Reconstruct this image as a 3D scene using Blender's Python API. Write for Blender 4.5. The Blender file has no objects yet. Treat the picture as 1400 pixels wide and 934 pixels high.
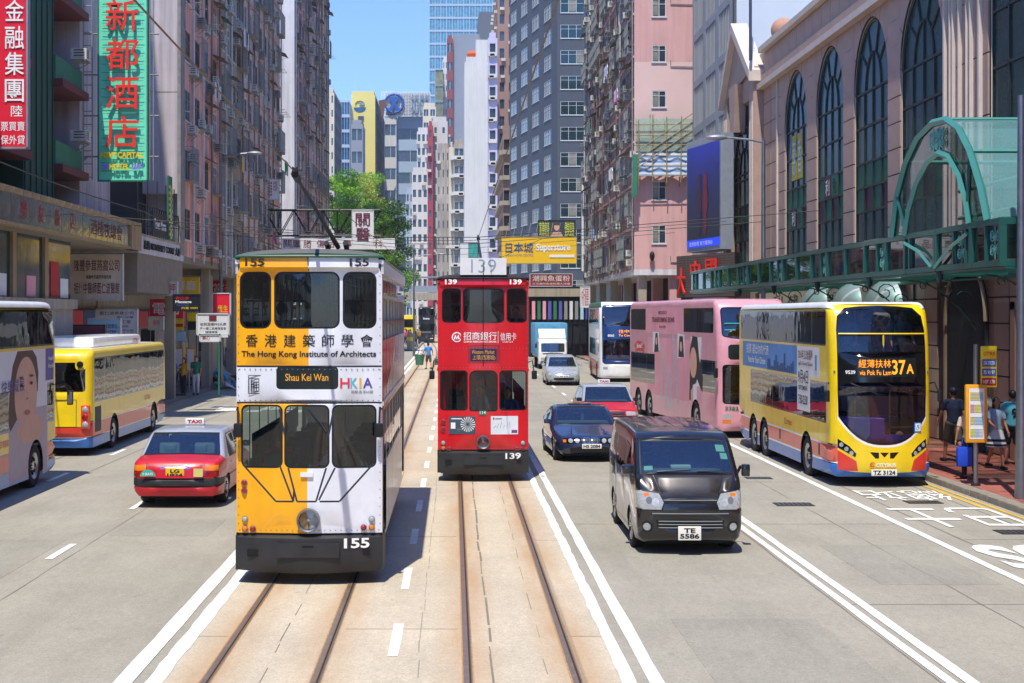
import bpy, bmesh, math, random
import numpy as np
from mathutils import Vector, Matrix
from mathutils.geometry import delaunay_2d_cdt
R = math.radians
PI = math.pi
scene = bpy.context.scene
COL = scene.collection
# ------------------------------------------------------------------ camera
F, CX, CY, CAMZ = 2000.0, 620.0, 429.0, 3.8      # focal length in pixels, vanishing point, eye height
cam_d = bpy.data.cameras.new('camera')
cam = bpy.data.objects.new('camera', cam_d)
COL.objects.link(cam)
cam.location = (0, 0, CAMZ)
cam.rotation_euler = (R(90), 0, 0)
cam_d.sensor_width = 36
cam_d.lens = 36 * F / 1400
cam_d.shift_x = (700 - CX) / 1400
cam_d.shift_y = -(467 - CY) / 1400
cam_d.clip_start = 0.3
cam_d.clip_end = 6000
scene.camera = cam
# ------------------------------------------------------------------ light
SUNV = Vector((-0.10, -0.43, 0.93)).normalized()
world = bpy.data.worlds.new('World')
scene.world = world
world.use_nodes = True
wn = world.node_tree.nodes
sky = wn.new('ShaderNodeTexSky')
sky.sky_type = 'NISHITA'
sky.sun_disc = False
sky.sun_elevation = math.asin(SUNV.z)
sky.sun_rotation = math.atan2(SUNV.x, SUNV.y)
sky.air_density = 1.0
sky.dust_density = 0.0
sky.ozone_density = 3.0
tint = wn.new('ShaderNodeVectorMath'); tint.operation = 'MULTIPLY'; tint.inputs[1].default_value = (.60, .755, 1.13)
world.node_tree.links.new(sky.outputs[0], tint.inputs[0])
world.node_tree.links.new(tint.outputs[0], wn['Background'].inputs[0])
wn['Background'].inputs[1].default_value = 0.15
sd = bpy.data.lights.new('sun', 'SUN')
sd.energy = 3.7
sd.angle = R(0.5)
sd.color = (1.0, 0.945, 0.85)
so = bpy.data.objects.new('sun', sd)
COL.objects.link(so)
so.rotation_euler = SUNV.to_track_quat('Z', 'Y').to_euler()
so.location = (0, 0, 60)
scene.view_settings.view_transform = 'Standard'
scene.view_settings.look = 'None'
scene.view_settings.exposure = 0.57
scene.view_settings.gamma = 1.0
scene.render.engine = 'CYCLES'
scene.cycles.max_bounces = 6
scene.cycles.diffuse_bounces = 3
scene.cycles.glossy_bounces = 3
scene.cycles.transparent_max_bounces = 12
scene.cycles.transmission_bounces = 3
scene.cycles.caustics_reflective = False
scene.cycles.caustics_refractive = False
scene.cycles.use_denoising = True
scene.cycles.sample_clamp_indirect = 6
rnd = random.Random(7)

# ------------------------------------------------------------------ materials
def lin(c):
    if isinstance(c, str):
        c = [int(c[i:i + 2], 16) / 255 for i in (0, 2, 4)]
    return tuple(((x / 12.92) if x <= .04045 else ((x + .055) / 1.055) ** 2.4) for x in c) + (1,)
MATS = {}
def mat(name, c, rough=.6, metal=0., var=.12, scale=3., bump=0., bscale=40., coat=0., spec=.5, emit=0., streak=0.):
    """plain surface with uneven tone, optional relief, vertical weather streaks, clear coat"""
    if name in MATS: return MATS[name]
    m = bpy.data.materials.new(name); m.use_nodes = True
    nt = m.node_tree; n = nt.nodes; L = nt.links
    b = n['Principled BSDF']
    col = lin(c)
    b.inputs['Roughness'].default_value = rough
    b.inputs['Metallic'].default_value = metal
    b.inputs['Coat Weight'].default_value = coat
    b.inputs['Coat Roughness'].default_value = .06
    b.inputs['Specular IOR Level'].default_value = spec
    b.inputs['Base Color'].default_value = col
    tc = n.new('ShaderNodeTexCoord')
    if var:
        nz = n.new('ShaderNodeTexNoise'); nz.inputs['Scale'].default_value = scale
        nz.inputs['Detail'].default_value = 6; nz.inputs['Roughness'].default_value = .65
        L.new(tc.outputs['Object'], nz.inputs['Vector'])
        mr = n.new('ShaderNodeMapRange')
        mr.inputs[1].default_value = .3; mr.inputs[2].default_value = .72
        mr.inputs[3].default_value = 1 - var; mr.inputs[4].default_value = 1 + var * .6
        L.new(nz.outputs[0], mr.inputs[0])
        fac = mr.outputs[0]
        if streak:
            mp = n.new('ShaderNodeMapping'); mp.inputs['Scale'].default_value = (2.2, 2.2, .12)
            L.new(tc.outputs['Object'], mp.inputs[0])
            n2 = n.new('ShaderNodeTexNoise'); n2.inputs['Scale'].default_value = 1.6; n2.inputs['Detail'].default_value = 5
            L.new(mp.outputs[0], n2.inputs['Vector'])
            m2 = n.new('ShaderNodeMapRange'); m2.inputs[1].default_value = .42; m2.inputs[2].default_value = .7
            m2.inputs[3].default_value = 1; m2.inputs[4].default_value = 1 - streak
            L.new(n2.outputs[0], m2.inputs[0])
            mm = n.new('ShaderNodeMath'); mm.operation = 'MULTIPLY'
            L.new(fac, mm.inputs[0]); L.new(m2.outputs[0], mm.inputs[1]); fac = mm.outputs[0]
        vm = n.new('ShaderNodeVectorMath'); vm.operation = 'SCALE'
        vm.inputs[0].default_value = col[:3]
        L.new(fac, vm.inputs['Scale'])
        L.new(vm.outputs[0], b.inputs['Base Color'])
        r2 = n.new('ShaderNodeMapRange'); r2.inputs[3].default_value = max(0, rough - .08); r2.inputs[4].default_value = min(1, rough + .12)
        L.new(nz.outputs[0], r2.inputs[0]); L.new(r2.outputs[0], b.inputs['Roughness'])
    if bump:
        nb = n.new('ShaderNodeTexNoise'); nb.inputs['Scale'].default_value = bscale; nb.inputs['Detail'].default_value = 4
        L.new(tc.outputs['Object'], nb.inputs['Vector'])
        bp = n.new('ShaderNodeBump'); bp.inputs['Strength'].default_value = bump; bp.inputs['Distance'].default_value = .02
        L.new(nb.outputs[0], bp.inputs['Height']); L.new(bp.outputs[0], b.inputs['Normal'])
    if emit:
        b.inputs['Emission Color'].default_value = col
        b.inputs['Emission Strength'].default_value = emit
    MATS[name] = m
    return m
def paint(name, c, rough=.32, coat=.45, **k):
    k.setdefault('var', .09); k.setdefault('streak', .08); k.setdefault('bump', .12); k.setdefault('bscale', 1.6)
    return mat(name, c, rough=rough, coat=coat, **k)
def glass(name, tint, refl=.06, dark=1.0, wav=.0, ior=1.5):
    """see-through tinted pane: tinted transparency plus a mirror coat by angle"""
    if name in MATS: return MATS[name]
    m = bpy.data.materials.new(name); m.use_nodes = True
    nt = m.node_tree; n = nt.nodes; L = nt.links
    n.remove(n['Principled BSDF'])
    t = n.new('ShaderNodeBsdfTransparent'); t.inputs[0].default_value = lin(tint)
    g = n.new('ShaderNodeBsdfGlossy'); g.inputs['Roughness'].default_value = .02
    g.inputs['Color'].default_value = (.95, .97, 1, 1)
    fr = n.new('ShaderNodeFresnel'); fr.inputs[0].default_value = ior
    ad = n.new('ShaderNodeMath'); ad.operation = 'ADD'; ad.inputs[1].default_value = refl; ad.use_clamp = True
    L.new(fr.outputs[0], ad.inputs[0])
    mx = n.new('ShaderNodeMixShader')
    L.new(ad.outputs[0], mx.inputs[0]); L.new(t.outputs[0], mx.inputs[1]); L.new(g.outputs[0], mx.inputs[2])
    if wav:
        tc = n.new('ShaderNodeTexCoord'); nb = n.new('ShaderNodeTexNoise'); nb.inputs['Scale'].default_value = 1.3
        L.new(tc.outputs['Object'], nb.inputs['Vector'])
        bp = n.new('ShaderNodeBump'); bp.inputs['Strength'].default_value = wav; bp.inputs['Distance'].default_value = .1
        L.new(nb.outputs[0], bp.inputs['Height']); L.new(bp.outputs[0], g.inputs['Normal']); L.new(bp.outputs[0], fr.inputs['Normal'])
    L.new(mx.outputs[0], n['Material Output'].inputs[0])
    MATS[name] = m
    return m
M = MATS
def winmat(name, c, rough=.06, wav=.35):
    """window of a far building: dark room behind reflecting glass"""
    if name in MATS: return MATS[name]
    m = mat(name, c, rough=rough, var=.5, scale=.9, spec=.9, bump=wav, bscale=1.2)
    return m
mat('black_rubber', '101112', .75, var=.2)
mat('tyre', '141414', .85, var=.25, scale=12)
mat('trim_black', '0c0d0e', .45, var=.1)
mat('chassis', '0b0b0c', .9, var=.2)
mat('steel', '8d9196', .35, .85, var=.15)
mat('alloy', 'b9bcc0', .3, .8, var=.1)
mat('dark_metal', '2a2d30', .5, .4, var=.2)
mat('lamp_glass', 'a9adad', .12, var=.3, scale=30, coat=.8)
mat('chrome', 'd0d2d4', .12, 1., var=0)
mat('red_lens', '960a0e', .15, coat=.8, var=.1)
mat('amber_lens', 'e07a10', .15, coat=.8, var=.1)
mat('white_paint', 'e6e6e2', .5, var=.06)
mat('grey_plastic', '6b6e70', .6, var=.1)
mat('plate_white', 'ece9dc', .5, var=.05)
mat('plate_yellow', 'e8b71c', .5, var=.05)
mat('ink', '0d0d10', .6, var=0)
mat('ink_white', 'f2f2ee', .6, var=0)
mat('led_amber', 'ff9a1e', .5, var=0, emit=.7); mat('led_dim', 'd89a34', .5, var=0, emit=.12)
mat('ink_red', 'b5121b', .6, var=0)
mat('interior', '5c6165', .8, var=.2)
mat('interior_light', '8b908c', .7, var=.15)
mat('seat_dark', '6b747c', .8, var=.2)
glass('bus_glass', '6a7274', .05)
glass('car_glass', 'b8d4cc', .13)
glass('clear_glass', '98a8a4', .02)
glass('dark_glass', '22282c', .10)
glass('side_glass', '2a3034', .03, wav=.05, ior=1.33)
glass('lens_glass', 'd8dcdc', .05)

# ------------------------------------------------------------------ mesh builder
class MB:
    def __init__(s, default=None):
        s.v = []; s.f = []; s.m = []; s.mats = []; s.sm = []; s.default = default
    def mi(s, m):
        m = m or s.default
        if isinstance(m, str): m = MATS[m]
        if m not in s.mats: s.mats.append(m)
        return s.mats.index(m)
    def add(s, vs, fs, m=None, smooth=False):
        o = len(s.v); k = s.mi(m)
        s.v += [tuple(p) for p in vs]
        for f in fs:
            s.f.append(tuple(i + o for i in f)); s.m.append(k); s.sm.append(smooth)
        return s
    def quad(s, a, b, c, d, m=None): return s.add([a, b, c, d], [(0, 1, 2, 3)], m)
    def box(s, x0, x1, y0, y1, z0, z1, m=None, skip=''):
        if x0 > x1: x0, x1 = x1, x0
        if y0 > y1: y0, y1 = y1, y0
        if z0 > z1: z0, z1 = z1, z0
        v = [(x0, y0, z0), (x1, y0, z0), (x1, y1, z0), (x0, y1, z0), (x0, y0, z1), (x1, y0, z1), (x1, y1, z1), (x0, y1, z1)]
        f = {'b': (3, 2, 1, 0), 't': (4, 5, 6, 7), 'f': (0, 1, 5, 4), 'k': (2, 3, 7, 6), 'l': (3, 0, 4, 7), 'r': (1, 2, 6, 5)}
        return s.add(v, [q for k, q in f.items() if k not in skip], m)
    def bbox(s, x0, x1, y0, y1, z0, z1, m=None, b=.02):
        """bevelled box"""
        b = min(b, abs(x1 - x0) / 2.1, abs(y1 - y0) / 2.1, abs(z1 - z0) / 2.1)
        bm = bmesh.new(); bmesh.ops.create_cube(bm, size=1)
        for v in bm.verts:
            v.co = Vector(((x0 + x1) / 2 + v.co.x * abs(x1 - x0), (y0 + y1) / 2 + v.co.y * abs(y1 - y0), (z0 + z1) / 2 + v.co.z * abs(z1 - z0)))
        bmesh.ops.bevel(bm, geom=bm.edges[:], offset=b, segments=2, affect='EDGES', profile=.6)
        s.addbm(bm, m, True); return s
    def addbm(s, bm, m=None, smooth=False, free=True):
        bm.verts.index_update()
        s.add([v.co[:] for v in bm.verts], [[v.index for v in f.verts] for f in bm.faces], m, smooth)
        if free: bm.free()
        return s
    def prism(s, pts, axis, a0, a1, m=None, caps=True, smooth=False):
        """pts = outline in the two other axes (in xyz order)"""
        n = len(pts)
        def P(p, a): return {'x': (a, p[0], p[1]), 'y': (p[0], a, p[1]), 'z': (p[0], p[1], a)}[axis]
        v = [P(p, a0) for p in pts] + [P(p, a1) for p in pts]
        s.add(v, [(i, (i + 1) % n, (i + 1) % n + n, i + n) for i in range(n)], m, smooth)
        if caps: s.add(v, [tuple(range(n))[::-1], tuple(range(n, 2 * n))], m)
        return s
    def tube(s, pts, r, m=None, n=8, caps=True, r2=None):
        pts = [Vector(p) for p in pts]; k = len(pts)
        rs = r if isinstance(r, (list, tuple)) else [r + ((r2 if r2 is not None else r) - r) * i / max(1, k - 1) for i in range(k)]
        v = []; up = None
        for i, p in enumerate(pts):
            d = (pts[min(i + 1, k - 1)] - pts[max(i - 1, 0)])
            if d.length < 1e-9: d = Vector((0, 0, 1))
            d.normalize()
            if up is None: up = Vector((0, 0, 1)) if abs(d.z) < .9 else Vector((1, 0, 0))
            a = d.cross(up)
            if a.length < 1e-6: a = d.orthogonal()
            a.normalize(); b = d.cross(a).normalized(); up = -b if False else up
            for j in range(n):
                t = 2 * PI * j / n
                v.append(p + (a * math.cos(t) + b * math.sin(t)) * rs[i])
        f = [(i * n + j, i * n + (j + 1) % n, (i + 1) * n + (j + 1) % n, (i + 1) * n + j) for i in range(k - 1) for j in range(n)]
        s.add(v, f, m, True)
        if caps: s.add(v, [tuple(range(n))[::-1], tuple(range((k - 1) * n, k * n))], m)
        return s
    def lathe(s, prof, c=(0, 0, 0), axis='z', m=None, n=24, smooth=True):
        """prof = [(radius, along)]"""
        v = []
        for r, a in prof:
            for j in range(n):
                t = 2 * PI * j / n; p, q = r * math.cos(t), r * math.sin(t)
                v.append({'z': (c[0] + p, c[1] + q, c[2] + a), 'y': (c[0] + p, c[1] + a, c[2] + q), 'x': (c[0] + a, c[1] + p, c[2] + q)}[axis])
        k = len(prof)
        f = [(i * n + j, i * n + (j + 1) % n, (i + 1) * n + (j + 1) % n, (i + 1) * n + j) for i in range(k - 1) for j in range(n)]
        return s.add(v, f, m, smooth)
    def sphere(s, c, r, m=None, n=12, sc=(1, 1, 1)):
        bm = bmesh.new(); bmesh.ops.create_uvsphere(bm, u_segments=n, v_segments=max(6, n * 2 // 3), radius=1)
        for v in bm.verts: v.co = Vector((c[0] + v.co.x * r * sc[0], c[1] + v.co.y * r * sc[1], c[2] + v.co.z * r * sc[2]))
        return s.addbm(bm, m, True)
    def xf(s, M4):
        s.v = [tuple(M4 @ Vector(p)) for p in s.v]; return s
    def mesh(s, name='mesh', weld=False, angle=35):
        me = bpy.data.meshes.new(name)
        me.from_pydata(s.v, [], s.f)
        for m in s.mats: me.materials.append(m)
        me.polygons.foreach_set('material_index', s.m)
        me.polygons.foreach_set('use_smooth', s.sm)
        if weld:
            bm = bmesh.new(); bm.from_mesh(me)
            bmesh.ops.remove_doubles(bm, verts=bm.verts, dist=.0006)
            bmesh.ops.recalc_face_normals(bm, faces=bm.faces)
            bm.to_mesh(me); bm.free()
        me.update()
        if any(s.sm): me.set_sharp_from_angle(angle=R(angle))
        return me
    def build(s, name, parent=None, loc=None, weld=False, angle=35, **kw):
        return put(name, s.mesh(name, weld, angle), parent, loc, **kw)

def put(name, me, parent=None, loc=None, rot=None, scale=None, label=None, cat=None, group=None, kind=None):
    o = bpy.data.objects.new(name, me)
    COL.objects.link(o)
    if parent is not None: o.parent = parent
    if loc is not None: o.location = loc
    if rot is not None: o.rotation_euler = rot
    if scale is not None: o.scale = scale
    if label: o['label'] = label
    if cat: o['category'] = cat
    if group: o['group'] = group
    if kind: o['kind'] = kind
    return o
def thing(name, label, cat, loc=(0, 0, 0), rz=0, group=None):
    return put(name, None, None, loc, (0, 0, rz), None, label, cat, group)
def struct(o): o['kind'] = 'structure'; return o
KIDS = {}
def copy_tree(o, loc=None, rz=None, label=None, group=None, kids=None):
    kids = kids or {}
    if not kids:
        for q in bpy.data.objects:
            if q.parent: kids.setdefault(q.parent.name, []).append(q)
    def cp(a, par):
        c = a.copy(); COL.objects.link(c); c.parent = par
        for ch in kids.get(a.name, []): cp(ch, c)
        return c
    c = cp(o, o.parent)
    if loc is not None: c.location = loc
    if rz is not None: c.rotation_euler = (0, 0, rz)
    if label: c['label'] = label
    if group: c['group'] = group
    return c
def at(px, py, Y):      # point at depth Y
    return Vector(((px - CX) * Y / F, Y, CAMZ - (py - CY) * Y / F))
def wx(px, Y): return (px - CX) * Y / F
def wz(py, Y): return CAMZ - (py - CY) * Y / F
def yd(px, X): return X * F / (px - CX)

# ------------------------------------------------------------------ lettering
TXT = {}
def text_mesh(s, bold):
    if any(ord(c) > 0x2e80 for c in s): bold = min(bold, .004)
    k = (s, bold)
    if k not in TXT:
        c = bpy.data.curves.new('lettering', 'FONT'); c.body = s; c.offset = bold; c.resolution_u = 3
        c.space_line = .95; c.align_x = 'CENTER'
        o = bpy.data.objects.new('lettering', c); COL.objects.link(o)
        bpy.context.view_layer.update()
        me = bpy.data.meshes.new_from_object(o.evaluated_get(bpy.context.evaluated_depsgraph_get()))
        v = np.array([q.co[:2] for q in me.vertices]).reshape(-1, 2)
        fs = [tuple(p.vertices) for p in me.polygons]
        if len(v):
            mn, mx = v.min(0), v.max(0)
            v = (v - mn) / np.maximum(mx - mn, 1e-6)
        bpy.data.objects.remove(o); bpy.data.curves.remove(c); bpy.data.meshes.remove(me)
        TXT[k] = (v, fs)
    return TXT[k]
def text(s, org, right, up, w, h, m, parent=None, name='lettering', bold=.012, depth=0., mb=None, skew=0.):
    """s fitted into a w x h box whose lower left corner is org"""
    v, fs = text_mesh(s, bold)
    org, right, up = Vector(org), Vector(right).normalized(), Vector(up).normalized()
    n = right.cross(up)
    P = [org + right * (a * w + skew * b * h) + up * (b * h) for a, b in v]
    own = mb is None
    if own: mb = MB()
    mb.add(P, fs, m)
    if depth:
        k = len(P); Q = [p + n * depth for p in P]
        cnt = {}
        for f in fs:
            for i in range(len(f)):
                e = (f[i], f[(i + 1) % len(f)]); cnt[tuple(sorted(e))] = cnt.get(tuple(sorted(e)), []) + [e]
        mb.add(Q, fs, m)
        mb.add(P + Q, [(e[0][0], e[0][1], e[0][1] + k, e[0][0] + k) for e in cnt.values() if len(e) == 1], m)
    if own: return mb.build(name, parent)
    return mb

# ------------------------------------------------------------------ flat panel cut into regions, then bent
def inpoly(P, poly):
    poly = np.asarray(poly, float); x, y = P[:, 0], P[:, 1]
    r = np.zeros(len(P), bool); j = len(poly) - 1
    for i in range(len(poly)):
        xi, yi = poly[i]; xj, yj = poly[j]
        c = ((yi > y) != (yj > y))
        with np.errstate(divide='ignore', invalid='ignore'):
            t = (xj - xi) * (y - yi) / (yj - yi + 1e-30) + xi
        r ^= c & (x < t); j = i
    return r
def rrect(x0, x1, y0, y1, r=.05, n=4, r2=None):
    """rounded rectangle outline; r2 = radius of the upper corners"""
    r2 = r if r2 is None else r2; p = []
    for cx, cy, a, q in ((x1 - r, y0 + r, -90, r), (x1 - r2, y1 - r2, 0, r2), (x0 + r2, y1 - r2, 90, r2), (x0 + r, y0 + r, 180, r)):
        for i in range(n + 1):
            t = R(a + 90 * i / n); p.append((cx + q * math.cos(t), cy + q * math.sin(t)))
    return p
def ell(cx, cy, rx, ry=None, n=16): 
    ry = ry or rx
    return [(cx + rx * math.cos(2 * PI * i / n), cy + ry * math.sin(2 * PI * i / n)) for i in range(n)]
def rect(x0, x1, y0, y1): return [(x0, y0), (x1, y0), (x1, y1), (x0, y1)]
def grow(poly, d):
    """offset outline outwards by d (convex-ish)"""
    P = np.asarray(poly, float); A = 0; n = len(P)
    for i in range(n): A += P[i][0] * P[(i + 1) % n][1] - P[(i + 1) % n][0] * P[i][1]
    s = 1 if A > 0 else -1; out = []
    for i in range(n):
        e1 = P[i] - P[i - 1]; e2 = P[(i + 1) % n] - P[i]
        n1 = np.array([e1[1], -e1[0]]) * s; n2 = np.array([e2[1], -e2[0]]) * s
        n1 /= (np.linalg.norm(n1) + 1e-12); n2 /= (np.linalg.norm(n2) + 1e-12)
        b = n1 + n2; b /= (np.dot(b, n1) + 1e-9) if np.dot(b, n1) > .3 else np.linalg.norm(b) + 1e-9
        out.append(tuple(P[i] + b * d))
    return out
def panel(outer, regions, fmap, parts, base, grid=.3, extra=(), smooth=True, gridy=None, reveal=0, rmat=None, nrm=None, depth=None):
    """outer outline and regions [(tag, outline)] in 2-D; fmap(u,v)->xyz; triangles go to parts[tag name]; tag None = opening.
    tag = (part, material)."""
    V = []; E = []; idx = {}
    def vid(p):
        k = (round(p[0], 5), round(p[1], 5))
        if k not in idx: idx[k] = len(V); V.append(Vector(k))
        return idx[k]
    def ring(poly):
        ids = [vid(p) for p in poly]
        for i in range(len(ids)):
            a, b = ids[i], ids[(i + 1) % len(ids)]
            if a != b: E.append((a, b))
    ring(outer)
    for t, p in regions: ring(p)
    O = np.asarray(outer, float); x0, y0 = O.min(0); x1, y1 = O.max(0); gy = gridy or grid
    G = [(a, b) for a in np.arange(x0 + grid / 2, x1, grid) for b in np.arange(y0 + gy / 2, y1, gy)]
    G = G + list(extra)
    if G:
        ok = inpoly(np.array(G), outer)
        for g, q in zip(G, ok):
            if q: vid(g)
    vs, es, fs, _, _, _ = delaunay_2d_cdt(V, E, [], 0, 1e-5, False)
    vs = np.array([v[:] for v in vs]); fs = [f for f in fs if len(f) == 3]
    fa = np.array(fs); C = vs[fa].mean(1)
    tag = np.full(len(fs), -1)
    tag[inpoly(C, outer)] = 0
    tags = [None, base]
    lab = np.zeros(len(fs), int); lab[tag == 0] = 1
    for t, p in regions:
        if t not in tags[1:]: 
            if t is not None: tags.append(t)
        k = 0 if t is None else tags.index(t, 1)
        ins = inpoly(C, p) & (tag == 0)
        lab[ins] = k
    P3 = [fmap(a, b) for a, b in vs]
    for k in range(1, len(tags)):
        ids = np.nonzero(lab == k)[0]
        if not len(ids): continue
        pn, mt = tags[k]
        use = {}; vv = []; ff = []
        for i in ids:
            f = []
            for q in fs[i]:
                if q not in use: use[q] = len(vv); vv.append(P3[q])
                f.append(use[q])
            ff.append(f)
        parts.setdefault(pn, MB()).add(vv, ff, mt, smooth)
    if reveal:
        for t, p in regions:
            if t is None or (isinstance(reveal, dict) and t[0] in reveal): continue
    return parts
def emit(parts, parent, weld=True, angle=35, own=None):
    """every part as its own object; '#' in a key only separates alike parts"""
    res = {}
    for k, mb in parts.items():
        par = parent
        if own and k in own: par = res.get(own[k], parent)
        res[k] = mb.build(k.split('#')[0], par, weld=weld, angle=angle)
    return res
# ================================================================== GROUND
def curve_s(Y): return 0 if Y < 115 else -((Y - 115) / 80) ** 2 * 1.6 if Y < 260 else -5.26 - (Y - 260) * .07
def ground_mat(name, base, kind):
    m = mat(name, base, rough=.85, var=0)
    nt = m.node_tree; n = nt.nodes; L = nt.links; b = n['Principled BSDF']
    tc = n.new('ShaderNodeTexCoord')
    def noise(sc, det=5, scale=(1, 1, 1), ro=.6):
        mp = n.new('ShaderNodeMapping'); mp.inputs['Scale'].default_value = scale
        L.new(tc.outputs['Object'], mp.inputs[0])
        x = n.new('ShaderNodeTexNoise'); x.inputs['Scale'].default_value = sc; x.inputs['Detail'].default_value = det; x.inputs['Roughness'].default_value = ro
        L.new(mp.outputs[0], x.inputs['Vector']); return x.outputs[0]
    def rng(s, a, b_, c, d):
        x = n.new('ShaderNodeMapRange'); x.inputs[1].default_value = a; x.inputs[2].default_value = b_; x.inputs[3].default_value = c; x.inputs[4].default_value = d
        L.new(s, x.inputs[0]); return x.outputs[0]
    def mul(a, b_):
        x = n.new('ShaderNodeMath'); x.operation = 'MULTIPLY'; L.new(a, x.inputs[0]); L.new(b_, x.inputs[1]); return x.outputs[0]
    def mixc(fac, a, c):
        x = n.new('ShaderNodeMix'); x.data_type = 'RGBA'
        L.new(fac, x.inputs[0])
        if isinstance(a, tuple): x.inputs[6].default_value = a
        else: L.new(a, x.inputs[6])
        if isinstance(c, tuple): x.inputs[7].default_value = c
        else: L.new(c, x.inputs[7])
        return x.outputs[2]
    col = lin(base)
    f = mul(rng(noise(38, 5), .34, .66, .8, 1.12), rng(noise(.45, 7, (1, .6, 1), .7), .3, .7, .82, 1.1))
    f = mul(f, rng(noise(9, 6, (1, .35, 1)), .3, .75, .94, 1.05))
    f = mul(f, rng(noise(13, 5, (1, 1, 1), .7), .32, .7, .88, 1.08))
    if kind == 'road':
        f = mul(f, rng(noise(.55, 5, (1.6, .12, 1)), .52, .72, 1, .86))      # long darker wheel tracks
        f = mul(f, rng(noise(2.3, 7, (1, .5, 1), .75), .6, .72, 1, .74))          # oil spots
    vm = n.new('ShaderNodeVectorMath'); vm.operation = 'SCALE'; vm.inputs[0].default_value = col[:3]
    L.new(f, vm.inputs['Scale']); out = vm.outputs[0]
    if kind == 'track':   # rust stains along both rails of both tracks
        sx = n.new('ShaderNodeSeparateXYZ'); L.new(tc.outputs['Object'], sx.inputs[0])
        best = None
        for rx in (-2.56, -1.43, .15, 1.28):
            s1 = n.new('ShaderNodeMath'); s1.operation = 'SUBTRACT'; L.new(sx.outputs[0], s1.inputs[0]); s1.inputs[1].default_value = rx
            s2 = n.new('ShaderNodeMath'); s2.operation = 'ABSOLUTE'; L.new(s1.outputs[0], s2.inputs[0])
            if best is None: best = s2.outputs[0]
            else:
                mn = n.new('ShaderNodeMath'); mn.operation = 'MINIMUM'; L.new(best, mn.inputs[0]); L.new(s2.outputs[0], mn.inputs[1]); best = mn.outputs[0]
        near = rng(best, .03, .42, 1, 0)
        pat = rng(noise(1.1, 6, (2, .25, 1)), .3, .68, .15, 1)
        fac = mul(near, pat)
        out = mixc(fac, out, lin('b48e62'))
        spots = rng(noise(5, 3), .74, .78, 0, .55)
        out = mixc(spots, out, lin('4a3a2c'))
    L.new(out, b.inputs['Base Color'])
    nb = n.new('ShaderNodeBump'); nb.inputs['Strength'].default_value = .35; nb.inputs['Distance'].default_value = .008
    L.new(noise(90, 3), nb.inputs['Height']); L.new(nb.outputs[0], b.inputs['Normal'])
    return m
ground_mat('asphalt', 'a7a190', 'road'); ground_mat('asphalt_patch', 'a09b8b', 'road')
ground_mat('track_concrete', 'cdbfa6', 'track')
ground_mat('ground_far', '9a958a', 'plain')
def wear_mat(name, c, wear=.5):
    """road paint with worn, broken edges"""
    m = mat(name, c, rough=.7, var=.22, scale=1.1)
    nt = m.node_tree; n = nt.nodes; L = nt.links
    tc = n.new('ShaderNodeTexCoord'); nz = n.new('ShaderNodeTexNoise'); nz.inputs['Scale'].default_value = 14; nz.inputs['Detail'].default_value = 7
    nz.inputs['Roughness'].default_value = .7
    L.new(tc.outputs['Object'], nz.inputs['Vector'])
    mr = n.new('ShaderNodeMapRange'); mr.inputs[1].default_value = .60 + .1 * (1 - wear); mr.inputs[2].default_value = .66 + .1 * (1 - wear)
    mr.inputs[3].default_value = 1; mr.inputs[4].default_value = .15
    L.new(nz.outputs[0], mr.inputs[0]); L.new(mr.outputs[0], n['Principled BSDF'].inputs['Alpha'])
    return m
wear_mat('road_white', 'f2efe6', .85)
wear_mat('road_yellow', 'd9b13c', .7)
mat('joint', '857c6e', .9, var=.2)
mat('rail_steel', '8c7a6a', .35, .3, var=.3, scale=8)
mat('rail_groove', '3e2e22', .8, var=.3)
mat('rust', 'b48e62', .9, var=.35, scale=9, bump=.3)
mat('kerb_stone_grey', '8f8778', .85, var=.3, scale=5, bump=.4)
mat('pave_red', 'a4604f', .85, var=.22, scale=2.2, bump=.3, bscale=60)
mat('pave_red_dark', '93503f', .85, var=.25, scale=3, bump=.3, bscale=60)
mat('pave_grey', '7b756c', .9, var=.25, scale=2.5, bump=.3, bscale=50)

g = MB(); g.box(-900, 900, -60, 3000, -1.2, -.012, 'ground_far', skip='b'); struct(g.build('ground'))
def strip_mesh(x0, x1, y0, y1, z, m, step=12, wob=0):
    mb = MB(); ys = [y0]
    while ys[-1] < y1: ys.append(min(y1, ys[-1] + (step if ys[-1] > 90 or y0 < 60 else step)))
    def e(x, y, s): return x + curve_s(y) + (rw.uniform(-wob, wob) if wob else 0)
    rw = random.Random(int((x0 + 50) * 1000 + y0))
    v = []
    for y in ys: v += [(e(x0, y, 0), y, z), (e(x1, y, 1), y, z)]
    mb.add(v, [(2 * i, 2 * i + 1, 2 * i + 3, 2 * i + 2) for i in range(len(ys) - 1)], m)
    return mb
road = MB()
for mb in (strip_mesh(-12, 10.75, -30, 420, 0, 'asphalt'),): road = mb
struct(road.build('road'))
for q in ((-8.6, -6.5, 21, 24.6), (-5.9, -4.2, 25, 27), (6.0, 7.7, 20.5, 24), (2.7, 4.5, 15, 18.2), (-11.4, -9.4, 24, 30), (5.7, 7.2, 33, 36), (8.7, 10.2, 18, 20.2), (2.6, 4.2, 52, 58), (-8.2, -6.8, 44, 50)):
    mb = MB(); mb.box(q[0], q[1], q[2], q[3], .0, .0035, 'asphalt_patch', skip='b'); struct(mb.build('road_patch'))
tb = strip_mesh(-3.12, 1.86, -20, 400, .004, 'track_concrete'); struct(tb.build('tram_track_bed'))
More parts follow.
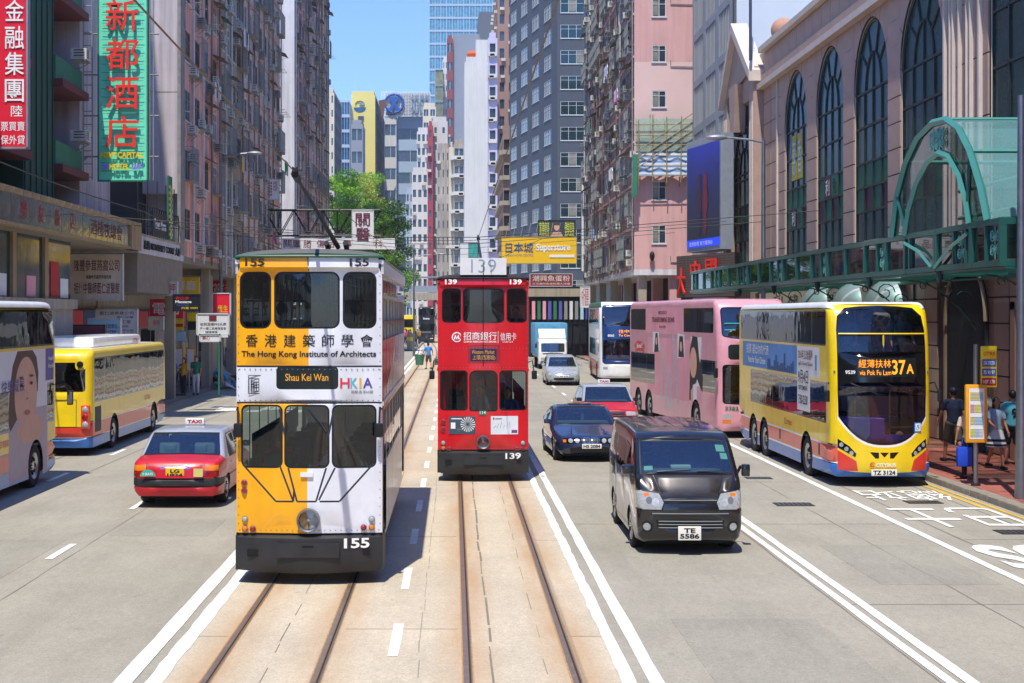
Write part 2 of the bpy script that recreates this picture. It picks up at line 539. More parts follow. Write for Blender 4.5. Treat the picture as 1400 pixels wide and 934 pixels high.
# rails: each a dark grooved strip with a bright running head and rusty sides, one structure per rail
for i, rx in enumerate((-2.56, -1.43, .15, 1.28)):
    mb = strip_mesh(rx - .062, rx + .062, -15, 380, .008, 'rust', wob=.006, step=2.5)
    for a, b, z, mt in ((-.045, .012, .013, 'rail_steel'), (.014, .036, .0105, 'rail_groove'), (.036, .05, .013, 'rail_steel')):
        q = strip_mesh(rx + a, rx + b, -15, 380, z, mt, step=10); mb.add(q.v, q.f, mt)
    struct(mb.build('tram_rail'))
# slab joints in the track bed and seams in the road
mb = MB()
for y in (17.2, 24.5, 32, 40, 49, 58, 70): mb.box(-3.1, -2.66, y, y + .02, .0045, .006, 'joint'); mb.box(-1.3, .05, y + .4, y + .42, .0045, .006, 'joint'); mb.box(1.38, 1.84, y, y + .02, .0045, .006, 'joint')
rj = random.Random(4)
for x, w, gp in ((-2.0, .012, .8), (.42, .03, .25), (-.38, .008, .5), (1.0, .01, 1.2)):
    y = 10.
    while y < 100:
        l = rj.uniform(.3, 1.8); xx = x + rj.uniform(-.012, .012); ww = w * rj.uniform(.4, 1.2); x2 = xx + rj.uniform(-.01, .01)
        mb.add([(xx - ww / 2, y, .0075), (xx + ww / 2, y, .0075), (x2 + ww / 2, y + l, .0075), (x2 - ww / 2, y + l, .0075)], [(0, 1, 2, 3)], 'joint'); y += l + rj.uniform(0, gp)
struct(mb.build('track_joint'))
mb = MB()
for x, w in ((-8.75, .035), (5.02, .025), (8.55, .03), (10.1, .02), (6.9, .015), (-6.0, .012)):
    q = strip_mesh(x - w / 2, x + w / 2, -15, 170, .0045, 'joint', step=.9, wob=.012); mb.add(q.v, q.f, 'joint')
for y, a, b in ((19.1, 5.1, 10.7), (26.4, 2.1, 8), (33, 2.1, 10.6), (41, -12, -3.4), (24, -12, -8.75), (60, 2, 10), (30.5, 8.6, 10.7), (24.6, 8.6, 10.7), (52, -12, -3.3)):
    mb.box(a, b, y, y + .014, .0046, .0056, 'joint')
struct(mb.build('road_seam'))
# manhole grates
mat('iron', '4b4844', .6, .5, var=.3, bump=.5, bscale=60)
for i, (px, py, w, h) in enumerate(((1085, 690, .75, .5), (1262, 687, .7, .45), (1037, 654, .6, .4), (1395, 728, .8, .5), (690, 700, .01, .01))):
    if w < .1: continue
    Y = F * CAMZ / (py - CY); X = wx(px, Y)
    g = MB(); g.box(X - w / 2, X + w / 2, Y - h / 2, Y + h / 2, .001, .011, 'iron')
    for k in range(7): g.box(X - w / 2 + .05 + k * (w - .1) / 7, X - w / 2 + .09 + k * (w - .1) / 7, Y - h / 2 + .05, Y + h / 2 - .05, .0115, .02, 'steel')
    o = g.build('drain_grate'); o['label'] = ('iron drain grate in the road to the right of the black van', 'iron drain grate near the kerb in front of the yellow double decker', 'iron drain grate beside the black van mirror', 'iron drain grate at the right picture edge near the kerb')[i]; o['category'] = 'drain grate'; o['group'] = 'drain grates in the road'
# painted lines, each its own sheet
def line(x0, x1, y0, y1, m='road_white', name='road_line', z=.009, wob=.008, step=1.0):
    return struct(strip_mesh(x0, x1, y0, y1, z, m, step=step, wob=wob).build(name))
line(-3.50, -3.30, 5, 160); line(-3.18, -3.0, 5, 160, wob=.011, step=.35)
line(1.74, 1.88, 5, 200, wob=.011, step=.35); line(2.02, 2.17, 5, 200)
line(4.98 + .08, 5.16 + .02, 8, 48, wob=.006); line(5.27, 5.41, 8, 48, wob=.006)
line(7.98, 8.13, 8, 68, wob=.006)
line(10.32, 10.42, 6, 70, 'road_yellow', wob=.01)
line(10.52, 10.6, 6, 70, 'road_yellow', wob=.01)
line(-11.55, -11.45, 15, 62, 'road_yellow')
for y in list(np.arange(16.2, 150, 3.95)): line(-.73, -.61, y, y + 1.7, name='lane_dash')
for y in (14.0, 22.6, 28.4, 34.6, 41, 48, 56, 64, 73): line(-6.32, -6.2, y, y + 1.5, name='lane_dash')
for y in (27.0, 33.2, 39.2, 46): line(-9.25, -9.13, y, y + 1.7, name='lane_dash')
for y in (50, 56, 62, 68, 75, 82, 90, 100, 112, 125): line(5.15, 5.28, y, y + 2.2, name='lane_dash')
# yellow-box style hatching patches of worn paint on the left lane ahead of the single decker
rr = random.Random(3)
hb = MB()
for k in range(60):
    x = rr.uniform(-11, -5.6); y = rr.uniform(56, 96); w = rr.uniform(.3, .9)
    hb.box(x, x + w, y, y + rr.uniform(.5, 1.6), .0052, .0062, 'road_white')
struct(hb.build('worn_marking'))
# lettering painted in the bus lane
# words run along the lane, read by a driver coming towards the camera
for s, xr, xl, y0, y1 in (('巴士', 10.4, 8.35, 26.0, 28.6), ('總站', 10.3, 8.5, 29.7, 31.4), ('BUS', 10.45, 8.35, 21.7, 24.0)):
    struct(text(s, (xr, y1, .011), (-1, 0, 0), (0, -1, 0), xr - xl, y1 - y0, 'road_white', bold=.035, name='road_lettering'))
# pavements
def pavement(x0, x1, y0, y1, m1, m2, sgn):
    mb = MB(); mb.box(x0, x1, y0, y1, -.3, .13, m1, skip='b'); 
    return struct(mb.build('pavement'))
pavement(11.05, 16, -10, 330, 'pave_red', None, 1)
pavement(-18, -12.3, -10, 100, 'pave_grey', None, -1)
pavement(-18, -12.3, 100.01, 135, 'pave_grey', None, -1)
# dark and light paver courses across the right pavement
mb = MB()
rr = random.Random(5)
for y in np.arange(20, 60, .42):
    for x in np.arange(11.1, 14.2, .21):
        if rr.random() < .35: mb.box(x, x + .2, y, y + .41 * rr.choice((.5, 1)), .1302, .134, rr.choice(('pave_red_dark', 'pave_red')))
o = mb.build('paver'); o['kind'] = 'stuff'; o['label'] = 'red brick pavers of the right hand pavement by the bus stop'; 
# kerb stones, one by one
kb = MB(); kb.bbox(-.15, .15, -.49, .49, -.2, .135, 'kerb_stone_grey', b=.025); km = kb.mesh('kerb_stone')
kr = thing('kerb', 'grey granite kerb along the red brick pavement on the right', 'kerb', (10.9, 18, 0)); 
for k in range(60): put('kerb_stone', km, kr, (rr.uniform(-.008, .008), k * 1.0, rr.uniform(-.006, .004)))
q = MB(); q.box(-.15, .15, 60, 240, -.2, .13, 'kerb_stone_grey'); o = q.build('kerb_run', kr); o['kind'] = 'stuff'
kl = thing('kerb', 'grey kerb of the shaded left pavement beside the waiting people', 'kerb', (-12.15, 30, 0))
for k in range(72): put('kerb_stone', km, kl, (rr.uniform(-.008, .008), k * 1.0, rr.uniform(-.006, .004)))
# ================================================================== VEHICLE LIBRARY
# local space: front faces -y, y runs to the rear, origin on the ground under the middle of the front
def densify(P, step):
    out = [P[0]]
    for a, b in zip(P[:-1], P[1:]):
        d = math.dist(a, b); n = max(1, int(math.ceil(d / step)))
        out += [(a[0] + (b[0] - a[0]) * i / n, a[1] + (b[1] - a[1]) * i / n) for i in range(1, n + 1)]
    return out
def rounded(P, r, n=5, close=False):
    """round the corners of an open polyline; r may be a list"""
    out = [P[0]]
    for i in range(1, len(P) - 1):
        rr_ = r[i] if isinstance(r, (list, tuple)) else r
        a, b, c = map(np.array, (P[i - 1], P[i], P[i + 1]))
        u = a - b; v = c - b; lu, lv = np.linalg.norm(u), np.linalg.norm(v)
        k = min(rr_, lu * .48, lv * .48)
        if k < 1e-3: out.append(P[i]); continue
        p, q = b + u / lu * k, b + v / lv * k
        for j in range(n + 1):
            t = j / n; out.append(tuple((1 - t) ** 2 * p + 2 * t * (1 - t) * b + t * t * q))
    return out + [P[-1]]
class Shell:
    """body made of two side panels and one strip that wraps over front, roof and rear"""
    def __init__(s, sil, W, r, arches, zb, warp=None, step=.25):
        s.sil = densify(sil, step); s.W = W; s.r = r; s.arches = arches; s.zb = zb
        s.warp = warp or (lambda x, y, z: (x, y, z)); s.step = step
        s.A = np.array(s.sil); s.t = [0]
        for a, b in zip(s.sil[:-1], s.sil[1:]): s.t.append(s.t[-1] + math.dist(a, b))
        bot = []
        for yc, ra in sorted(arches, key=lambda q: -q[0]):
            zc = max(zb, ra * .92 * .0 + .0) if False else zb
            h = math.sqrt(max(0, 1))
            a0 = math.asin(min(.9, max(0, (zb - WC) / ra))) if (zb > WC) else -math.asin(min(.9, (WC - zb) / ra))
            for i in range(13):
                t = a0 + (PI - 2 * a0) * i / 12
                bot.append((yc + ra * math.cos(t), WC + ra * math.sin(t)))
        # from rear bottom back to the front bottom
        s.outer = list(s.sil) + [p for p in bot]
        s.parts = {}
    def dist(s, y, z):
        P = np.array((y, z)); a = s.A[:-1]; b = s.A[1:]; ab = b - a
        t = np.clip(((P - a) * ab).sum(1) / ((ab ** 2).sum(1) + 1e-12), 0, 1)
        return float(np.sqrt((((a + ab * t[:, None]) - P) ** 2).sum(1)).min())
    def sx(s, y, z):
        d = s.dist(y, z); r = s.r
        return s.W / 2 if d >= r else s.W / 2 - r + r * math.sqrt(max(0, 1 - (1 - d / r) ** 2))
    def side(s, sgn, regions, base, grid=.35, extra=()):
        ex = list(extra)
        A = s.A
        for k in (.04, .16, .36, .65, 1.0):     # rings inside the outline carry the rounding
            d = s.r * k; n = len(A)
            for i in range(1, n - 1):
                e = A[i + 1] - A[i - 1]; e = e / (np.linalg.norm(e) + 1e-9)
                nn = np.array((e[1], -e[0])) if True else None
                p = A[i] + nn * d
                if s.dist(p[0], p[1]) > d * .93: ex.append(tuple(p))
        fm = lambda y, z: s.warp(sgn * s.sx(y, z), y, z)
        panel(s.outer, regions, fm, s.parts, base, grid, ex)
    def strip(s, regions, base, gx=.3, gt=None):
        """regions live in (x, t), t = length along the outline from the front bottom"""
        w = s.W / 2 - s.r
        outer = [(-w, t) for t in s.t][::-1] + [(w, t) for t in s.t]
        xs = np.linspace(-w, w, max(5, int(2 * w / gx)))[1:-1]
        ex = [(x, t) for x in xs for t in s.t[1:-1]]
        def fm(x, t):
            i = int(np.searchsorted(s.t, t)) - 1; i = min(max(i, 0), len(s.t) - 2)
            k = (t - s.t[i]) / (s.t[i + 1] - s.t[i] + 1e-12)
            y = s.sil[i][0] + (s.sil[i + 1][0] - s.sil[i][0]) * k; z = s.sil[i][1] + (s.sil[i + 1][1] - s.sil[i][1]) * k
            return s.warp(x, y, z)
        s.fm = fm
        panel(outer, regions, fm, s.parts, base, 9e9, ex)
    def tf(s, z):     # t where the front passes height z
        if z <= s.sil[0][1]: return -.01
        for i in range(len(s.sil) - 1):
            z0, z1 = s.sil[i][1], s.sil[i + 1][1]
            if z0 <= z <= z1 and z1 > z0: return s.t[i] + (z - z0) / (z1 - z0) * (s.t[i + 1] - s.t[i])
        return s.t[-1]
    def tr(s, z):     # t where the rear passes height z
        for i in range(len(s.sil) - 2, -1, -1):
            z1, z0 = s.sil[i][1], s.sil[i + 1][1]
            if z0 <= z <= z1 and z1 > z0: return s.t[i] + (z1 - z) / (z1 - z0) * (s.t[i + 1] - s.t[i])
        return s.t[-1] + .01 if z < 1 else s.t[-1] * .7
    def ty(s, y):     # t where the roof passes y
        best = None
        for i in range(len(s.sil) - 1):
            y0, y1 = s.sil[i][0], s.sil[i + 1][0]
            if y0 <= y <= y1 and y1 > y0: best = s.t[i] + (y - y0) / (y1 - y0) * (s.t[i + 1] - s.t[i])
        return best
    def F(s, poly): return [(x, s.tf(z)) for x, z in poly]       # front outline in (x, z)
    def B(s, poly): return [(x, s.tr(z)) for x, z in poly]       # rear outline in (x, z)
WC = .46          # wheel centre height used for arches
WHEELS = {}
def wheel(parent, x, y, r, w, style='car', turn=0):
    """x = outer face of the tyre"""
    s = 1 if x > 0 else -1
    k = (r, w, style)
    if k not in WHEELS:
        t = MB()
        t.lathe([(r * .62, 0), (r * .9, -.012), (r * .985, .02), (r, w * .3), (r, w * .8), (r * .97, w), (r * .6, w)], axis='x', m='tyre', n=32)
        q = MB()
        if style == 'bus':
            q.lathe([(0, .03), (r * .2, .03), (r * .26, .055), (r * .42, .075), (r * .5, .03), (r * .6, .012), (r * .63, .0)], axis='x', m='alloy', n=28)
            for i in range(8): a = 2 * PI * i / 8; q.lathe([(0, .0), (.035, .0), (.035, .03)], (.028, math.cos(a) * r * .36, math.sin(a) * r * .36), 'x', 'chassis', 8)
            for i in range(10): a = 2 * PI * i / 10 + .2; q.lathe([(0, -.012), (.016, -.012), (.016, .03)], (.03, math.cos(a) * r * .24, math.sin(a) * r * .24), 'x', 'dark_metal', 6)
        elif style == 'taxi':
            q.lathe([(0, -.01), (r * .18, -.01), (r * .22, .02), (r * .45, .03), (r * .56, .0), (r * .64, -.004)], axis='x', m='alloy', n=24)
            for i in range(12): a = 2 * PI * i / 12; q.box(.0, .03, math.cos(a) * r * .4 - .012, math.cos(a) * r * .4 + .012, math.sin(a) * r * .4 - .012, math.sin(a) * r * .4 + .012, 'chassis')
        else:
            q.lathe([(r * .62, .0), (r * .66, -.006), (r * .68, .01), (r * .64, .08)], axis='x', m='chrome', n=28)
            q.lathe([(0, .09), (r * .64, .09)], axis='x', m='chassis', n=20)
            for i in range(5):
                a = 2 * PI * i / 5
                for da in (-.16, .16):
                    c0, s0 = math.cos(a + da * .4), math.sin(a + da * .4); c1, s1 = math.cos(a + da), math.sin(a + da)
                    q.tube([(.015, c0 * r * .1, s0 * r * .1), (.0, c1 * r * .65, s1 * r * .65)], .018, 'alloy', 5)
            q.lathe([(0, -.0), (r * .1, .0), (r * .13, .04)], axis='x', m='alloy', n=12)
        WHEELS[k] = (t.mesh('tyre'), q.mesh('rim'))
    tm, qm = WHEELS[k]
    e = put('wheel', None, parent, (x, y, r), (0, 0, (PI if s > 0 else 0) + turn))
    put('tyre', tm, e); put('rim', qm, e)
    return e
def plate(parent, s, x, y, z, w, h, rear=False, m='plate_white', lines=None, name='number_plate', rz=0, tilt=0):
    e = put(name, None, parent, (x, y, z), (tilt, 0, rz + (PI if rear else 0)))
    b = MB(); b.bbox(-w / 2, w / 2, 0, .014, -h / 2, h / 2, m, .006); b.build('plate', e)
    L_ = lines or [s]; n = len(L_); hh = h * .8 / n
    for i, q in enumerate(L_):
        z0 = h * .4 - (i + 1) * hh
        ww = w * (.86 if n == 1 else (.5 if i == 0 else .84))
        text(q, (-ww / 2, -.003, z0 + hh * .06), (1, 0, 0), (0, 0, 1), ww, hh * .86, 'ink', e, bold=.035)
    return e
def mirror(parent, p0, p1, size=(.12, .07, .2), r=.012, m='trim_black', face=-1):
    """arm from p0 to p1 with a mirror head at p1"""
    e = put('mirror', None, parent, p1)
    a = MB(); v = Vector(p0) - Vector(p1)
    a.tube([v, (v.x * .3, v.y * .5, max(0, v.z) + .04), (0, 0, 0.0)], r, 'dark_metal', 6); a.build('arm', e)
    b = MB(); w, d, h = size; b.bbox(-w / 2, w / 2, -d / 2, d / 2, -h / 2, h / 2, m, .03); b.build('mirror_head', e)
    g_ = MB(); g_.box(-w * .4, w * .4, d / 2, d / 2 + .004, -h * .4, h * .4, 'chrome'); g_.build('mirror_glass', e)
    return e
SEATM = {}
def seat_mesh(c):
    if c not in SEATM:
        b = MB(); b.bbox(-.21, .21, -.05, .38, .36, .46, c, .04); b.bbox(-.21, .21, .32, .44, .4, .98, c, .05); b.box(-.03, .03, .1, .2, 0, .38, 'chassis')
        SEATM[c] = b.mesh('seat')
    return SEATM[c]
def pane_lines(y0, y1, z0, z1, n, gap=.05, r=.06):
    w = (y1 - y0) / n
    return [rrect(y0 + i * w + gap / 2, y0 + (i + 1) * w - gap / 2, z0, z1, r) for i in range(n)]
# ------------------------------------------------------------------ people
SKIN = mat('skin', 'c08a66', .6, var=.06)
SKIN2 = mat('skin_tan', '9c6a4a', .6, var=.06)
HAIR = mat('hair_black', '120e0c', .5, var=.3)
def cloth(c): return mat('cloth_' + c, c, .85, var=.12, scale=7)
def remesh(o, vox=.014, it=4):
    md = o.modifiers.new('remesh', 'REMESH'); md.mode = 'VOXEL'; md.voxel_size = vox; md.use_smooth_shade = True
    if it:
        sm = o.modifiers.new('smooth', 'SMOOTH'); sm.iterations = it; sm.factor = .5
def person(loc, rz, label, shirt='3a78c8', trousers='2a2c33', group=None, H=1.7, stride=.12, arms=((.0, .06), (.0, .06)), sleeve='short', shorts=False, skirt=None,
           hair='short', sit=False, skin=SKIN, lean=0., shoe='1a1a1a', name='person', parent=None, detail=True, woman=False, cap=None, stripes=None, number=None, elbow=(.25, .25)):
    """one standing, walking or sitting figure; faces -y; arms = (forward swing, outward) per side in radians-ish"""
    k = H / 1.7; sw = .9 if woman else 1.0
    root = thing(name, label, 'person', loc, rz, group) if parent is None else put('person', None, parent, loc, (0, 0, rz))
    hipz = .92 * k if not sit else .5
    def J(x, y, z): return Vector((x * k, y * k, z * k))
    leanv = lambda z: -lean * (z - .9)
    hz = .92 if not sit else .5 / k
    sh = hz + .53
    J_ = {}
    J_['pel'] = J(0, 0, hz); J_['chest'] = J(0, leanv(hz + .38), hz + .38); J_['neck'] = J(0, leanv(sh + .04), sh + .05); J_['head'] = J(0, leanv(sh + .2) - .01, sh + .185)
    body = MB(); S = 'x'
    sm = skin
    def cap_(mb, a, b, r0, r1, m, n=10, flat=1.):
        mb.tube([a + (a - b).normalized() * r0 * .5, a, b, b + (b - a).normalized() * r1 * .5], [r0 * .55, r0, r1, r1 * .55], m, n)
    # head: skull, jaw, nose, ears, neck
    h = J_['head']
    body.sphere(h + J(0, .0, .02), .098 * k, sm, 14, (.80, .98, 1.12)); body.sphere(h + J(0, -.028, -.062), .066 * k, sm, 12, (.86, .95, .95))
    body.sphere(h + J(0, -.098, -.012), .017 * k, sm, 8, (.8, 1.1, 1.5))
    for s in (-1, 1): body.sphere(h + J(s * .08, .008, -.01), .022 * k, sm, 8, (.45, .8, 1.3))
    cap_(body, J_['neck'] - J(0, 0, .06), h - J(0, -.015, .06), .052 * k, .05 * k, sm)
    # torso under the clothes
    body.sphere(J_['pel'] + J(0, 0, .04), .15 * k, sm, 12, (1.0, .72, .9)); body.sphere(J_['chest'], .155 * k, sm, 12, (1.02 * sw, .7, 1.25))
    cap_(body, J_['pel'], J_['chest'], .118 * k, .12 * k, sm)
    top = MB(); bot = MB()
    tc = cloth(shirt) if shirt else sm; bc = cloth(trousers)
    top.sphere(J_['pel'] + J(0, 0, .07), .162 * k, tc, 14, (1.0, .74, .9)); top.sphere(J_['chest'], .172 * k, tc, 14, (1.04 * sw, .72, 1.2))
    cap_(top, J_['pel'] + J(0, 0, .02), J_['chest'], .138 * k * sw, .14 * k * sw, tc, 12)
    for i, s in enumerate((-1, 1)):
        shp = J(s * .185 * sw, leanv(sh), sh - .015); fw, ow = arms[i]
        el = shp + J(s * math.sin(ow) * .28, -math.sin(fw) * .28, -math.cos(fw) * math.cos(ow) * .28)
        fa = fw + elbow[i]; wr = el + J(s * math.sin(ow) * .1, -math.sin(fa) * .25, -math.cos(fa) * .25)
        cap_(body, shp, el, .048 * k, .038 * k, sm); cap_(body, el, wr, .037 * k, .025 * k, sm)
        cap_(top, J(s * .06, leanv(sh), sh - .02), shp, .075 * k, .064 * k, tc)
        se = el if sleeve == 'short' else wr
        if sleeve == 'long': cap_(top, shp, el, .062 * k, .05 * k, tc); cap_(top, el, wr + (el - wr) * .08, .05 * k, .04 * k, tc)
        else: cap_(top, shp, shp + (el - shp) * .72, .066 * k, .06 * k, tc)
        # hand: palm and five bent fingers
        d = (wr - el).normalized(); palm = wr + d * .05 * k
        body.sphere(palm, .043 * k, sm, 10, (.5, .95, 1.1)) 
        side = Vector((0, 1, 0)); side = (side - d * side.dot(d)).normalized(); inn = Vector((-s, 0, 0))
        if detail:
            for q in range(4):
                b0 = palm + d * .035 * k + side * (.03 - .02 * q) * k; L1 = (.040, .046, .043, .034)[q] * k
                body.tube([b0, b0 + d * L1 + inn * .004, b0 + d * L1 * 1.7 + inn * .022], [.0115 * k, .0105 * k, .008 * k], sm, 6)
            b0 = palm - d * .01 * k - side * .036 * k
            body.tube([b0, b0 - side * .02 * k + d * .03 * k, b0 - side * .018 * k + d * .058 * k + inn * .01], [.013 * k, .012 * k, .009 * k], sm, 6)
    for i, s in enumerate((-1, 1)):
        hp = J(s * .09, 0, hz)
        st = stride * s
        if sit: kn = J(s * .12, -.42, .5 / k + .02); an = J(s * .12, -.42, .09)
        else:
            kn = hp + J(0, -st * .55 - .02, -.43); an = J(s * .095, -st * .9 + (.1 if st < -.05 else 0), .085 + (.05 if st < -.05 else 0))
        cap_(body, hp, kn, .078 * k, .052 * k, sm, 12); cap_(body, kn, an, .052 * k, .034 * k, sm, 12)
        if skirt is None:
            cap_(bot, hp + J(0, 0, .03), hp + (kn - hp) * (.92 if shorts else 1), .1 * k, (.088 if shorts else .07) * k, bc, 12)
            if not shorts: cap_(bot, kn, an + J(0, 0, .03), .072 * k, .06 * k, bc, 12)
        # shoe
        sh_ = MB(); sh_.bbox(an.x - .045 * k, an.x + .045 * k, an.y - .19 * k, an.y + .07 * k, an.z - .085 * k, an.z - .01 * k, cloth(shoe), .03)
        so_ = sh_.build('shoe', root)
    bot.sphere(J_['pel'] + J(0, 0, .0), .155 * k, bc, 12, (1.04, .78, .75))
    if skirt:
        top2 = MB(); n = 24
        rings = []
        for zz, rr_ in ((.06, .135), (-.05, .175), (-.22, .22), (-.36, .26)): rings.append((rr_ * k, zz * k))
        top2.lathe(rings, J_['pel'], 'z', cloth(skirt), n)
        if stripes:
            top2.lathe([(.212 * k, -.17 * k), (.232 * k, -.23 * k)], J_['pel'], 'z', cloth(stripes), n); top2.lathe([(.245 * k, -.29 * k), (.262 * k, -.345 * k)], J_['pel'], 'z', cloth(stripes), n)
        top2.build('skirt', root)
    bo = body.build('body', root); remesh(bo, .011 * k if detail else .018, 3)
    to = top.build('shirt', root); remesh(to, .016, 3)
    if not skirt: po = bot.build('trousers', root); remesh(po, .016, 3)
    # hair and face
    hb = MB()
    if hair != 'none':
        hb.sphere(h + J(0, .022, .04), .104 * k, HAIR, 14, (.86, 1.0, 1.06))
        if hair == 'long':
            hb.sphere(h + J(0, .05, -.1), .095 * k, HAIR, 12, (1.0, .62, 1.7)); hb.sphere(h + J(-.07, .02, -.08), .045 * k, HAIR, 10, (.7, 1, 2.2)); hb.sphere(h + J(.07, .02, -.08), .045 * k, HAIR, 10, (.7, 1, 2.2))
        ho = hb.build('hair', root); remesh(ho, .014, 2)
    if cap:
        c_ = MB(); c_.sphere(h + J(0, .01, .055), .108 * k, cloth(cap), 14, (.9, 1.04, .8)); c_.bbox(h.x - .07, h.x + .07, h.y - .2, h.y - .06, h.z + .045, h.z + .062, cloth(cap), .008); c_.build('cap', root)
    f = MB()
    for s in (-1, 1):
        f.sphere(h + J(s * .032, -.083, .012), .012 * k, 'ink_white', 8, (1.2, .5, .7)); f.sphere(h + J(s * .032, -.088, .012), .007 * k, 'ink', 8, (1, .5, 1))
        f.box(h.x + (s * .032 - .016) * k, h.x + (s * .032 + .016) * k, h.y - .098 * k, h.y - .088 * k, h.z + .033 * k, h.z + .039 * k, HAIR)
    f.sphere(h + J(0, -.088, -.062), .02 * k, mat('lips', '9c4f48', .6), 8, (1.2, .5, .35))
    f.build('face', root)
    return root
# ================================================================== TRAMS
def tram(sp):
    """double-deck tram with flat front; sp carries the livery and the openings"""
    W, Lg = 2.05, sp.get('L', 9.3)
    root = thing('tram', sp['label'], 'tram', sp['loc'], sp.get('rz', 0), sp.get('group'))
    P = {}
    bow = lambda x: .10 * (x / (W / 2)) ** 2
    z0, z1 = .72, 4.5
    def fm(x, z): return (x, bow(x) + .004 * 0, z)
    base = sp['base']
    outer = rrect(-W / 2, W / 2, z0, z1, .012, 2, .16)
    regs = []
    for t, p in sp['paint']: regs.append((t, p))
    for i, (x0, x1, a, b, r, *mm) in enumerate(sp['windows']):
        o = rrect(x0, x1, a, b, r, 4, mm[0] if mm else r)
        regs.append((('window_seal#%d' % i, 'trim_black'), grow(o, .026)))
        regs.append((('windscreen#%d' % i, 'clear_glass'), o))
    for t, p in sp.get('over', []): regs.append((t, p))
    panel(outer, regs, fm, P, base, .25)
    # number header that leans out under the roof
    hd = MB()
    n = 16
    for j in range(n):
        xa, xb = -W / 2 + .05 + (W - .1) * j / n, -W / 2 + .05 + (W - .1) * (j + 1) / n
        mt = sp['head'](xa)
        e = lambda x: bow(x) - .085 * (1 - abs(x / (W / 2)) ** 8)
        hd.add([(xa, bow(xa), 4.40), (xb, bow(xb), 4.40), (xb, e(xb), 4.45), (xa, e(xa), 4.45)], [(0, 1, 2, 3)], mt)
        hd.add([(xa, e(xa), 4.45), (xb, e(xb), 4.45), (xb, e(xb) + .02, 4.6), (xa, e(xa) + .02, 4.6)], [(0, 1, 2, 3)], mt)
        hd.add([(xa, e(xa) + .02, 4.6), (xb, e(xb) + .02, 4.6), (xb, .3, 4.6), (xa, .3, 4.6)], [(0, 1, 2, 3)], mt)
    hd.build('number_board', root, weld=True)
    for x in sp['numx']:
        text(sp['num'], (x, -.082, 4.46), (1, 0, 0), (0, .02, .15), .27, .115, sp['numm'], root, name='fleet_number', bold=.03)
    # sides
    S = sp['side']; lo = sp.get('low', .55)
    for sgn in (-1, 1):
        x = sgn * W / 2
        ys = [.1, Lg]
        fs = lambda y, z, x=x: (x, y, z)
        outer = [(.1, lo), (Lg, lo), (Lg, z1 + .02), (.1, z1 + .02)]
        rg = list(S.get('paint', []))
        nb = 8; u0, u1 = .35, Lg - .25; w = (u1 - u0) / nb
        for i in range(nb):
            a, b = u0 + i * w, u0 + (i + 1) * w
            rg.append((None, rect(a + .06, b - .06, 3.42, 4.02))); rg.append((('transom#%d%d' % (i, sgn), 'dark_glass'), rect(a + .06, b - .06, 4.07, 4.3)))
        d0, d1 = .35, 1.25
        for i in range(1, nb - 1):
            a, b = u0 + i * w, u0 + (i + 1) * w
            rg.append((None, rect(a + .06, b - .06, 1.62, 2.42)))
        rg.append((None, rect(.35, .35 + w - .06, .6, 2.42))); rg.append((None, rect(Lg - .25 - w + .06, Lg - .3, .6, 2.42)))
        panel(outer, rg, fs, P, S['base'], .5, smooth=False)
        # inner wall skin, window rails
        q = P.setdefault('window_rail', MB())
        for i in range(nb + 1):
            a = u0 + i * w; q.box(x - .05 * (sgn > 0), x + .05 * (sgn < 0), a - .055, a + .055, 2.45, 4.48, S['post']); 
        q.box(x - .04, x + .012, u0, u1, 3.66, 3.69, 'steel'); q.box(x - .04, x + .012, u0, u1, 4.02, 4.07, S['post'])
        q.box(x - .02, x + .02, .12, Lg - .02, 2.5, 2.56, S['post']); q.box(x - .015, x + .018, .12, Lg - .02, 4.36, 4.5, sp['eave'])
        P.setdefault('sash#%d' % sgn, MB()).box(x - sgn * .03, x - sgn * .035, u0, u1, 3.42, 3.68, 'dark_glass')
        P.setdefault('sash#%d' % sgn).box(x - sgn * .03, x - sgn * .035, u0 + w, u1 - w, 1.62, 2.0, 'dark_glass')
    # rear wall, floors, ceiling, roof
    b = MB(); b.box(-W / 2, W / 2, Lg - .02, Lg + .04, .6, 4.5, S['post'])
    b.build('rear_wall', root)
    b = MB(); b.box(-W / 2 + .03, W / 2 - .03, .12, Lg, .62, .72, 'interior'); b.box(-W / 2 + .03, W / 2 - .03, .1, Lg, 2.5, 2.62, 'interior_light'); b.build('floor', root)
    b = MB()
    n = 12; v = []
    prof = [(-W / 2 - .03, 4.5)] + [(W / 2 * 1.03 * math.sin(R(-90 + 180 * i / n)), 4.5 + .155 * math.cos(R(-90 + 180 * i / n)) ** .8) for i in range(n + 1)] + [(W / 2 + .03, 4.5)]
    prof = [(x_, z_) for x_, z_ in prof]
    for y, s_ in ((.0, .35), (.12, .8), (.4, 1), (Lg - .3, 1), (Lg + .05, .5)):
        v.append([(x_ * (1 if 0 < y else .985), y + (bow(x_) if y < .3 else 0) - .03, 4.5 + (z_ - 4.5) * s_ + (.09 if y < .3 else .05)) for x_, z_ in prof])
    m_ = len(prof)
    b.add([p for row in v for p in row], [(i * m_ + j, i * m_ + j + 1, (i + 1) * m_ + j + 1, (i + 1) * m_ + j) for i in range(len(v) - 1) for j in range(m_ - 1)], sp['roof'], True)
    b.box(-W / 2 - .02, W / 2 + .02, .1, Lg, 4.5, 4.56, sp['eave'])
    b.build('roof', root)
    b = MB(); b.tube([(-W / 2 - .0, bow(W / 2) - .01, 4.6)] + [(x_, bow(x_) - .085 * (1 - abs(x_ / (W / 2)) ** 8) - .004, 4.605) for x_ in np.linspace(-.98, .98, 15)] + [(W / 2, bow(W / 2), 4.6)], .022, sp.get('gutter', 'grey_plastic'), 6); b.build('gutter', root)
    # bumper: long bowed apron
    b = MB(); n = 20; xs = np.linspace(-W / 2 - .01, W / 2 + .01, n + 1)
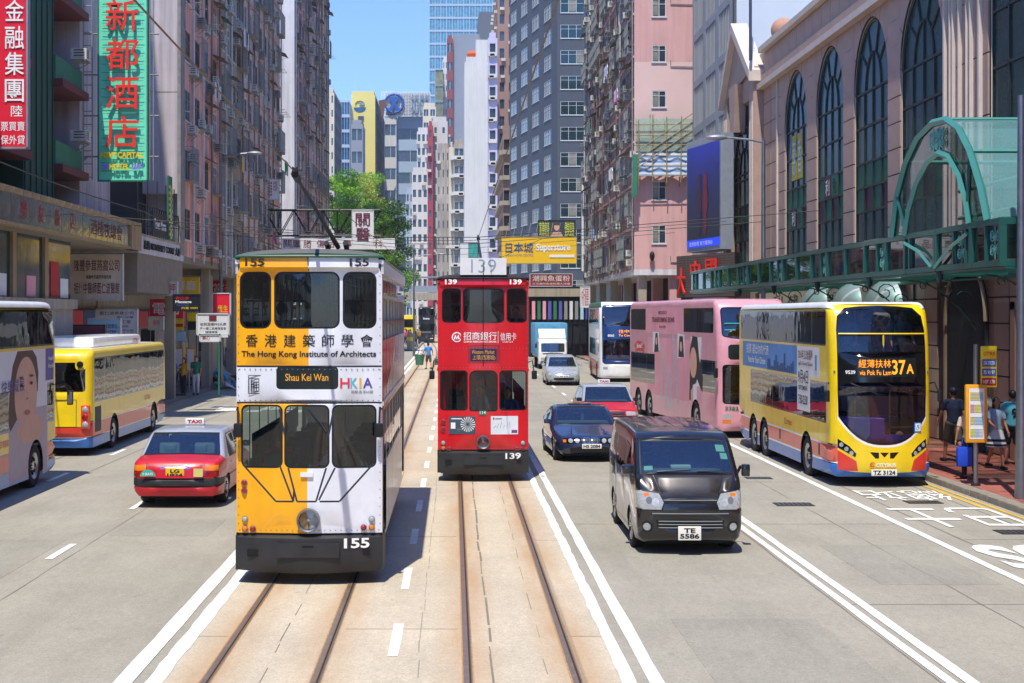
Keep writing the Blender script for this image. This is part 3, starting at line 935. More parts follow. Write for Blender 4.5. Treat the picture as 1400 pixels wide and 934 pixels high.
    f_ = lambda x_: bow(x_) * 1.7 - .09
    rows = [(.685, .05), (.66, 0), (.45, -.01), (.24, 0), (.2, .03)]
    v = [(x_, f_(x_) + d, z_ - .03 * (1 - (x_ / 1.03) ** 2) * (z_ < .3)) for z_, d in rows for x_ in xs]
    b.add(v, [(i * (n + 1) + j, i * (n + 1) + j + 1, (i + 1) * (n + 1) + j + 1, (i + 1) * (n + 1) + j) for i in range(len(rows) - 1) for j in range(n)], 'bumper_black', True)
    for sgn in (-1, 1): b.box(sgn * (W / 2 + .01), sgn * (W / 2 - .03), f_(W / 2), .9, .2, .68, 'bumper_black')
    b.add([(x_, f_(x_) + .05, .685) for x_ in xs] + [(x_, .12, .70) for x_ in xs], [(j, j + 1, n + 2 + j, n + 1 + j) for j in range(n)], 'bumper_black')
    b.build('bumper', root, weld=True)
    b = MB(); b.box(-.44, .44, f_(0) - .03, f_(0), .4, .6, 'bumper_black'); b.box(-.08, .08, f_(0) - .034, f_(0) - .02, .54, .565, 'chassis'); 
    b.box(-.86, -.62, f_(.75) - .02, f_(.75), .4, .5, 'chassis'); b.box(.6, .68, f_(.75) - .02, f_(.75), .42, .5, 'chassis'); b.box(.72, .86, f_(.8) - .02, f_(.8), .42, .5, 'chassis')
    b.build('coupler_plate', root)
    text(sp['num'], (.5, f_(.5) - .02, .52), (1, .2, 0), (0, 0, 1), .36, .14, 'ink_white', root, name='fleet_number', bold=.03)
    b = MB()
    for z_ in (2.58, 3.02, .76):
        for x_ in np.linspace(-.98, .98, 27): b.box(x_ - .007, x_ + .007, bow(x_) - .005, bow(x_), z_ - .007, z_ + .007, 'steel')
    for z_ in np.arange(.85, 4.35, .12):
        for x_ in (-.995, .995): b.box(x_ - .006, x_ + .006, bow(x_) - .005, bow(x_), z_ - .006, z_ + .006, 'steel')
    b.build('rivet', root, kind='stuff')
    # headlamp
    hx, hz, hr = sp['lamp']
    hl = put('headlight', None, root, (hx, -.01, hz))
    b = MB(); b.lathe([(0, .02), (hr * .75, .02), (hr * .8, -.0), (hr * .82, -.085), (hr * .95, -.095), (hr, -.07), (hr, .05)], axis='y', m='steel', n=28); b.build('lamp_housing', hl)
    b = MB(); b.lathe([(0, -.075), (hr * .4, -.072), (hr * .82, -.06)], axis='y', m='lens_glass', n=24); b.build('lens', hl)
    b = MB(); b.sphere((0, .0, 0), hr * .2, 'white_paint', 10); b.tube([(0, 0, -hr * .6), (0, 0, 0)], .012, 'dark_metal'); b.build('bulb', hl)
    for x_, z_, m_, r_ in sp['lamps']:
        y_ = bow(x_); b = MB(); b.lathe([(0, -.05), (r_ * .6, -.046), (r_, -.025), (r_, .0)], (x_, y_, z_), 'y', m_, 14)
        b.lathe([(r_ * 1.18, .0), (r_ * 1.18, -.018), (r_, -.02)], (x_, y_, z_), 'y', 'steel', 14); b.build('signal_lamp', root)
    # mirrors
    for sgn in (-1, 1):
        x_ = sgn * W / 2
        mirror(root, (x_, .12, sp['mz'] + .28), (x_ + sgn * sp['mo'], .0 - .05, sp['mz']), (.12, .07, .2), .014)
    # wheels / truck
    b = MB(); b.box(-.75, .75, 2.6, 6.6, .25, .6, 'chassis')
    for y in (3.2, 6): 
        for x_ in (-.565, .565): b.lathe([(0, -.05), (.38, -.05), (.38, .05), (0, .05)], (x_, y, .39), 'x', 'dark_metal', 20)
    b.build('truck', root)
    # interior seats
    for z_ in (2.62, .72):
        for i in range(7):
            for x_ in (-.6, .45): put('seat', seat_mesh('tram_seat'), root, (x_, 1.1 + i * 1.05, z_), (0, 0, 0))
    b = MB()
    for y in np.arange(1, Lg - .5, 1.1):
        for x_ in (-.35, .25): b.tube([(x_, y, 2.62), (x_, y, 4.46)], .014, 'steel', 6, False)
    b.tube([(-.35, .5, 4.3), (-.35, Lg - .4, 4.3)], .012, 'steel', 6); b.tube([(.25, .5, 4.3), (.25, Lg - .4, 4.3)], .012, 'steel', 6)
    b.tube([(-.9, .16, 3.98), (.9, .16, 3.98)], .014, 'steel', 6); b.tube([(.5, .2, .8), (.5, .2, 2.4)], .014, 'steel', 6)
    b.build('handrail', root)
    # trolley pole on the roof
    if sp.get('pole'):
        a, c = [Vector(q) for q in sp['pole']]
        b = MB(); b.box(a.x - .25, a.x + .25, a.y - .5, a.y + .5, 4.68, 4.74, 'dark_metal')
        for dx in (-.16, .16): b.tube([(a.x + dx, a.y - .35, 4.72), (a.x + dx, a.y, 4.98), (a.x + dx, a.y + .35, 4.72)], .03, 'dark_metal', 6); b.tube([(a.x + dx, a.y + .3, 4.8), (a.x + dx, a.y - .45, 5.0)], .045, 'dark_metal', 8)
        b.tube([a, a + (c - a) * .3, c], [.045, .035, .02], 'dark_metal', 8)
        d = (c - a).normalized()
        b.tube([c - d * .35, c + d * .02], .05, 'dark_metal', 8); b.lathe([(0, -.03), (.07, -.03), (.05, 0), (.07, .03), (0, .03)], c + Vector((0, 0, .03)), 'x', 'dark_metal', 12)
        b.build('trolley_pole', root)
    emit(P, root)
    return root
mat('bumper_black', '2b2c2e', .55, var=.35, scale=3)
mat('tram_seat', '2c4d42', .6, var=.1)
paint('tram_yellow', 'ffb300', .38); paint('tram_white', 'e6e9f0', .38); paint('tram_red', 'd8131f', .34); paint('navy_line', '1e2438', .4)
mat('roof_grey', '62635f', .85, var=.2)
mat('side_cream', 'e8e0d6', .4, var=.15, coat=.3, streak=.25)
paint('side_red', 'c8202c', .35); paint('side_blue', '3f5f9f', .4)
mat('display_dark', '15201c', .3, var=.1)
Wd = {}
c155 = 97.6
X1 = lambda p: (p - 422) / c155
Z1 = lambda p: 3.8 - (p - 429) / c155
win155 = []
for x0, x1, a, b in ((329, 368, 447, 374), (377, 462, 447, 374), (471, 512, 447, 374)): win155.append((X1(x0), X1(x1), Z1(a), Z1(b), .09))
for x0, x1, a, b in ((331, 384, 638, 556), (391, 448, 638, 556), (456, 512, 638, 556)): win155.append((X1(x0), X1(x1), Z1(a), Z1(b), .07))
def bar(x0, y0, x1, y1, w=.026):
    a, b = np.array((X1(x0), Z1(y0))), np.array((X1(x1), Z1(y1))); d = b - a; d /= np.linalg.norm(d); n = np.array((-d[1], d[0])) * w / 2
    return [tuple(a - n), tuple(b - n), tuple(b + n), tuple(a + n)]
Y_, Wt, Nv = ('front', 'tram_yellow'), ('front', 'tram_white'), ('front', 'navy_line')
lines155 = [(Nv, rect(-1.02, 1.02, Z1(502.5), Z1(500))), (Nv, rect(-1.02, 1.02, Z1(552.5), Z1(550)))]
vl = [(331, 636, 377, 686), (377, 686, 401, 686), (401, 686, 382, 636), (382, 560, 389, 595), (401, 686, 402, 668), (394, 640, 406, 686), (406, 686, 432, 686), (432, 686, 446, 640), (456, 560, 449, 597), (458, 640, 436, 684), (437, 686, 464, 686), (464, 686, 511, 634)]
over155 = [(('front', 'navy_line'), bar(*q)) for q in vl]
dsp = rrect(X1(379), X1(461), Z1(531), Z1(503), .04)
over155 += [(('display_frame', 'trim_black'), grow(dsp, .015)), (('display', 'display_dark'), dsp)]
T155 = tram(dict(label='yellow and white tram numbered 155 on the left hand track, nearest to the camera', loc=(-2.03, 20.5, 0), num='155', numx=(-.88, .58), numm='ink',
    base=Wt, paint=[(Y_, rect(-1.03, 0, Z1(501), 4.52)), (Y_, rect(-1.03, -.02, .7, Z1(551)))] + lines155, windows=win155, over=over155,
    head=lambda x: 'tram_yellow' if x < -.06 else 'tram_white', side=dict(base=('side', 'side_cream'), post='side_cream', paint=[(('side', 'side_red'), [(.1, 3.42), (.1, 2.5), (3, 2.9), (5.2, 3.42)]), (('side', 'side_blue'), [(5.2, 3.42), (4.2, 3.0), (9.3, 2.75), (9.3, 3.42)]), (('side', 'side_red'), [(.1, 2.5), (4, 2.5), (2, 2.44), (.1, 2.1)])]),
    eave='tram_white', roof='roof_grey', gutter='tram_green', lamp=(0.0, Z1(711), .165), mz=2.27 - .1, mo=-.04,
    lamps=[(X1(333), Z1(661), 'red_lens', .038), (X1(333), Z1(672), 'red_lens', .038), (X1(334), Z1(711), 'lamp_glass', .038), (X1(334), Z1(724), 'amber_lens', .038), (X1(345), Z1(724), 'red_lens', .038),
           (X1(497), Z1(722), 'red_lens', .038), (X1(508), Z1(711), 'lamp_glass', .038), (X1(508), Z1(722), 'amber_lens', .038)],
    pole=((.04, 4.7, 4.95), (.04, -2.15, 5.55)))) if mat('tram_green', '2d6e52', .5) else None
rx = lambda s, x0, x1, y0, y1, m, b=.012, nm='lettering', sk=0: text(s, (X1(x0), -.004, Z1(y1)), (1, 0, 0), (0, 0, 1), X1(x1) - X1(x0), Z1(y0) - Z1(y1), m, T155, bold=b, name=nm, skew=sk)
def front_text(tr, s, x0, x1, z0, z1, m, bold=.012, name='lettering', d=.006, chars=False, W=2.05, bow=.10):
    """lettering laid on the bowed front, bent with it"""
    v, fs = text_mesh(s, bold)
    P = []
    for a, b in v:
        x = x0 + a * (x1 - x0); P.append((x, bow * (x / (W / 2)) ** 2 - d, z0 + b * (z1 - z0)))
    mb = MB(); mb.add(P, fs, m); return mb.build(name, tr)
for i, ch in enumerate('香港建築師學會'):
    a = X1(335 + i * 26.3); front_text(T155, ch, a, a + .172, Z1(474.5), Z1(457.5), 'ink', .008)
front_text(T155, 'The Hong Kong Institute of Architects', X1(329), X1(514), Z1(490.5), Z1(480), 'ink', .022)
front_text(T155, 'Shau Kei Wan', X1(390), X1(449), Z1(521), Z1(511), 'led_dim', .01, d=.012)
# building emblem and four-letter logo
e = MB(); x, z = X1(348), Z1(526)
def obox(mb, x0, x1, z0, z1, m, y=.0): mb.box(x0, x1, y, y + .006, z0, z1, m)
yb = .10 * (x / 1.025) ** 2 - .008
for t in ((-.095, -.085, -.13, .13), (.085, .095, -.13, .13), (-.095, .095, .12, .13), (-.095, .095, -.13, -.12), (-.06, .06, .075, .085), (-.06, .06, .03, .04), (-.06, -.05, -.1, .085), (.05, .06, -.1, .085), (-.06, .06, -.1, -.09), (-.06, .06, -.045, -.035), (-.02, -.012, -.1, .03), (.016, .024, -.1, .03), (-.06, .06, -.01, 0)):
    obox(e, x + t[0], x + t[1], z + t[2], z + t[3], 'ink', yb)
e.build('emblem', T155)
for s, x0, x1, c in (('H', 465, 478, 'd8344a'), ('K', 479, 489, '5fb7c4'), ('I', 491, 494, 'e8b020'), ('A', 496, 509, '5a4aa0')):
    front_text(T155, s, X1(x0), X1(x1), Z1(531), Z1(517), mat('logo_' + s.lower(), c, .5, var=0), .02)
front_text(T155, '築動香港60載', X1(480), X1(510), Z1(538.5), Z1(534), 'grey_plastic', .0)
# wiper
b = MB(); b.tube([(X1(421), -.02, Z1(560)), (X1(434), -.05, Z1(576)), (X1(446), -.03, Z1(592))], .012, 'trim_black', 6); b.tube([(X1(430), -.03, Z1(563)), (X1(446), -.03, Z1(590))], .008, 'steel', 5); b.build('wiper', T155)
b = MB(); b.box(X1(411), X1(428), -.03, 0, Z1(652), Z1(646), 'tram_white'); b.build('step_bracket', T155)
b = MB(); b.tube([(0, -.09, 4.6), (0.0, -.1, 4.5), (.0, -.02, 4.4)], .006, 'ink', 4, False); b.tube([(0, -.06, 4.62), (0, .2, 4.72)], .01, 'ink', 5); b.build('cable', T155)

c139 = 60.5
X3 = lambda p: (p - 660.5) / c139
Z3 = lambda p: 3.8 - (p - 429) / c139
win139 = [(X3(605.5), X3(629), Z3(440), Z3(396), .08), (X3(634), X3(688), Z3(440), Z3(396), .08), (X3(694), X3(719), Z3(440), Z3(396), .08),
          (X3(603), X3(638), Z3(560), Z3(508), .06), (X3(643), X3(679), Z3(561), Z3(508), .04, .12), (X3(684), X3(719), Z3(560), Z3(508), .06)]
dsp = rrect(X3(643), X3(679), Z3(494), Z3(477), .02)
T139 = tram(dict(label='red tram numbered 139 coming towards the camera on the right hand track', loc=(.67, 33.05, 0), num='139', numx=(-.86, .6), numm='ink_white',
    base=('front', 'tram_red'), paint=[], windows=win139, over=[(('display_frame', 'tram_red_dark'), rrect(X3(640), X3(683), Z3(497), Z3(472), .02)), (('display', mat('display_blue', '1a2650', .3)), dsp)],
    head=lambda x: 'tram_red', side=dict(base=('side', 'tram_red'), post='tram_red'), eave='tram_red', roof='roof_dark', gutter='roof_dark', lamp=(0, Z3(604), .155), mz=2.42, mo=.13,
    lamps=[(X3(606), Z3(577), 'red_lens', .05), (X3(606), Z3(587), 'red_lens', .05), (X3(606), Z3(606), 'lamp_glass', .045), (X3(606), Z3(613), 'amber_lens', .04), (X3(614), Z3(614), 'red_lens', .045),
           (X3(707), Z3(614), 'red_lens', .045), (X3(715), Z3(606), 'lamp_glass', .045), (X3(715), Z3(613), 'red_lens', .045)],
    pole=((.0, 1.8, 4.95), (.05, 9.5, 6.0)))) if (mat('roof_dark', '2c2a2c', .8), paint('tram_red_dark', 'a81420')) else None
f3 = lambda s, x0, x1, y0, y1, m, b=.012, nm='lettering', d=.006: front_text(T139, s, X3(x0), X3(x1), Z3(y1), Z3(y0), m, b, nm, d)
f3('招商銀行', 633.5, 679, 454, 465, 'ink_white', .03); f3('CHINA MERCHANTS BANK', 634, 679, 466, 468.5, 'ink_white', .02)
f3('信用卡', 684, 706, 455, 465.5, 'ink_white', .0); f3('Credit Card', 687, 701, 466, 468.5, 'ink_white', .0); f3('|', 680.6, 681.4, 453, 469, 'ink_white', .0)
f3('Western Market', 645, 676, 478.5, 484, 'led_dim', .0, d=.012); f3('上環(西港城)', 646, 677, 485.5, 493, 'led_dim', .0, d=.012)
f3('114', 656, 664, 562, 566, 'ink_white', .01, d=.016)
b = MB(); b.box(X3(655), X3(665), -.012, .002, Z3(567.5), Z3(561.5), mat('plate_green', '1f7a55', .5)); b.build('route_plate', T139)
# round emblem
b = MB(); cx_, cz_ = X3(624.5), Z3(461); yy = .1 * (cx_ / 1.025) ** 2
b.lathe([(0, -.008), (.115, -.008)], (cx_, yy, cz_), 'y', 'ink_white', 24); b.lathe([(0, -.011), (.09, -.011)], (cx_, yy, cz_), 'y', 'tram_red', 24)
b.add([(cx_ - .07, yy - .014, cz_ - .05), (cx_ - .035, yy - .014, cz_ + .06), (cx_, yy - .014, cz_ - .02), (cx_ + .035, yy - .014, cz_ + .06), (cx_ + .07, yy - .014, cz_ - .05), (cx_ + .035, yy - .014, cz_ - .05), (cx_ + .03, yy - .014, cz_ + .0), (cx_, yy - .014, cz_ - .06), (cx_ - .03, yy - .014, cz_ + .0), (cx_ - .035, yy - .014, cz_ - .05)],
      [(0, 1, 8, 9), (1, 2, 7, 8), (2, 3, 6, 7), (3, 4, 5, 6)], 'ink_white'); b.build('emblem', T139)
# two posters on the front
def poster(tr, x0, x1, z0, z1, c, extra, nm='poster'):
    xm = (x0 + x1) / 2; y = .1 * (x0 / 1.025) ** 2 - .02 if x0 < 0 else .1 * (x0 / 1.025) ** 2 - .012
    y2 = .1 * (x1 / 1.025) ** 2 - .012
    e = put(nm, None, tr, (x0, y, z0)); w, h = x1 - x0, z1 - z0
    e.rotation_euler = (0, 0, math.atan2(y2 - y, w))
    b = MB(); b.box(0, w, 0, .008, 0, h, c); b.build('board', e); extra(e, w, h); return e
def px1(e, w, h):
    b = MB(); cx, cz = w * .72, h * .55
    for i in range(18):
        a = 2 * PI * i / 18; b.add([(cx + .03 * math.cos(a), -.003, cz + .03 * math.sin(a)), (cx + .17 * math.cos(a + .07), -.003, cz + .17 * math.sin(a + .07)), (cx + .17 * math.cos(a - .07), -.003, cz + .17 * math.sin(a - .07))], [(0, 1, 2)], 'ink_white')
    b.box(w * .08, w * .25, -.004, -.002, h * .3, h * .65, 'ink_white'); b.box(w * .3, w * .5, -.004, -.002, h * .2, h * .3, 'grey_plastic'); b.box(w * .1, w * .5, -.004, -.002, h * .84, h * .9, 'ink_white'); b.build('print', e)
def px2(e, w, h):
    b = MB(); b.box(w * .08, w * .13, -.004, -.002, h * .8, h * .92, 'ink_red'); b.box(w * .16, w * .4, -.004, -.002, h * .83, h * .88, 'grey_plastic'); b.box(w * .76, w * .84, -.004, -.002, h * .08, h * .24, 'ink_red'); b.box(w * .84, w * .97, -.004, -.002, h * .08, h * .24, 'side_blue')
    for i in range(6): b.tube([(w * .1 + i * w * .12, -.003, h * .35), (w * .2 + i * w * .1, -.003, h * (.5 + .1 * (i % 3)))], .003, 'grey_plastic', 4)
    b.build('print', e)
poster(T139, X3(613.5), X3(650), Z3(593.5), Z3(569.5), mat('poster_slate', '3c5564', .5, var=.3, scale=9), px1)
poster(T139, X3(671), X3(708.5), Z3(594), Z3(569), mat('poster_white', 'dfe6ec', .5, var=.06), px2)
# board with the number on the roof
b = MB(); b.box(X3(629) , X3(692), -.1, .1, Z3(376), Z3(353), 'white_paint'); rb = b.build('roof_board', T139)
b = MB(); b.box(X3(632), X3(690), -.05, .3, Z3(382), Z3(377), 'roof_dark'); [b.box(x_, x_ + .04, -.05, .05, 4.6, Z3(377), 'steel') for x_ in (-.45, 0, .42)]; b.build('roof_board_stand', T139)
text('139', (X3(644), -.104, Z3(373)), (1, 0, 0), (0, 0, 1), X3(678) - X3(644), .3, mat('pale_blue_ink', '8fa3b0', .6), rb, bold=-.008)
b = MB(); b.tube([(0, -.11, 4.95), (0, -.11, 4.6), (0, -.02, 4.4), (0, -.008, 2.6)], .008, 'ink', 4, False); b.build('cable', T139)
b = MB(); b.tube([(X3(652), -.01, Z3(520)), (X3(662), -.03, Z3(512)), (X3(664), -.02, Z3(528))], .012, 'trim_black', 5); b.build('wiper', T139)
person((-.07, .75, .72 + .1), 0, 'driver', shirt='3f6fb0', sit=True, parent=T139, arms=((.9, .2), (.9, .2)), detail=False, trousers='22252c')
person((-.55, 1.0, 2.62), 0, 'p', shirt='2a2a30', sit=True, parent=T139, arms=((.4, .2), (.4, .2)), detail=False)
person((.78, .9, 2.62), 0, 'p', shirt='5a3030', sit=True, parent=T139, arms=((.4, .2), (.4, .2)), detail=False)
person((.6, 1.3, .72), 0, 'p', shirt='3850a0', sit=True, parent=T139, arms=((.4, .2), (.4, .2)), detail=False)
person((.6, 1.2, 2.62), PI, 'p', shirt='8a8c4a', sit=True, parent=T155, arms=((.4, .2), (.4, .2)), detail=False)
person((.2, 1.4, 2.62), PI, 'p', shirt='4a3030', sit=True, parent=T155, arms=((.4, .2), (.4, .2)), detail=False, hair='long')
person((-.55, 1.5, 2.62), PI, 'p', shirt='3a3a44', sit=True, parent=T155, arms=((.4, .2), (.4, .2)), detail=False)
person((-.6, 1.6, .72), PI, 'p', shirt='7a2020', sit=True, parent=T155, arms=((.4, .2), (.4, .2)), detail=False)
# far black tram
TB = tram(dict(label='far black tram standing beneath the footbridge on the left track', loc=(wx(583, 190), 190, 0), num='155'[:0] or '68', numx=(-.86, .6), numm='ink_white', base=('front', paint('tram_black', '18191b')),
    paint=[], windows=win139, over=[(('display', 'display_dark'), dsp), (('front', 'grey_plastic'), rect(-.6, .6, 1.3, 1.5))], head=lambda x: 'tram_black', side=dict(base=('side', 'tram_black'), post='tram_black'), eave='tram_black', roof='roof_dark',
    lamp=(0, .9, .17), mz=2.4, mo=.13, lamps=[(-.8, .95, 'lamp_glass', .05), (.8, .95, 'lamp_glass', .05)]))
front_text(TB, 'Events', -.4, .4, 3.05, 3.3, 'ink_white', .03)
# ================================================================== BUSES
paint('bus_yellow', 'f7d417', .3); paint('bus_red', 'e0402f', .35); paint('bus_blue', '2f72c4', .35); paint('bus_white', 'f2f2ee', .4)
paint('bus_pink', 'e2a0aa', .35); paint('bus_coral', 'e8705a', .4); paint('bus_lightblue', '6f9ad0', .4); paint('purple', '9c84ee', .5); paint('glossy_black', '0b0c0e', .12)
mat('ad_blue', '4f93d6', .45, var=.35, scale=.6); mat('ad_white', 'e4e6e6', .5, var=.06); mat('ad_pink', 'eaa3ae', .5, var=.15, scale=.8); mat('ad_mauve', 'b9abb2', .5, var=.1)
mat('face_print', 'dcae94', .55, var=.12, scale=3); mat('hair_print', '5a4238', .6, var=.3, scale=6); mat('ad_violet', '5c5a9c', .5, var=.1); mat('lip_print', 'b0484c', .5, var=0); mat('silver_print', 'b9bfc6', .4, var=.3, scale=8)
glass('windscreen_glass', 'c4c6dc', .05); glass('windscreen_clear', '9aa6a8', .04)
mat('seat_blue', '5a5cb0', .8, var=.1)
sideT = lambda root, s, y, z, w, h, m, x=-1.1, b=.015, nm='lettering', up=(0, 0, 1): text(s, (x - .008, y, z), (0, -1, 0), up, w, h, m, root, bold=b, name=nm)
def bus_interior(root, W, L, floors, n=8, seat='seat_blue'):
    b = MB()
    for z in floors: b.box(-W / 2 + .06, W / 2 - .06, .5 if z < 1.5 else .25, L - .1, z - .06, z, 'interior')
    b.build('floor', root)
    if len(floors) > 1:
        b = MB(); b.box(-W / 2 + .05, W / 2 - .05, .35, L - .1, floors[1] - .2, floors[1] - .1, 'interior_light'); b.build('ceiling', root)
    sm_ = seat_mesh(seat)
    for z in floors:
        for i in range(n):
            for x in (-W * .3, W * .3): put('seat', sm_, root, (x, (1.2 if z > 1.5 else 2.2) + i * .95, z))
    b = MB()
    for z in floors:
        for i in range(n): b.tube([(-W * .12, 1.4 + i * .95, z), (-W * .12, 1.4 + i * .95, z + 1.5)], .014, 'pole_yellow', 5, False)
    b.build('handrail', root)
mat('pole_yellow', 'e8c81a', .4)
def double_decker(sp):
    global WC
    W, L, H = sp.get('W', 2.2), sp.get('L', 10.8), sp.get('H', 4.05)
    WC = .47
    root = thing('double_decker_bus', sp['label'], 'bus', sp['loc'], sp.get('rz', 0), 'double decker buses')
    sil = rounded([(.06, .22), (.0, .45), (0.0, 2.2), (.07, 3.25), (.42, H), (1.2, H + .02), (L - .3, H), (L, H - .25), (L, .26)], [0, .2, .3, .5, .55, .3, .3, .25, 0], 6)
    bul = sp.get('bulge', .30)
    def warp(x, y, z):
        k = max(0, 1 - y / 1.6); kr = max(0, 1 - (L - y) / 1.2)
        return (x, y + bul * (abs(x) / (W / 2)) ** 3 * k ** 1.5 - .12 * (abs(x) / (W / 2)) ** 3 * kr, z)
    S = Shell(sil, W, .13, [(sp.get('fw', 2.5), .58)] + [(q, .58) for q in sp.get('rw', (7.2, 8.6))], .24, warp, .22)
    for sgn in (-1, 1):
        S.side(sgn, sp['side'](sgn), sp['base'], .6)
    S.strip(sp['front'](S) + sp.get('rear', lambda S: [])(S), sp['base'], .22)
    emit(S.parts, root)
    for x, y in [(s * (W / 2 - .0), q) for s in (-1, 1) for q in (sp.get('fw', 2.5),) + tuple(sp.get('rw', (7.2, 8.6)))]:
        wheel(root, x - (.03 if x > 0 else -.03), y, .47, .27, 'bus')
    b = MB(); b.box(-W / 2 + .3, W / 2 - .3, .3, L - .2, .2, .55, 'chassis')
    for q in (sp.get('fw', 2.5),) + tuple(sp.get('rw', (7.2, 8.6))): b.box(-W / 2 + .3, W / 2 - .3, q - .6, q + .6, .3, 1.06, 'chassis')
    b.build('chassis', root)
    bus_interior(root, W, L, (.95, 2.55), seat=sp.get('seat', 'seat_blue'))
    return root, S
Yb, Bk = ('body', 'bus_yellow'), ('body', 'glossy_black')
def city_side(ads, L=10.8, up0=.55, winback=9.0):
    def f(sgn):
        r = [(('body', 'bus_white'), rect(-1, 20, 3.9, 5)),
             (('body', 'bus_white'), rect(-1, 20, .50, .92)), (('body', 'bus_coral'), rect(-1, 20, .55, .88)), (('body', 'bus_blue'), rect(-1, 20, .0, .505)),
             (Bk, rrect(up0, L - .35, 3.08, 3.88, .08)), (Bk, rrect(.5, winback, 1.36, 2.27, .08))]
        for y in np.arange(1.3, L - .3, 1.22): r.append((('panel_joint', 'grey_plastic'), rect(y, y + .012, .26, 1.33)))
        for y, z in ((5.2, .62), (8.2, .62), (1.2, .6)): r.append((('side_vent', 'dark_metal'), rect(y, y + .16, z, z + .26)))
        for i, p in enumerate(pane_lines(up0 + .03, L - .4, 3.12, 3.84, 7, .05, .04)): r.append((('window#u%d%d' % (i, sgn), 'side_glass'), p))
        for i, p in enumerate(pane_lines(.55, winback - .04, 1.41, 2.22, 6, .05, .04)): r.append((('window#l%d%d' % (i, sgn), 'side_glass'), p))
        if sgn < 0: r += ads
        return r
    return f
def city_front(S):
    us = [(-.95 + 1.9 * i / 16, .98 + .62 * abs(-1 + i / 8) ** 2.6) for i in range(17)]
    mask = [(a * 1.01, z - .05) for a, z in us] + [(.99, 3.3), (.93, 3.75), (.75, 3.93), (0, 3.98), (-.75, 3.93), (-.93, 3.75), (-.99, 3.3)]
    white = [(a * 1.03, z - .10) for a, z in us] + [(1.1, 2.0), (-1.1, 2.0)]
    lowg = us + [(.95, 2.22), (-.95, 2.22)]
    upg = [(-.955, 2.95), (.955, 2.95), (.955, 3.35), (.9, 3.7), (.74, 3.87), (0, 3.92), (-.74, 3.87), (-.9, 3.7), (-.955, 3.35)]
    r = [(('body', 'bus_white'), [(-1.2, S.tf(4.02) - .05), (1.2, S.tf(4.02) - .05), (1.2, S.t[-1] - 3.9), (-1.2, S.t[-1] - 3.9)])]
    r += [(('body', 'bus_white'), S.F(white)), (Bk, S.F(mask)), (('windscreen#a', 'windscreen_glass'), S.F(lowg)), (('windscreen#b', 'windscreen_glass'), S.F(upg))]
    r += [(('body', 'bus_red'), S.F([(-1.2, .92), (-.95, .80), (-.6, .58), (-.56, .36), (-1.2, .36)])), (('body', 'bus_red'), S.F([(1.2, .92), (.95, .80), (.66, .6), (.6, .36), (1.2, .36)]))]
    r += [(('body', 'bus_blue'), S.F([(-1.2, .22), (-1.2, .40), (-.6, .34), (0, .30), (.6, .34), (1.2, .40), (1.2, .22)]))]
    for k, s in (('a', -1), ('b', 1)):
        hl = [(s * .97, 1.06), (s * .97, .86), (s * .62, .66), (s * .60, .74), (s * .74, .9)]
        r.append((('headlight#' + k, 'glossy_black'), S.F(hl)))
        for j, (x, z) in enumerate(((.90, .93), (.80, .84), (.70, .75))): r.append((('headlight#' + k, 'lamp_glass'), S.F(ell(s * x, z, .042, .05, 12))))
    for a, b_ in (((-.32, .78), (-.12, .64)), ((.32, .78), (.12, .64))): r.append((('grille', 'glossy_black'), S.F([a, (b_[0] - .08 * np.sign(b_[0]) * -1, b_[1]), (b_[0], b_[1]), (b_[0] * 1.0, .77)])))
    r.append((('grille', 'glossy_black'), S.F([(-.1, .77), (0, .66), (.1, .77)])))
    return r
ads37 = [(('advert_panel#blue', 'ad_blue'), rect(3.45, 10.1, 2.33, 3.03)), (('advert_panel#white', 'ad_white'), [(1.25, 2.33), (1.25, 3.03), (3.42, 3.03), (3.42, 1.5), (2.15, 1.5), (2.15, 2.33)])]
B37, S37 = double_decker(dict(label='yellow double decker with 37A on its display stopped at the right kerb', loc=(9.40, 31.9, 0), base=Yb, side=city_side(ads37), front=city_front))
def on_front(S, root, s, x0, x1, z0, z1, m, bold=.012, name='lettering', d=.012):
    v, fs = text_mesh(s, bold); P = []
    for a, b in v:
        p = S.fm(x0 + a * (x1 - x0), S.tf(z0 + b * (z1 - z0))); P.append((p[0], p[1] - d, p[2]))
    mb = MB(); mb.add(P, fs, m); return mb.build(name, root)
q = MB(); P_ = [S37.fm(x, S37.tf(z)) for z in (2.42, 2.83) for x in np.linspace(-.58, .72, 9)]
q.add([(a, b - .006, c) for a, b, c in P_], [(i, i + 1, i + 10, i + 9) for i in range(8)], 'display_dark'); q.build('display', B37)
on_front(S37, B37, '經薄扶林', -.55, .15, 2.62, 2.80, 'led_amber', .0); on_front(S37, B37, 'via Pok Fu Lam', -.53, .15, 2.46, 2.57, 'led_amber', .0); on_front(S37, B37, '37', .17, .47, 2.47, 2.79, 'led_amber', .02); on_front(S37, B37, 'A', .49, .66, 2.49, 2.70, 'led_amber', .02)
on_front(S37, B37, '9539', -.82, -.62, 2.48, 2.56, 'ink_white', .02)
on_front(S37, B37, 'CITYBUS', -.19, .25, .46, .54, 'ink_white', .03); on_front(S37, B37, 'C', -.32, -.22, .45, .56, 'bus_red', .04)
plate(B37, 'TZ 3124', -.02, -.05, .34, .56, .14)
b = MB()
for z in (3.36,): b.tube([(-.95, .22, z)] + [(x, .08 + .16 * abs(x) ** 3, z) for x in np.linspace(-.8, .8, 9)] + [(.95, .22, z)], .02, 'pole_yellow', 6)
b.tube([(0, .09, 2.98), (0, .09, 3.36)], .02, 'pole_yellow', 6); b.build('guard_rail', B37)
b = MB(); b.bbox(-.92, .1, .22, .6, 1.0, 1.52, 'purple', .1); b.bbox(.1, .9, .3, .6, .96, 1.12, 'purple', .06); b.build('dashboard', B37)
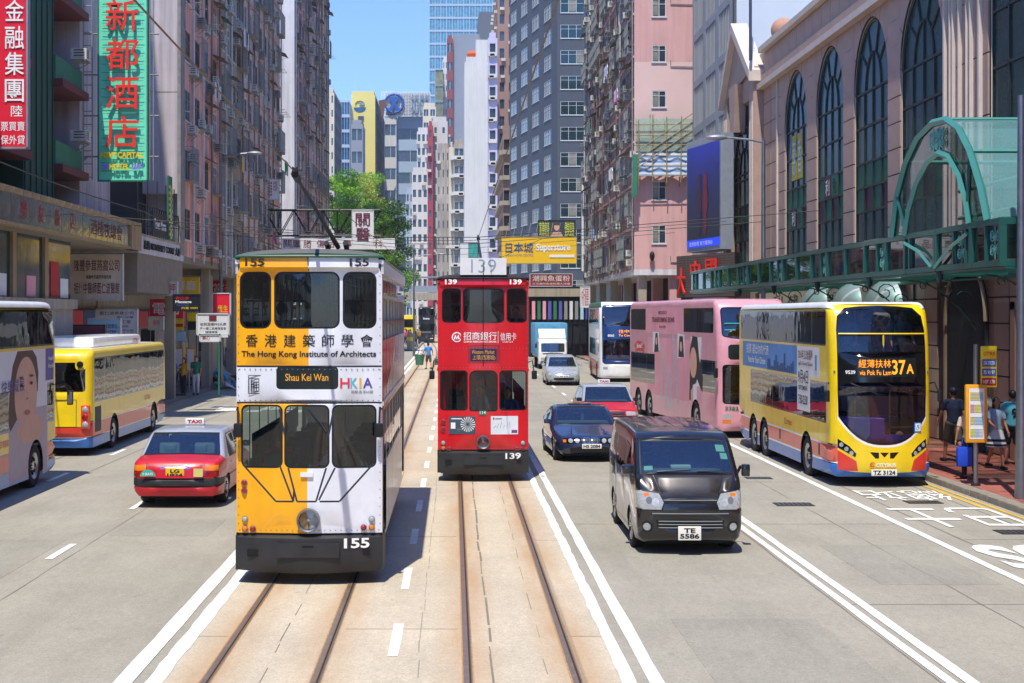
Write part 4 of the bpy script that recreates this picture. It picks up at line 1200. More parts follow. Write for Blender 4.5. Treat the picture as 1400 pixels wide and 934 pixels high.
b = MB(); b.box(-.9, .9, .3, 1.0, 2.16, 2.24, 'purple'); b.build('cab_ceiling', B37)
b = MB(); b.tube([(.2, .24, 1.3), (.9, .3, 1.32)], .018, 'pole_yellow', 6); b.tube([(.35, .8, 1.0), (.35, .8, 2.1)], .02, 'pole_yellow', 6); b.build('cab_rail', B37)
b = MB(); b.lathe([(.18, 0), (.2, .0), (.2, .03), (.18, .03)], (-.45, .62, 1.58), 'z', 'trim_black', 20); b.build('steering_wheel', B37)
for x0, z0, x1, z1 in ((-.72, 2.28, -.1, 2.02), (.02, 2.28, .62, 2.04)):
    b = MB(); P_ = [S37.fm(x0 + (x1 - x0) * k / 6, S37.tf(z0 + (z1 - z0) * k / 6)) for k in range(7)]; b.tube([(a, c - .03, d) for a, c, d in P_], .011, 'trim_black', 5); b.build('wiper', B37)
b = MB(); P_ = [S37.fm(x, S37.tf(z)) for z in (1.2, 1.42) for x in (.66, .84)]; b.add([(a, c - .008, d) for a, c, d in P_], [(0, 1, 3, 2)], mat('sign_blue', '1f78c8', .4, var=0)); sg = b.build('access_sign', B37)
on_front(S37, B37, '♿', .69, .82, 1.23, 1.4, 'ink_white', .0, 'access_symbol', .016)
mirror(B37, (-1.08, .5, 2.25), (-1.22, .1, 2.0), (.1, .08, .26), .02); mirror(B37, (1.08, .5, 2.25), (1.24, .1, 2.0), (.1, .08, .26), .02)
person((-.45, 1.35, .98), 0, 'd', shirt='8fa6b8', sit=True, parent=B37, arms=((.9, .2), (.9, .2)), detail=False)
person((.62, .95, 2.55), 0, 'p', shirt='4a6a60', sit=True, parent=B37, arms=((.4, .2), (.4, .2)), detail=False, hair='long')
person((-.1, 1.5, 2.55), 0, 'p', shirt='5a3040', sit=True, parent=B37, detail=False, hair='long')
person((-.55, 1.0, 2.55), 0, 'p', shirt='6f8aa0', sit=True, parent=B37, detail=False)
sideT(B37, '投票 選出你的代表', 9.5, 2.70, 2.9, .27, 'ink_white', b=.02); sideT(B37, 'Vote for Your Choice', 9.3, 2.45, 2.3, .18, 'ink_white')
b = MB(); rr = random.Random(2); x = -1.112
for i in range(16):
    y = 6.6 - i * .19; h = rr.uniform(.08, .3) + (.26 if i == 10 else 0) + (.16 if i == 5 else 0); b.box(x, x + .004, y, y + .13, 2.34, 2.34 + h, mat('skyline_print', '2c4f80', .5))
b.build('skyline_print', B37)
sideT(B37, '2016年立法會選舉', 3.3, 2.72, 1.4, .24, mat('ink_maroon', '6c1c28', .6, var=0), b=.02); sideT(B37, 'LegCo General Election', 3.3, 2.55, 1.4, .12, 'ink_maroon'); sideT(B37, '9月4日', 3.3, 2.14, .98, .32, 'ink', b=.02); sideT(B37, 'SEPTEMBER', 3.28, 1.99, .9, .1, 'ink'); sideT(B37, '7:30-22:30', 3.28, 1.65, .9, .22, 'ink')
b = MB(); b.box(-1.112, -1.108, 1.5, 1.66, 2.5, 2.85, 'ad_blue'); b.build('tower_print', B37)
sideT(B37, 'CITYBUS', 4.6, 1.06, .62, .1, 'ink_red', b=.03); sideT(B37, 'C', 4.78, 1.03, .15, .18, 'bus_red', b=.05)
# ------------------------------------------------------------------ left double decker, driving away
adsL = [(('advert_panel', 'ad_mauve'), rect(.95, 6.6, .3, 2.36)), (('advert_panel', 'ad_white'), rect(.30, 8, 1.75, 3.02)), (('advert_panel', 'ad_violet'), rect(.32, 1.15, 2.30, 3.02)),
        (('advert_print#h', 'hair_print'), [(1.75, 2.5), (1.9, 2.85), (2.2, 3.01), (3.3, 3.01), (3.65, 2.7), (3.85, 2.2), (3.95, 1.6), (3.8, 1.35), (3.5, 1.5), (2.6, 1.9), (1.8, 2.1)]), (('advert_print#n', 'face_print'), ell(2.35, 1.3, .95, .32, 24)), (('advert_print#f', 'face_print'), ell(2.68, 2.08, .82, .80, 32)),
        (('advert_panel', 'ad_mauve'), rect(1.0, 5.4, .3, 1.02))]
def left_side(sgn):
    r = city_side([], 10.8, .3, 9.2)(sgn)
    if sgn < 0:
        r = [q for q in r if not q[0][0].startswith('window#l')] + adsL
        r += [(Bk, rrect(.25, 1.0, 1.35, 2.25, .05))] + [(('window#q%d' % i, 'side_glass'), p) for i, p in enumerate(pane_lines(.3, .97, 1.4, 2.2, 2, .03, .03))]
        r += [(('window#z%d' % i, 'side_glass'), p) for i, p in enumerate(pane_lines(3.9, 9.1, 1.4, 2.2, 4, .04, .04))]
        r += [(('body', 'bus_yellow'), rect(3.9, 12, .93, 1.35)), (('body', 'bus_coral'), rect(3.9, 12, .55, .9)), (('body', 'bus_lightblue'), rect(3.9, 12, .0, .52)), (('body', 'bus_coral'), rect(-1, 1.0, .58, .86)), (('body', 'bus_lightblue'), rect(-1, 1.0, 0, .52))]
    return r
BL, SL = double_decker(dict(label='yellow and blue double decker at the left picture edge with a face advert', loc=(-10.25, 34.0, 0), rz=PI, base=Yb, side=left_side, front=city_front, fw=1.95))
sideT(BL, '快樂成長', 4.4, 2.15, 1.6, .28, 'ad_violet', b=.03); sideT(BL, 'Healthy', .98, 2.72, .5, .12, 'ink_white'); sideT(BL, 'Family', .98, 2.55, .5, .12, 'ink_white'); sideT(BL, 'C CITYBUS', 4.8, 1.07, .9, .14, 'bus_red', b=.03)
b = MB(); x = -1.112
for c, rx_, rz_, m_ in (((2.3, 2.46), .15, .025, 'hair_print'), ((3.05, 2.44), .15, .025, 'hair_print'), ((2.62, 1.68), .2, .05, 'lip_print'), ((2.32, 2.3), .1, .035, 'ink'), ((3.05, 2.28), .1, .035, 'ink'), ((2.62, 1.98), .06, .02, 'lip_print')):
    b.add([(x, c[0] + rx_ * math.cos(2 * PI * i / 12), c[1] + rz_ * math.sin(2 * PI * i / 12)) for i in range(12)], [tuple(range(12))], m_)
b.build('face_print', BL)
mirror(BL, (-1.08, .35, 2.15), (-1.34, .0, 1.85), (.14, .1, .34), .02)
# ------------------------------------------------------------------ pink double decker
Pk = ('body', 'bus_pink')
def pink_side(sgn):
    L = 12.4
    r = [(Bk, rrect(.55, L - .3, 3.2, 3.98, .1)), (('body', 'ad_pink'), rect(4.2, 9.6, 3.1, 4.02))]
    for i, (a, b_) in enumerate(((.6, 2.35), (2.4, 4.15), (9.65, 10.8), (10.85, L - .35))): r.append((('window#u%d%d' % (i, sgn), 'dark_glass'), rrect(a, b_, 3.24, 3.94, .06)))
    r += [(('body', 'ad_pink'), rect(1.9, 9.3, .9, 2.95)), (Bk, rrect(.3, 2.2, 1.35, 2.35, .05)), (Bk, rrect(8.2, 12.1, 1.25, 2.35, .05))]
    for i, (a, b_) in enumerate(((.35, .95), (1.0, 2.15), (8.25, 10.2), (10.25, 12.0))): r.append((('window#l%d%d' % (i, sgn), 'dark_glass'), rrect(a, b_, 1.4, 2.3, .05)))
    for y in np.arange(.7, 12, 1.25): r.append((('panel_joint', 'ad_mauve'), rect(y, y + .014, .26, 3.15)))
    if sgn < 0:
        r += [(('advert_print#w', 'ad_white'), [(3.3, 1.35), (3.3, 3.05), (2.0, 3.05), (2.3, 1.5)]), (('advert_print#hair', 'hair_black'), [(2.5, 3.05), (3.1, 3.08), (3.45, 2.6), (3.4, 2.0), (3.5, 1.0), (3.1, .95), (2.55, 1.7), (1.9, 1.3), (1.85, 1.8), (2.3, 2.4)]),
              (('advert_print#face', 'face_print'), ell(3.0, 2.22, .42, .5, 24)), (('advert_print#arm', 'face_print'), [(2.7, 1.6), (3.3, 1.3), (3.3, .95), (2.75, .9)]), (('advert_print#dress', 'ad_white'), [(2.6, 1.55), (3.05, 1.5), (3.0, .6), (2.55, .8)]),
              (('advert_print#c1', 'ad_white'), [(8.5, 2.4), (8.5, 3.15), (7.6, 3.15), (7.5, 2.5)]), (('advert_print#p1', 'hair_black'), [(8.3, 2.42), (8.1, 3.1), (7.8, 3.12), (7.62, 2.45)]), (('advert_print#c2', 'ad_white'), [(5.0, 2.3), (5.0, 3.15), (4.1, 3.1), (4.1, 2.35)]), (('advert_print#p2', 'hair_black'), [(4.9, 2.35), (4.75, 3.05), (4.3, 3.05), (4.15, 2.35)]),
              (('advert_print#f1', 'face_print'), ell(7.97, 2.82, .13, .14)), (('advert_print#f2', 'face_print'), ell(4.55, 2.7, .16, .17)),
              (('advert_print#m1', 'silver_print'), [(6.9, 2.8), (7.05, 2.8), (7.4, .75), (7.2, .7)]), (('advert_print#m2', 'silver_print'), [(5.5, 3.1), (5.75, 3.1), (5.0, .6), (4.8, .65)]), (('advert_print#m3', 'silver_print'), [(6.5, 2.1), (6.6, 2.1), (6.75, .5), (6.4, .5)]), (('advert_print#m4', 'silver_print'), [(5.9, 1.9), (6.0, 1.95), (6.1, .6), (5.85, .4)]),
              (('advert_print#b1', 'bus_red'), [(11.5, 2.6), (11.2, 2.72), (10.9, 2.78), (10.3, 2.78), (10.0, 2.7), (9.7, 2.6), (9.9, 2.45), (9.75, 2.3), (10.2, 2.4), (10.9, 2.4), (11.4, 2.3), (11.25, 2.45)])]
    return r
def pink_front(S):
    r = [(Bk, S.F(rrect(-.97, .97, 3.08, 4.0, .12))), (('windscreen#u', 'dark_glass'), S.F(rrect(-.93, .93, 3.12, 3.96, .1))), (('display', 'display_dark'), S.F(rrect(-.8, .8, 2.4, 2.86, .1))),
         (Bk, S.F(rrect(-.97, .97, 1.05, 2.25, .1))), (('windscreen#l', 'windscreen_clear'), S.F(rrect(-.94, .94, 1.08, 2.22, .1))), (('headlight#a', 'lamp_glass'), S.F(rect(-.95, -.7, .6, .74))), (('headlight#b', 'lamp_glass'), S.F(rect(.7, .95, .6, .74))), (('indicator', 'amber_lens'), S.F(rect(-.97, -.72, .45, .58)))]
    return r
pa = math.atan2(-1.30, 12.6)
BP, SP = double_decker(dict(label='pink double decker covered in a cosmetics advert, behind the yellow bus', loc=(8.07 + 1.1 * math.cos(pa), 44.6 + 1.1 * math.sin(-pa) * -1, 0), rz=-pa, H=4.25, L=12.4, base=Pk, side=pink_side, front=pink_front, fw=2.7, rw=(9.1, 10.8), bulge=.2, seat='seat_dark'))
sideT(BP, 'TRANSFORMING BOWS', 8.6, 3.5, 3.2, .18, 'ink_maroon', b=.02); sideT(BP, 'WICKEDLY', 7.7, 3.78, 1.3, .12, 'ink_maroon'); sideT(BP, 'love life', 7.5, 3.3, .9, .1, 'ink_maroon'); sideT(BP, 'JaneT', 11.05, 2.47, 1.0, .22, 'ink_white', b=.02)
on_front(SP, BP, '3352', -.9, -.5, .86, .98, mat('plate_green', '1f7a55', .5), .03); plate(BP, 'FY 4115', -.1, .0, .52, .5, .12)
b = MB(); b.tube([(-.9, .16, 3.5), (.9, .16, 3.5)], .02, mat('teal_rail', '2fb8ae', .4), 6); b.tube([(-.9, .16, 3.3), (.9, .16, 3.3)], .02, 'teal_rail', 6); b.tube([(-.2, .16, 3.15), (-.2, .16, 3.5)], .02, 'teal_rail', 6); b.build('guard_rail', BP)
b = MB(); b.bbox(-.9, .9, .25, .6, 1.0, 1.35, 'interior_light', .08); b.build('dashboard', BP)
mirror(BP, (-1.08, .4, 2.3), (-1.2, .05, 2.0), (.12, .1, .3), .02)
person((-.4, 1.3, .9), 0, 'd', shirt='4a78b8', sit=True, parent=BP, detail=False)
# ------------------------------------------------------------------ far blue and white double decker
def nb_side(sgn):
    r = [(('body', 'tram_green'), rect(-1, 20, 4.15, 5)), (Bk, rrect(.5, 10.3, 3.2, 4.1, .08)), (Bk, rrect(.5, 9.6, 1.4, 2.4, .08)), (('body', 'bus_coral'), rect(1.4, 20, 0, 1.1))]
    for i, p in enumerate(pane_lines(.55, 10.25, 3.25, 4.05, 6)): r.append((('window#u%d%d' % (i, sgn), 'side_glass'), p))
    for i, p in enumerate(pane_lines(.55, 9.5, 1.45, 2.35, 5)): r.append((('window#l%d%d' % (i, sgn), 'side_glass'), p))
    return r
def nb_front(S):
    return [(('body', 'glossy_blue'), S.F(rrect(-1.0, 1.0, 1.0, 4.3, .2))), (('windscreen#u', 'dark_glass'), S.F(rrect(-.95, .95, 3.1, 4.2, .2))), (('windscreen#l', 'windscreen_glass'), S.F(rrect(-.95, .95, 1.25, 2.35, .15))), (('headlight#a', 'lamp_glass'), S.F(rect(-.95, -.7, .7, .85))), (('headlight#b', 'lamp_glass'), S.F(rect(.7, .95, .7, .85)))]
paint('glossy_blue', '1d3d78', .2)
BN, SN = double_decker(dict(label='blue and white double decker with a green roof edge, behind the pink bus', loc=(wx(820, 81) + 1.15, 81, 0), rz=R(-2), W=2.3, L=10.8, H=4.45, base=('body', 'bus_white'), side=nb_side, front=nb_front, bulge=.25))
on_front(SN, BN, '往中環', -.1, .8, 2.72, 2.92, 'led_amber', .02); on_front(SN, BN, 'To Central', -.1, .8, 2.54, 2.66, 'led_amber', .01); on_front(SN, BN, '8060', -.7, -.35, 2.52, 2.66, 'ink_white', .02)
b = MB(); b.tube([(-.95, .3, 3.6), (.95, .3, 3.6)], .025, 'pole_yellow', 6); b.build('guard_rail', BN)
b = MB(); b.bbox(-.9, .9, .25, .6, 1.2, 1.5, mat('pale_violet', 'b3aee0', .5), .08); b.build('dashboard', BN)
person((-.4, 1.3, .9), 0, 'd', shirt='4a78b8', sit=True, parent=BN, detail=False)
# ------------------------------------------------------------------ single decker seen from behind
WC = .44
BS = thing('single_decker_bus', 'yellow single decker seen from behind in the left lane, with a white roof pod', 'bus', (-9.62 - 1.15, 49.1, 0), PI)
Ls, Hs = 10.3, 2.86
sil = rounded([(.06, .25), (0, .5), (.0, 1.6), (.15, Hs), (1.0, Hs + .02), (Ls - .3, Hs), (Ls - .04, Hs - .14), (Ls, 1.0), (Ls + .02, .7), (Ls - .05, .23)], [0, .2, .3, .3, .3, .3, .15, .2, .1, 0], 5)
def wps(x, y, z):
    k = max(0, 1 - (Ls - y) / 1.0); k0 = max(0, 1 - y / 1.4)
    return (x, y - .14 * (abs(x) / 1.15) ** 4 * k + .2 * (abs(x) / 1.15) ** 3 * k0, z)
S = Shell(sil, 2.3, .14, [(2.1, .55), (7.6, .55)], .25, wps, .2)
for sgn in (-1, 1):
    r = [(('body', 'bus_white'), rect(-1, 20, .50, .92)), (('body', 'bus_coral'), rect(-1, 20, .53, .90)), (('body', 'bus_lightblue'), rect(-1, 20, .0, .505)), (('body', 'bus_red'), rect(Ls - .15, Ls + 1, .53, .9)), (('body', 'bus_blue'), rect(Ls - .15, Ls + 1, 0, .5)),
         (Bk, rrect(.35, Ls - .25, 1.42, 2.62, .08)), (('body', 'bus_yellow'), rect(.8, .8 + .0001, 1, 1.001)), (('engine_grille#%d' % sgn, 'dark_metal'), rect(Ls - 1.15, Ls - .35, .62, 1.3))]
    for i, p in enumerate(pane_lines(.4, Ls - .3, 1.46, 2.58, 8, .05, .03)): r.append((('window#%d%d' % (i, sgn), 'side_glass'), p))
    S.side(sgn, r, Yb, .6)
rr_ = [(('rear_window', 'dark_glass'), S.B(rrect(-.98, .78, 1.72, 2.5, .08))), (('body', 'bus_red'), S.B(rect(-1.2, 1.2, .5, .78))), (('body', 'bus_white'), S.B(rect(-1.2, 1.2, .47, .51))), (('body', 'bus_blue'), S.B(rect(-1.2, 1.2, .0, .47))),
       (('body', 'bus_yellow'), S.B(rrect(-1.0, -.72, 2.3, 2.6, .1))), (('body', 'bus_white'), [(-1, S.ty(.4)), (1, S.ty(.4)), (1, S.ty(Ls - .4)), (-1, S.ty(Ls - .4))])]
rr_ += [(('rear_door_line', 'trim_black'), S.B(p)) for p in (rect(-.75, .8, 1.5, 1.515), rect(-.765, -.75, .8, 1.515), rect(.8, .815, .8, 1.515))]
S.strip(rr_, Yb, .25); emit(S.parts, BS)
for s in (-1, 1):
    e = put('light_cluster', None, BS, (s * 1.0, Ls + .0 - .04, 1.05)); b = MB(); b.bbox(-.12, .12, -.06, .05, -.32, .32, 'bus_red', .04); b.build('housing', e)
    for i, m_ in enumerate(('lamp_glass', 'red_lens', 'lamp_glass')): b = MB(); b.lathe([(0, .075), (.06, .07), (.085, .05)], (0, 0, -.2 + i * .2), 'y', m_, 14); b.build('lamp', e)
e = put('camera_pod', None, BS, (-.86, Ls - .02, 2.45)); b = MB(); b.lathe([(0, .06), (.07, .055), (.09, .02), (.09, 0)], axis='y', m='trim_black', n=14); b.build('lens', e)
b = MB(); b.bbox(-.85, .85, 2.6, Ls - 1.6, Hs - .02, Hs + .3, 'bus_white', .14); b.build('roof_pod', BS)
text('CITYBUS', (-.871, 3.9, Hs + .06), (0, -1, 0), (0, 0, 1), .8, .12, 'ink_red', BS, bold=.03)
text('城巴', (.9, Ls + .045, 1.22), (-1, 0, 0), (0, 0, 1), .45, .2, 'ink', BS, bold=.03); text('環保引擎', (.8, Ls + .045, 1.0), (-1, 0, 0), (0, 0, 1), .6, .08, 'ink', BS, bold=.01)
sideT(BS, 'C CITYBUS', 3.6, 1.12, .9, .14, 'bus_red', x=-1.155, b=.03)
for x in (-1.12, 1.12): wheel(BS, x, 2.1, .44, .26, 'bus'); wheel(BS, x, 7.6, .44, .26, 'bus')
b = MB(); b.box(-.85, .85, .4, Ls - .3, .2, .6, 'chassis'); b.box(-.85, .85, 1.5, 2.7, .3, .98, 'chassis'); b.box(-.85, .85, 7, 8.2, .3, .98, 'chassis'); b.build('chassis', BS)
bus_interior(BS, 2.3, Ls, (.95,), 7)
plate(BS, 'KX 8107', 0, Ls + .0, .63, .5, .13, rear=True, m='plate_yellow')
# ================================================================== CARS, VAN, TRUCK
def car(name, label, cat, loc, rz, sil, W, arches, wr, zb, belt, roofk, side, strip, base, r=.1, taper=.07, bow=.14, bowr=.12, L=4.6, wst='alloy', rad=None, group=None, interior=True, step=.16, inset=.0, tb=.55):
    global WC
    WC = wr
    root = thing(name, label, cat, loc, rz, group)
    def warp(x, y, z):
        h = W / 2; u = abs(x) / h
        kx = 1.0
        if z > belt: kx *= 1 - roofk * (z - belt) / tb
        kx *= 1 - .05 * max(0, (.45 - z) / .3)
        f = max(0, 1 - y / .9); q = max(0, 1 - (L - y) / .9)
        kx *= 1 - taper * (f ** 2 + q ** 2)
        return (x * kx, y + bow * u ** 3.0 * max(0, 1 - y / 1.8) - bowr * u ** 3.0 * q, z - .03 * (u ** 2) * (1 if z > .6 else 0))
    S = Shell(sil, W, r, arches, zb, warp, step)
    for sgn in (-1, 1): S.side(sgn, side(S, sgn), base, .28)
    S.strip(strip(S), base, .13)
    own = {}
    emit(S.parts, root, angle=50)
    for yc, ra in arches:
        for s in (-1, 1):
            wheel(root, s * (W / 2 - .03 - inset), yc, wr, .2, wst)
            b = MB(); n = 16   # dark wheel well
            pts = [(yc + (ra - .005) * math.cos(PI * i / n), wr + (ra - .005) * math.sin(PI * i / n)) for i in range(n + 1)]
            xo, xi = s * (W / 2 - .05), s * (W / 2 - .32)
            b.add([(xo, a, c) for a, c in pts] + [(xi, a, c) for a, c in pts], [(i, i + 1, n + 2 + i, n + 1 + i) for i in range(n)], 'chassis'); b.add([(xi, a, c) for a, c in pts], [tuple(range(n + 1))], 'chassis'); b.build('wheel_well', root)
    b = MB(); b.box(-W / 2 + .2, W / 2 - .2, .2, L - .2, zb - .03, zb + .12, 'chassis'); b.build('underbody', root)
    return root, S
def cabin(root, W, y0, y1, z0, rows, col='seat_dark', dash=True, drv=None, dashc='interior'):
    b = MB(); b.box(-W / 2 + .12, W / 2 - .12, y0, y1, z0 - .06, z0, 'interior'); b.build('floor', root)
    if dash:
        b = MB(); b.bbox(-W / 2 + .16, W / 2 - .16, y0 - .1, y0 + .35, z0 + .35, z0 + .52, dashc, .05); b.build('dashboard', root)
        b = MB(); b.lathe([(.17, -.02), (.19, 0), (.17, .02), (.155, 0), (.17, -.02)], (-W * .2, y0 + .45, z0 + .55), 'y', 'trim_black', 20); b.build('steering_wheel', root)
    for y in rows:
        for x in (-W * .21, W * .21): put('seat', seat_mesh(col), root, (x, y, z0 - .25))
Rd = ('body', 'taxi_red'); paint('taxi_red', 'c8182a', .35, coat=.25); paint('taxi_silver', 'b9bec4', .3, .5, metal=.3)
taxi_sil = rounded([(.08, .24), (.0, .36), (.0, .55), (.06, .70), (.16, .76), (1.2, .93), (1.88, 1.40), (2.15, 1.47), (3.15, 1.46), (3.42, 1.41), (3.92, 1.0), (4.55, .95), (4.68, .82), (4.72, .5), (4.66, .24)],
                   [0, .05, .1, .05, .1, .1, .18, .2, .2, .2, .12, .08, .08, .1, 0], 4)
def taxi_side(S, sgn):
    g = [(1.5, .95), (1.62, .98), (2.02, 1.34), (2.32, 1.37), (2.42, .95)]; g2 = [(2.5, .95), (2.47, 1.37), (3.2, 1.36), (3.45, 1.02), (3.42, .95)]
    return [(('body', 'taxi_silver'), [(-1, 3), (1.3, .97), (1.3, .93), (3.95, .93), (3.95, 3)]), (('window_trim', 'trim_black'), grow(g, .02)), (('window_trim', 'trim_black'), grow(g2, .02)), (('window#a%d' % sgn, 'car_glass'), g), (('window#b%d' % sgn, 'car_glass'), g2),
            (('door_line', 'trim_black'), rect(2.445, 2.455, .3, .93)), (('door_line', 'trim_black'), rect(1.35, 1.36, .3, .93)), (('door_line', 'trim_black'), [(3.42, .93), (3.43, .93), (3.36, .75), (3.3, .6), (3.29, .6), (3.35, .75)]), (('door_handle#a%d' % sgn, 'trim_black'), rect(2.22, 2.38, .8, .83)),
            (('door_handle#b%d' % sgn, 'trim_black'), rect(3.1, 3.26, .8, .83)), (('bumper', 'bumper_black'), rect(-1, .75, .38, .52)), (('bumper', 'bumper_black'), rect(4.05, 5, .44, .60)), (('rub_strip', 'trim_black'), rect(.75, 4.05, .53, .57)), (('tail_light#' + ('a' if sgn < 0 else 'b'), 'red_lens'), rect(4.58, 5, .62, .87)), (('tail_light#' + ('a' if sgn < 0 else 'b'), 'amber_lens'), rect(4.58, 5, .76, .87)), (('headlight#' + ('a' if sgn < 0 else 'b'), 'lamp_glass'), rect(-1, .12, .56, .7))]
def taxi_strip(S):
    ws = [(-.78, .97), (.78, .97), (.82, 1.37), (-.82, 1.37)]; rw_ = [(-.76, 1.03), (.76, 1.03), (.8, 1.38), (-.8, 1.38)]
    r = [(('body', 'taxi_silver'), [(-1, S.tf(.93)), (1, S.tf(.93)), (1, S.tr(1.0)), (-1, S.tr(1.0))])]
    r += [(('window_trim', 'trim_black'), S.F(grow(ws, .03))), (('windscreen', 'car_glass'), S.F(ws)), (('window_trim', 'trim_black'), S.B(grow(rw_, .03))), (('rear_window', 'car_glass'), S.B(rw_))]
    r += [(('grille', 'dark_metal'), S.F(rect(-.42, .42, .56, .7))), (('headlight#a', 'lamp_glass'), S.F(rect(-.85, -.46, .56, .7))), (('headlight#b', 'lamp_glass'), S.F(rect(.46, .85, .56, .7))), (('bumper', 'bumper_black'), S.F(rect(-1, 1, .36, .53)))]
    for k, s in (('a', -1), ('b', 1)): r += [(('tail_light#' + k, 'red_lens'), S.B(rect(s * .60, s * .98, .62, .87))), (('tail_light#' + k, 'amber_lens'), S.B(rect(s * .60, s * .98, .76, .87)))]
    r += [(('bumper', 'bumper_black'), S.B(rect(-1, 1, .42, .59))), (('boot_line', 'trim_black'), S.B(rect(-.6, -.59, .62, .9))), (('boot_line', 'trim_black'), S.B(rect(.59, .6, .62, .9))), (('garnish', 'chrome'), S.B(rect(-.3, .3, .78, .82)))]
    return r
def mktaxi(label, loc, rz, pl, left=True):
    root, S = car('taxi', label, 'taxi', loc, rz, taxi_sil, 1.74, [(.9, .33), (3.62, .33)], .30, .22, .93, .17, taxi_side, taxi_strip, Rd, L=4.7, wst='taxi', r=.09, taper=.05, bow=.1, bowr=.09, group='red and silver taxis')
    cabin(root, 1.7, 1.5, 3.7, .45, (2.0, 2.95), 'interior_light' if rz else 'seat_dark', drv=1)
    for i, x in enumerate((-.32, .3)): b = MB(); b.bbox(x - .12, x + .12, 3.55, 3.62, 1.0, 1.16, 'interior_light', .03); b.build('headrest', root)
    e = put('roof_sign', None, root, (0, 2.45, 1.475)); b = MB(); b.bbox(-.2, .2, -.07, .07, 0, .13, 'white_paint', .02); b.build('sign_box', e)
    text('TAXI', (-.15, -.073, .03), (1, 0, 0), (0, 0, 1), .3, .075, 'ink_red', e, bold=.05); text('TAXI', (.15, .073, .03), (-1, 0, 0), (0, 0, 1), .3, .075, 'ink_red', e, bold=.05)
    for s in (-1, 1): mirror(root, (s * .8, 1.45, .98), (s * .93, 1.4, 1.0), (.16, .1, .12), .015)
    plate(root, '', 0, 4.70, .70, .36, .20, rear=True, m='plate_yellow', lines=pl); plate(root, ' '.join(pl), 0, -.02, .44, .5, .11)
    return root
TX = mktaxi('red taxi with a silver roof in the left lane, seen from behind', (-5.42, 28.45 + 4.7, 0), PI, ('LG', '1824'))
text('TOYOTA', (-.42 + 1.0, 4.735, .84), (-1, 0, 0), (0, 0, 1), .22, .035, 'chrome', TX, bold=.02); text('COMFORT', (-.4, 4.735, .84), (-1, 0, 0), (0, 0, 1), .28, .035, 'chrome', TX, bold=.02)
b = MB(); pts = [(.52 + .15 * math.cos(PI * i / 12), .64 + .13 * math.sin(PI * i / 12)) for i in range(13)]; b.add([(x, 4.735, z) for x, z in pts], [tuple(range(13))], mat('taxi_decal', '35b3a0', .5)); b.build('licence_decal', TX)
text('5 SEATS', (.62, 4.74, .66), (-1, 0, 0), (0, 0, 1), .2, .05, 'ink_white', TX, bold=.02)
b = MB(); b.box(-.55, -.37, 4.73, 4.74, .63, .79, mat('pale_yellow', 'd9d27a', .5)); b.build('permit_decal', TX)
TX2 = mktaxi('red taxi with a silver roof in the right lane, nose towards the camera', (wx(838, 46.5), 46.5, 0), R(1), ('NB', '2067'))
person((-.35, 2.3, -.02), 0, 'd', shirt='9aa8b8', sit=True, parent=TX2, detail=False)
# ------------------------------------------------------------------ dark blue coupe
paint('navy_car', '222c4c', .2, coat=1.); Nb = ('body', 'navy_car')
coupe = rounded([(.1, .2), (.02, .28), (.0, .45), (.05, .6), (.2, .68), (1.3, .88), (2.05, 1.30), (2.4, 1.36), (3.0, 1.34), (3.9, .98), (4.35, .93), (4.48, .7), (4.45, .22)], [0, .08, .08, .1, .12, .12, .3, .3, .3, .2, .1, .1, 0], 5)
def coupe_side(S, sgn):
    g = [(1.68, .9), (2.2, 1.24), (2.55, 1.29), (3.1, 1.25), (3.55, 1.02), (3.3, .92)]
    return [(('window_trim', 'trim_black'), grow(g, .025)), (('window#%d' % sgn, 'dark_glass'), g), (('door_line', 'trim_black'), rect(2.95, 2.96, .25, .9)), (('door_line', 'trim_black'), rect(1.5, 1.51, .25, .86)), (('door_handle#%d' % sgn, 'navy_car'), rect(2.7, 2.88, .74, .77)), (('rub_strip', 'trim_black'), rect(.9, 3.9, .5, .53))]
def coupe_strip(S):
    ws = [(-.74, .92), (.74, .92), (.8, 1.29), (-.8, 1.29)]
    r = [(('window_trim', 'trim_black'), S.F(grow(ws, .03))), (('windscreen', 'car_glass'), S.F(ws)), (('rear_window', 'car_glass'), S.B([(-.7, 1.02), (.7, 1.02), (.75, 1.28), (-.75, 1.28)]))]
    for k, s in (('a', -1), ('b', 1)):
        r += [(('grille', 'chrome'), S.F(rrect(min(s * .02, s * .2), max(s * .02, s * .2), .49, .64, .03))), (('grille', 'trim_black'), S.F(rrect(min(s * .035, s * .185), max(s * .035, s * .185), .505, .625, .03)))]
        r += [(('headlight#' + k, 'glossy_black'), S.F(rrect(min(s * .26, s * .8), max(s * .26, s * .8), .49, .63, .03)))] + [(('headlight#' + k, 'lamp_glass'), S.F(ell(s * q, .56, .065, .06))) for q in (.38, .56)] + [(('headlight#' + k, 'amber_lens'), S.F(rect(s * .68, s * .78, .51, .6)))]
    r += [(('air_intake', 'trim_black'), S.F(rrect(-.6, .6, .25, .38, .04))), (('bonnet_line', 'trim_black'), S.F([(-.5, .66), (-.49, .66), (-.36, .86), (-.37, .86)])), (('bonnet_line', 'trim_black'), S.F([(.5, .66), (.49, .66), (.36, .86), (.37, .86)]))]
    return r
CP, SC_ = car('coupe', 'dark blue coupe with a sunroof driving behind the black van', 'car', (wx(808, 37.3), 37.3, 0), R(2), coupe, 1.8, [(.8, .34), (3.45, .34)], .31, .2, .88, .22, coupe_side, coupe_strip, Nb, L=4.45, r=.13, taper=.1, bow=.22)
cabin(CP, 1.7, 1.75, 3.6, .42, (2.3, 3.0), 'seat_dark')
for s in (-1, 1): mirror(CP, (s * .78, 1.75, .9), (s * .95, 1.7, .94), (.18, .1, .12), .02, 'navy_car')
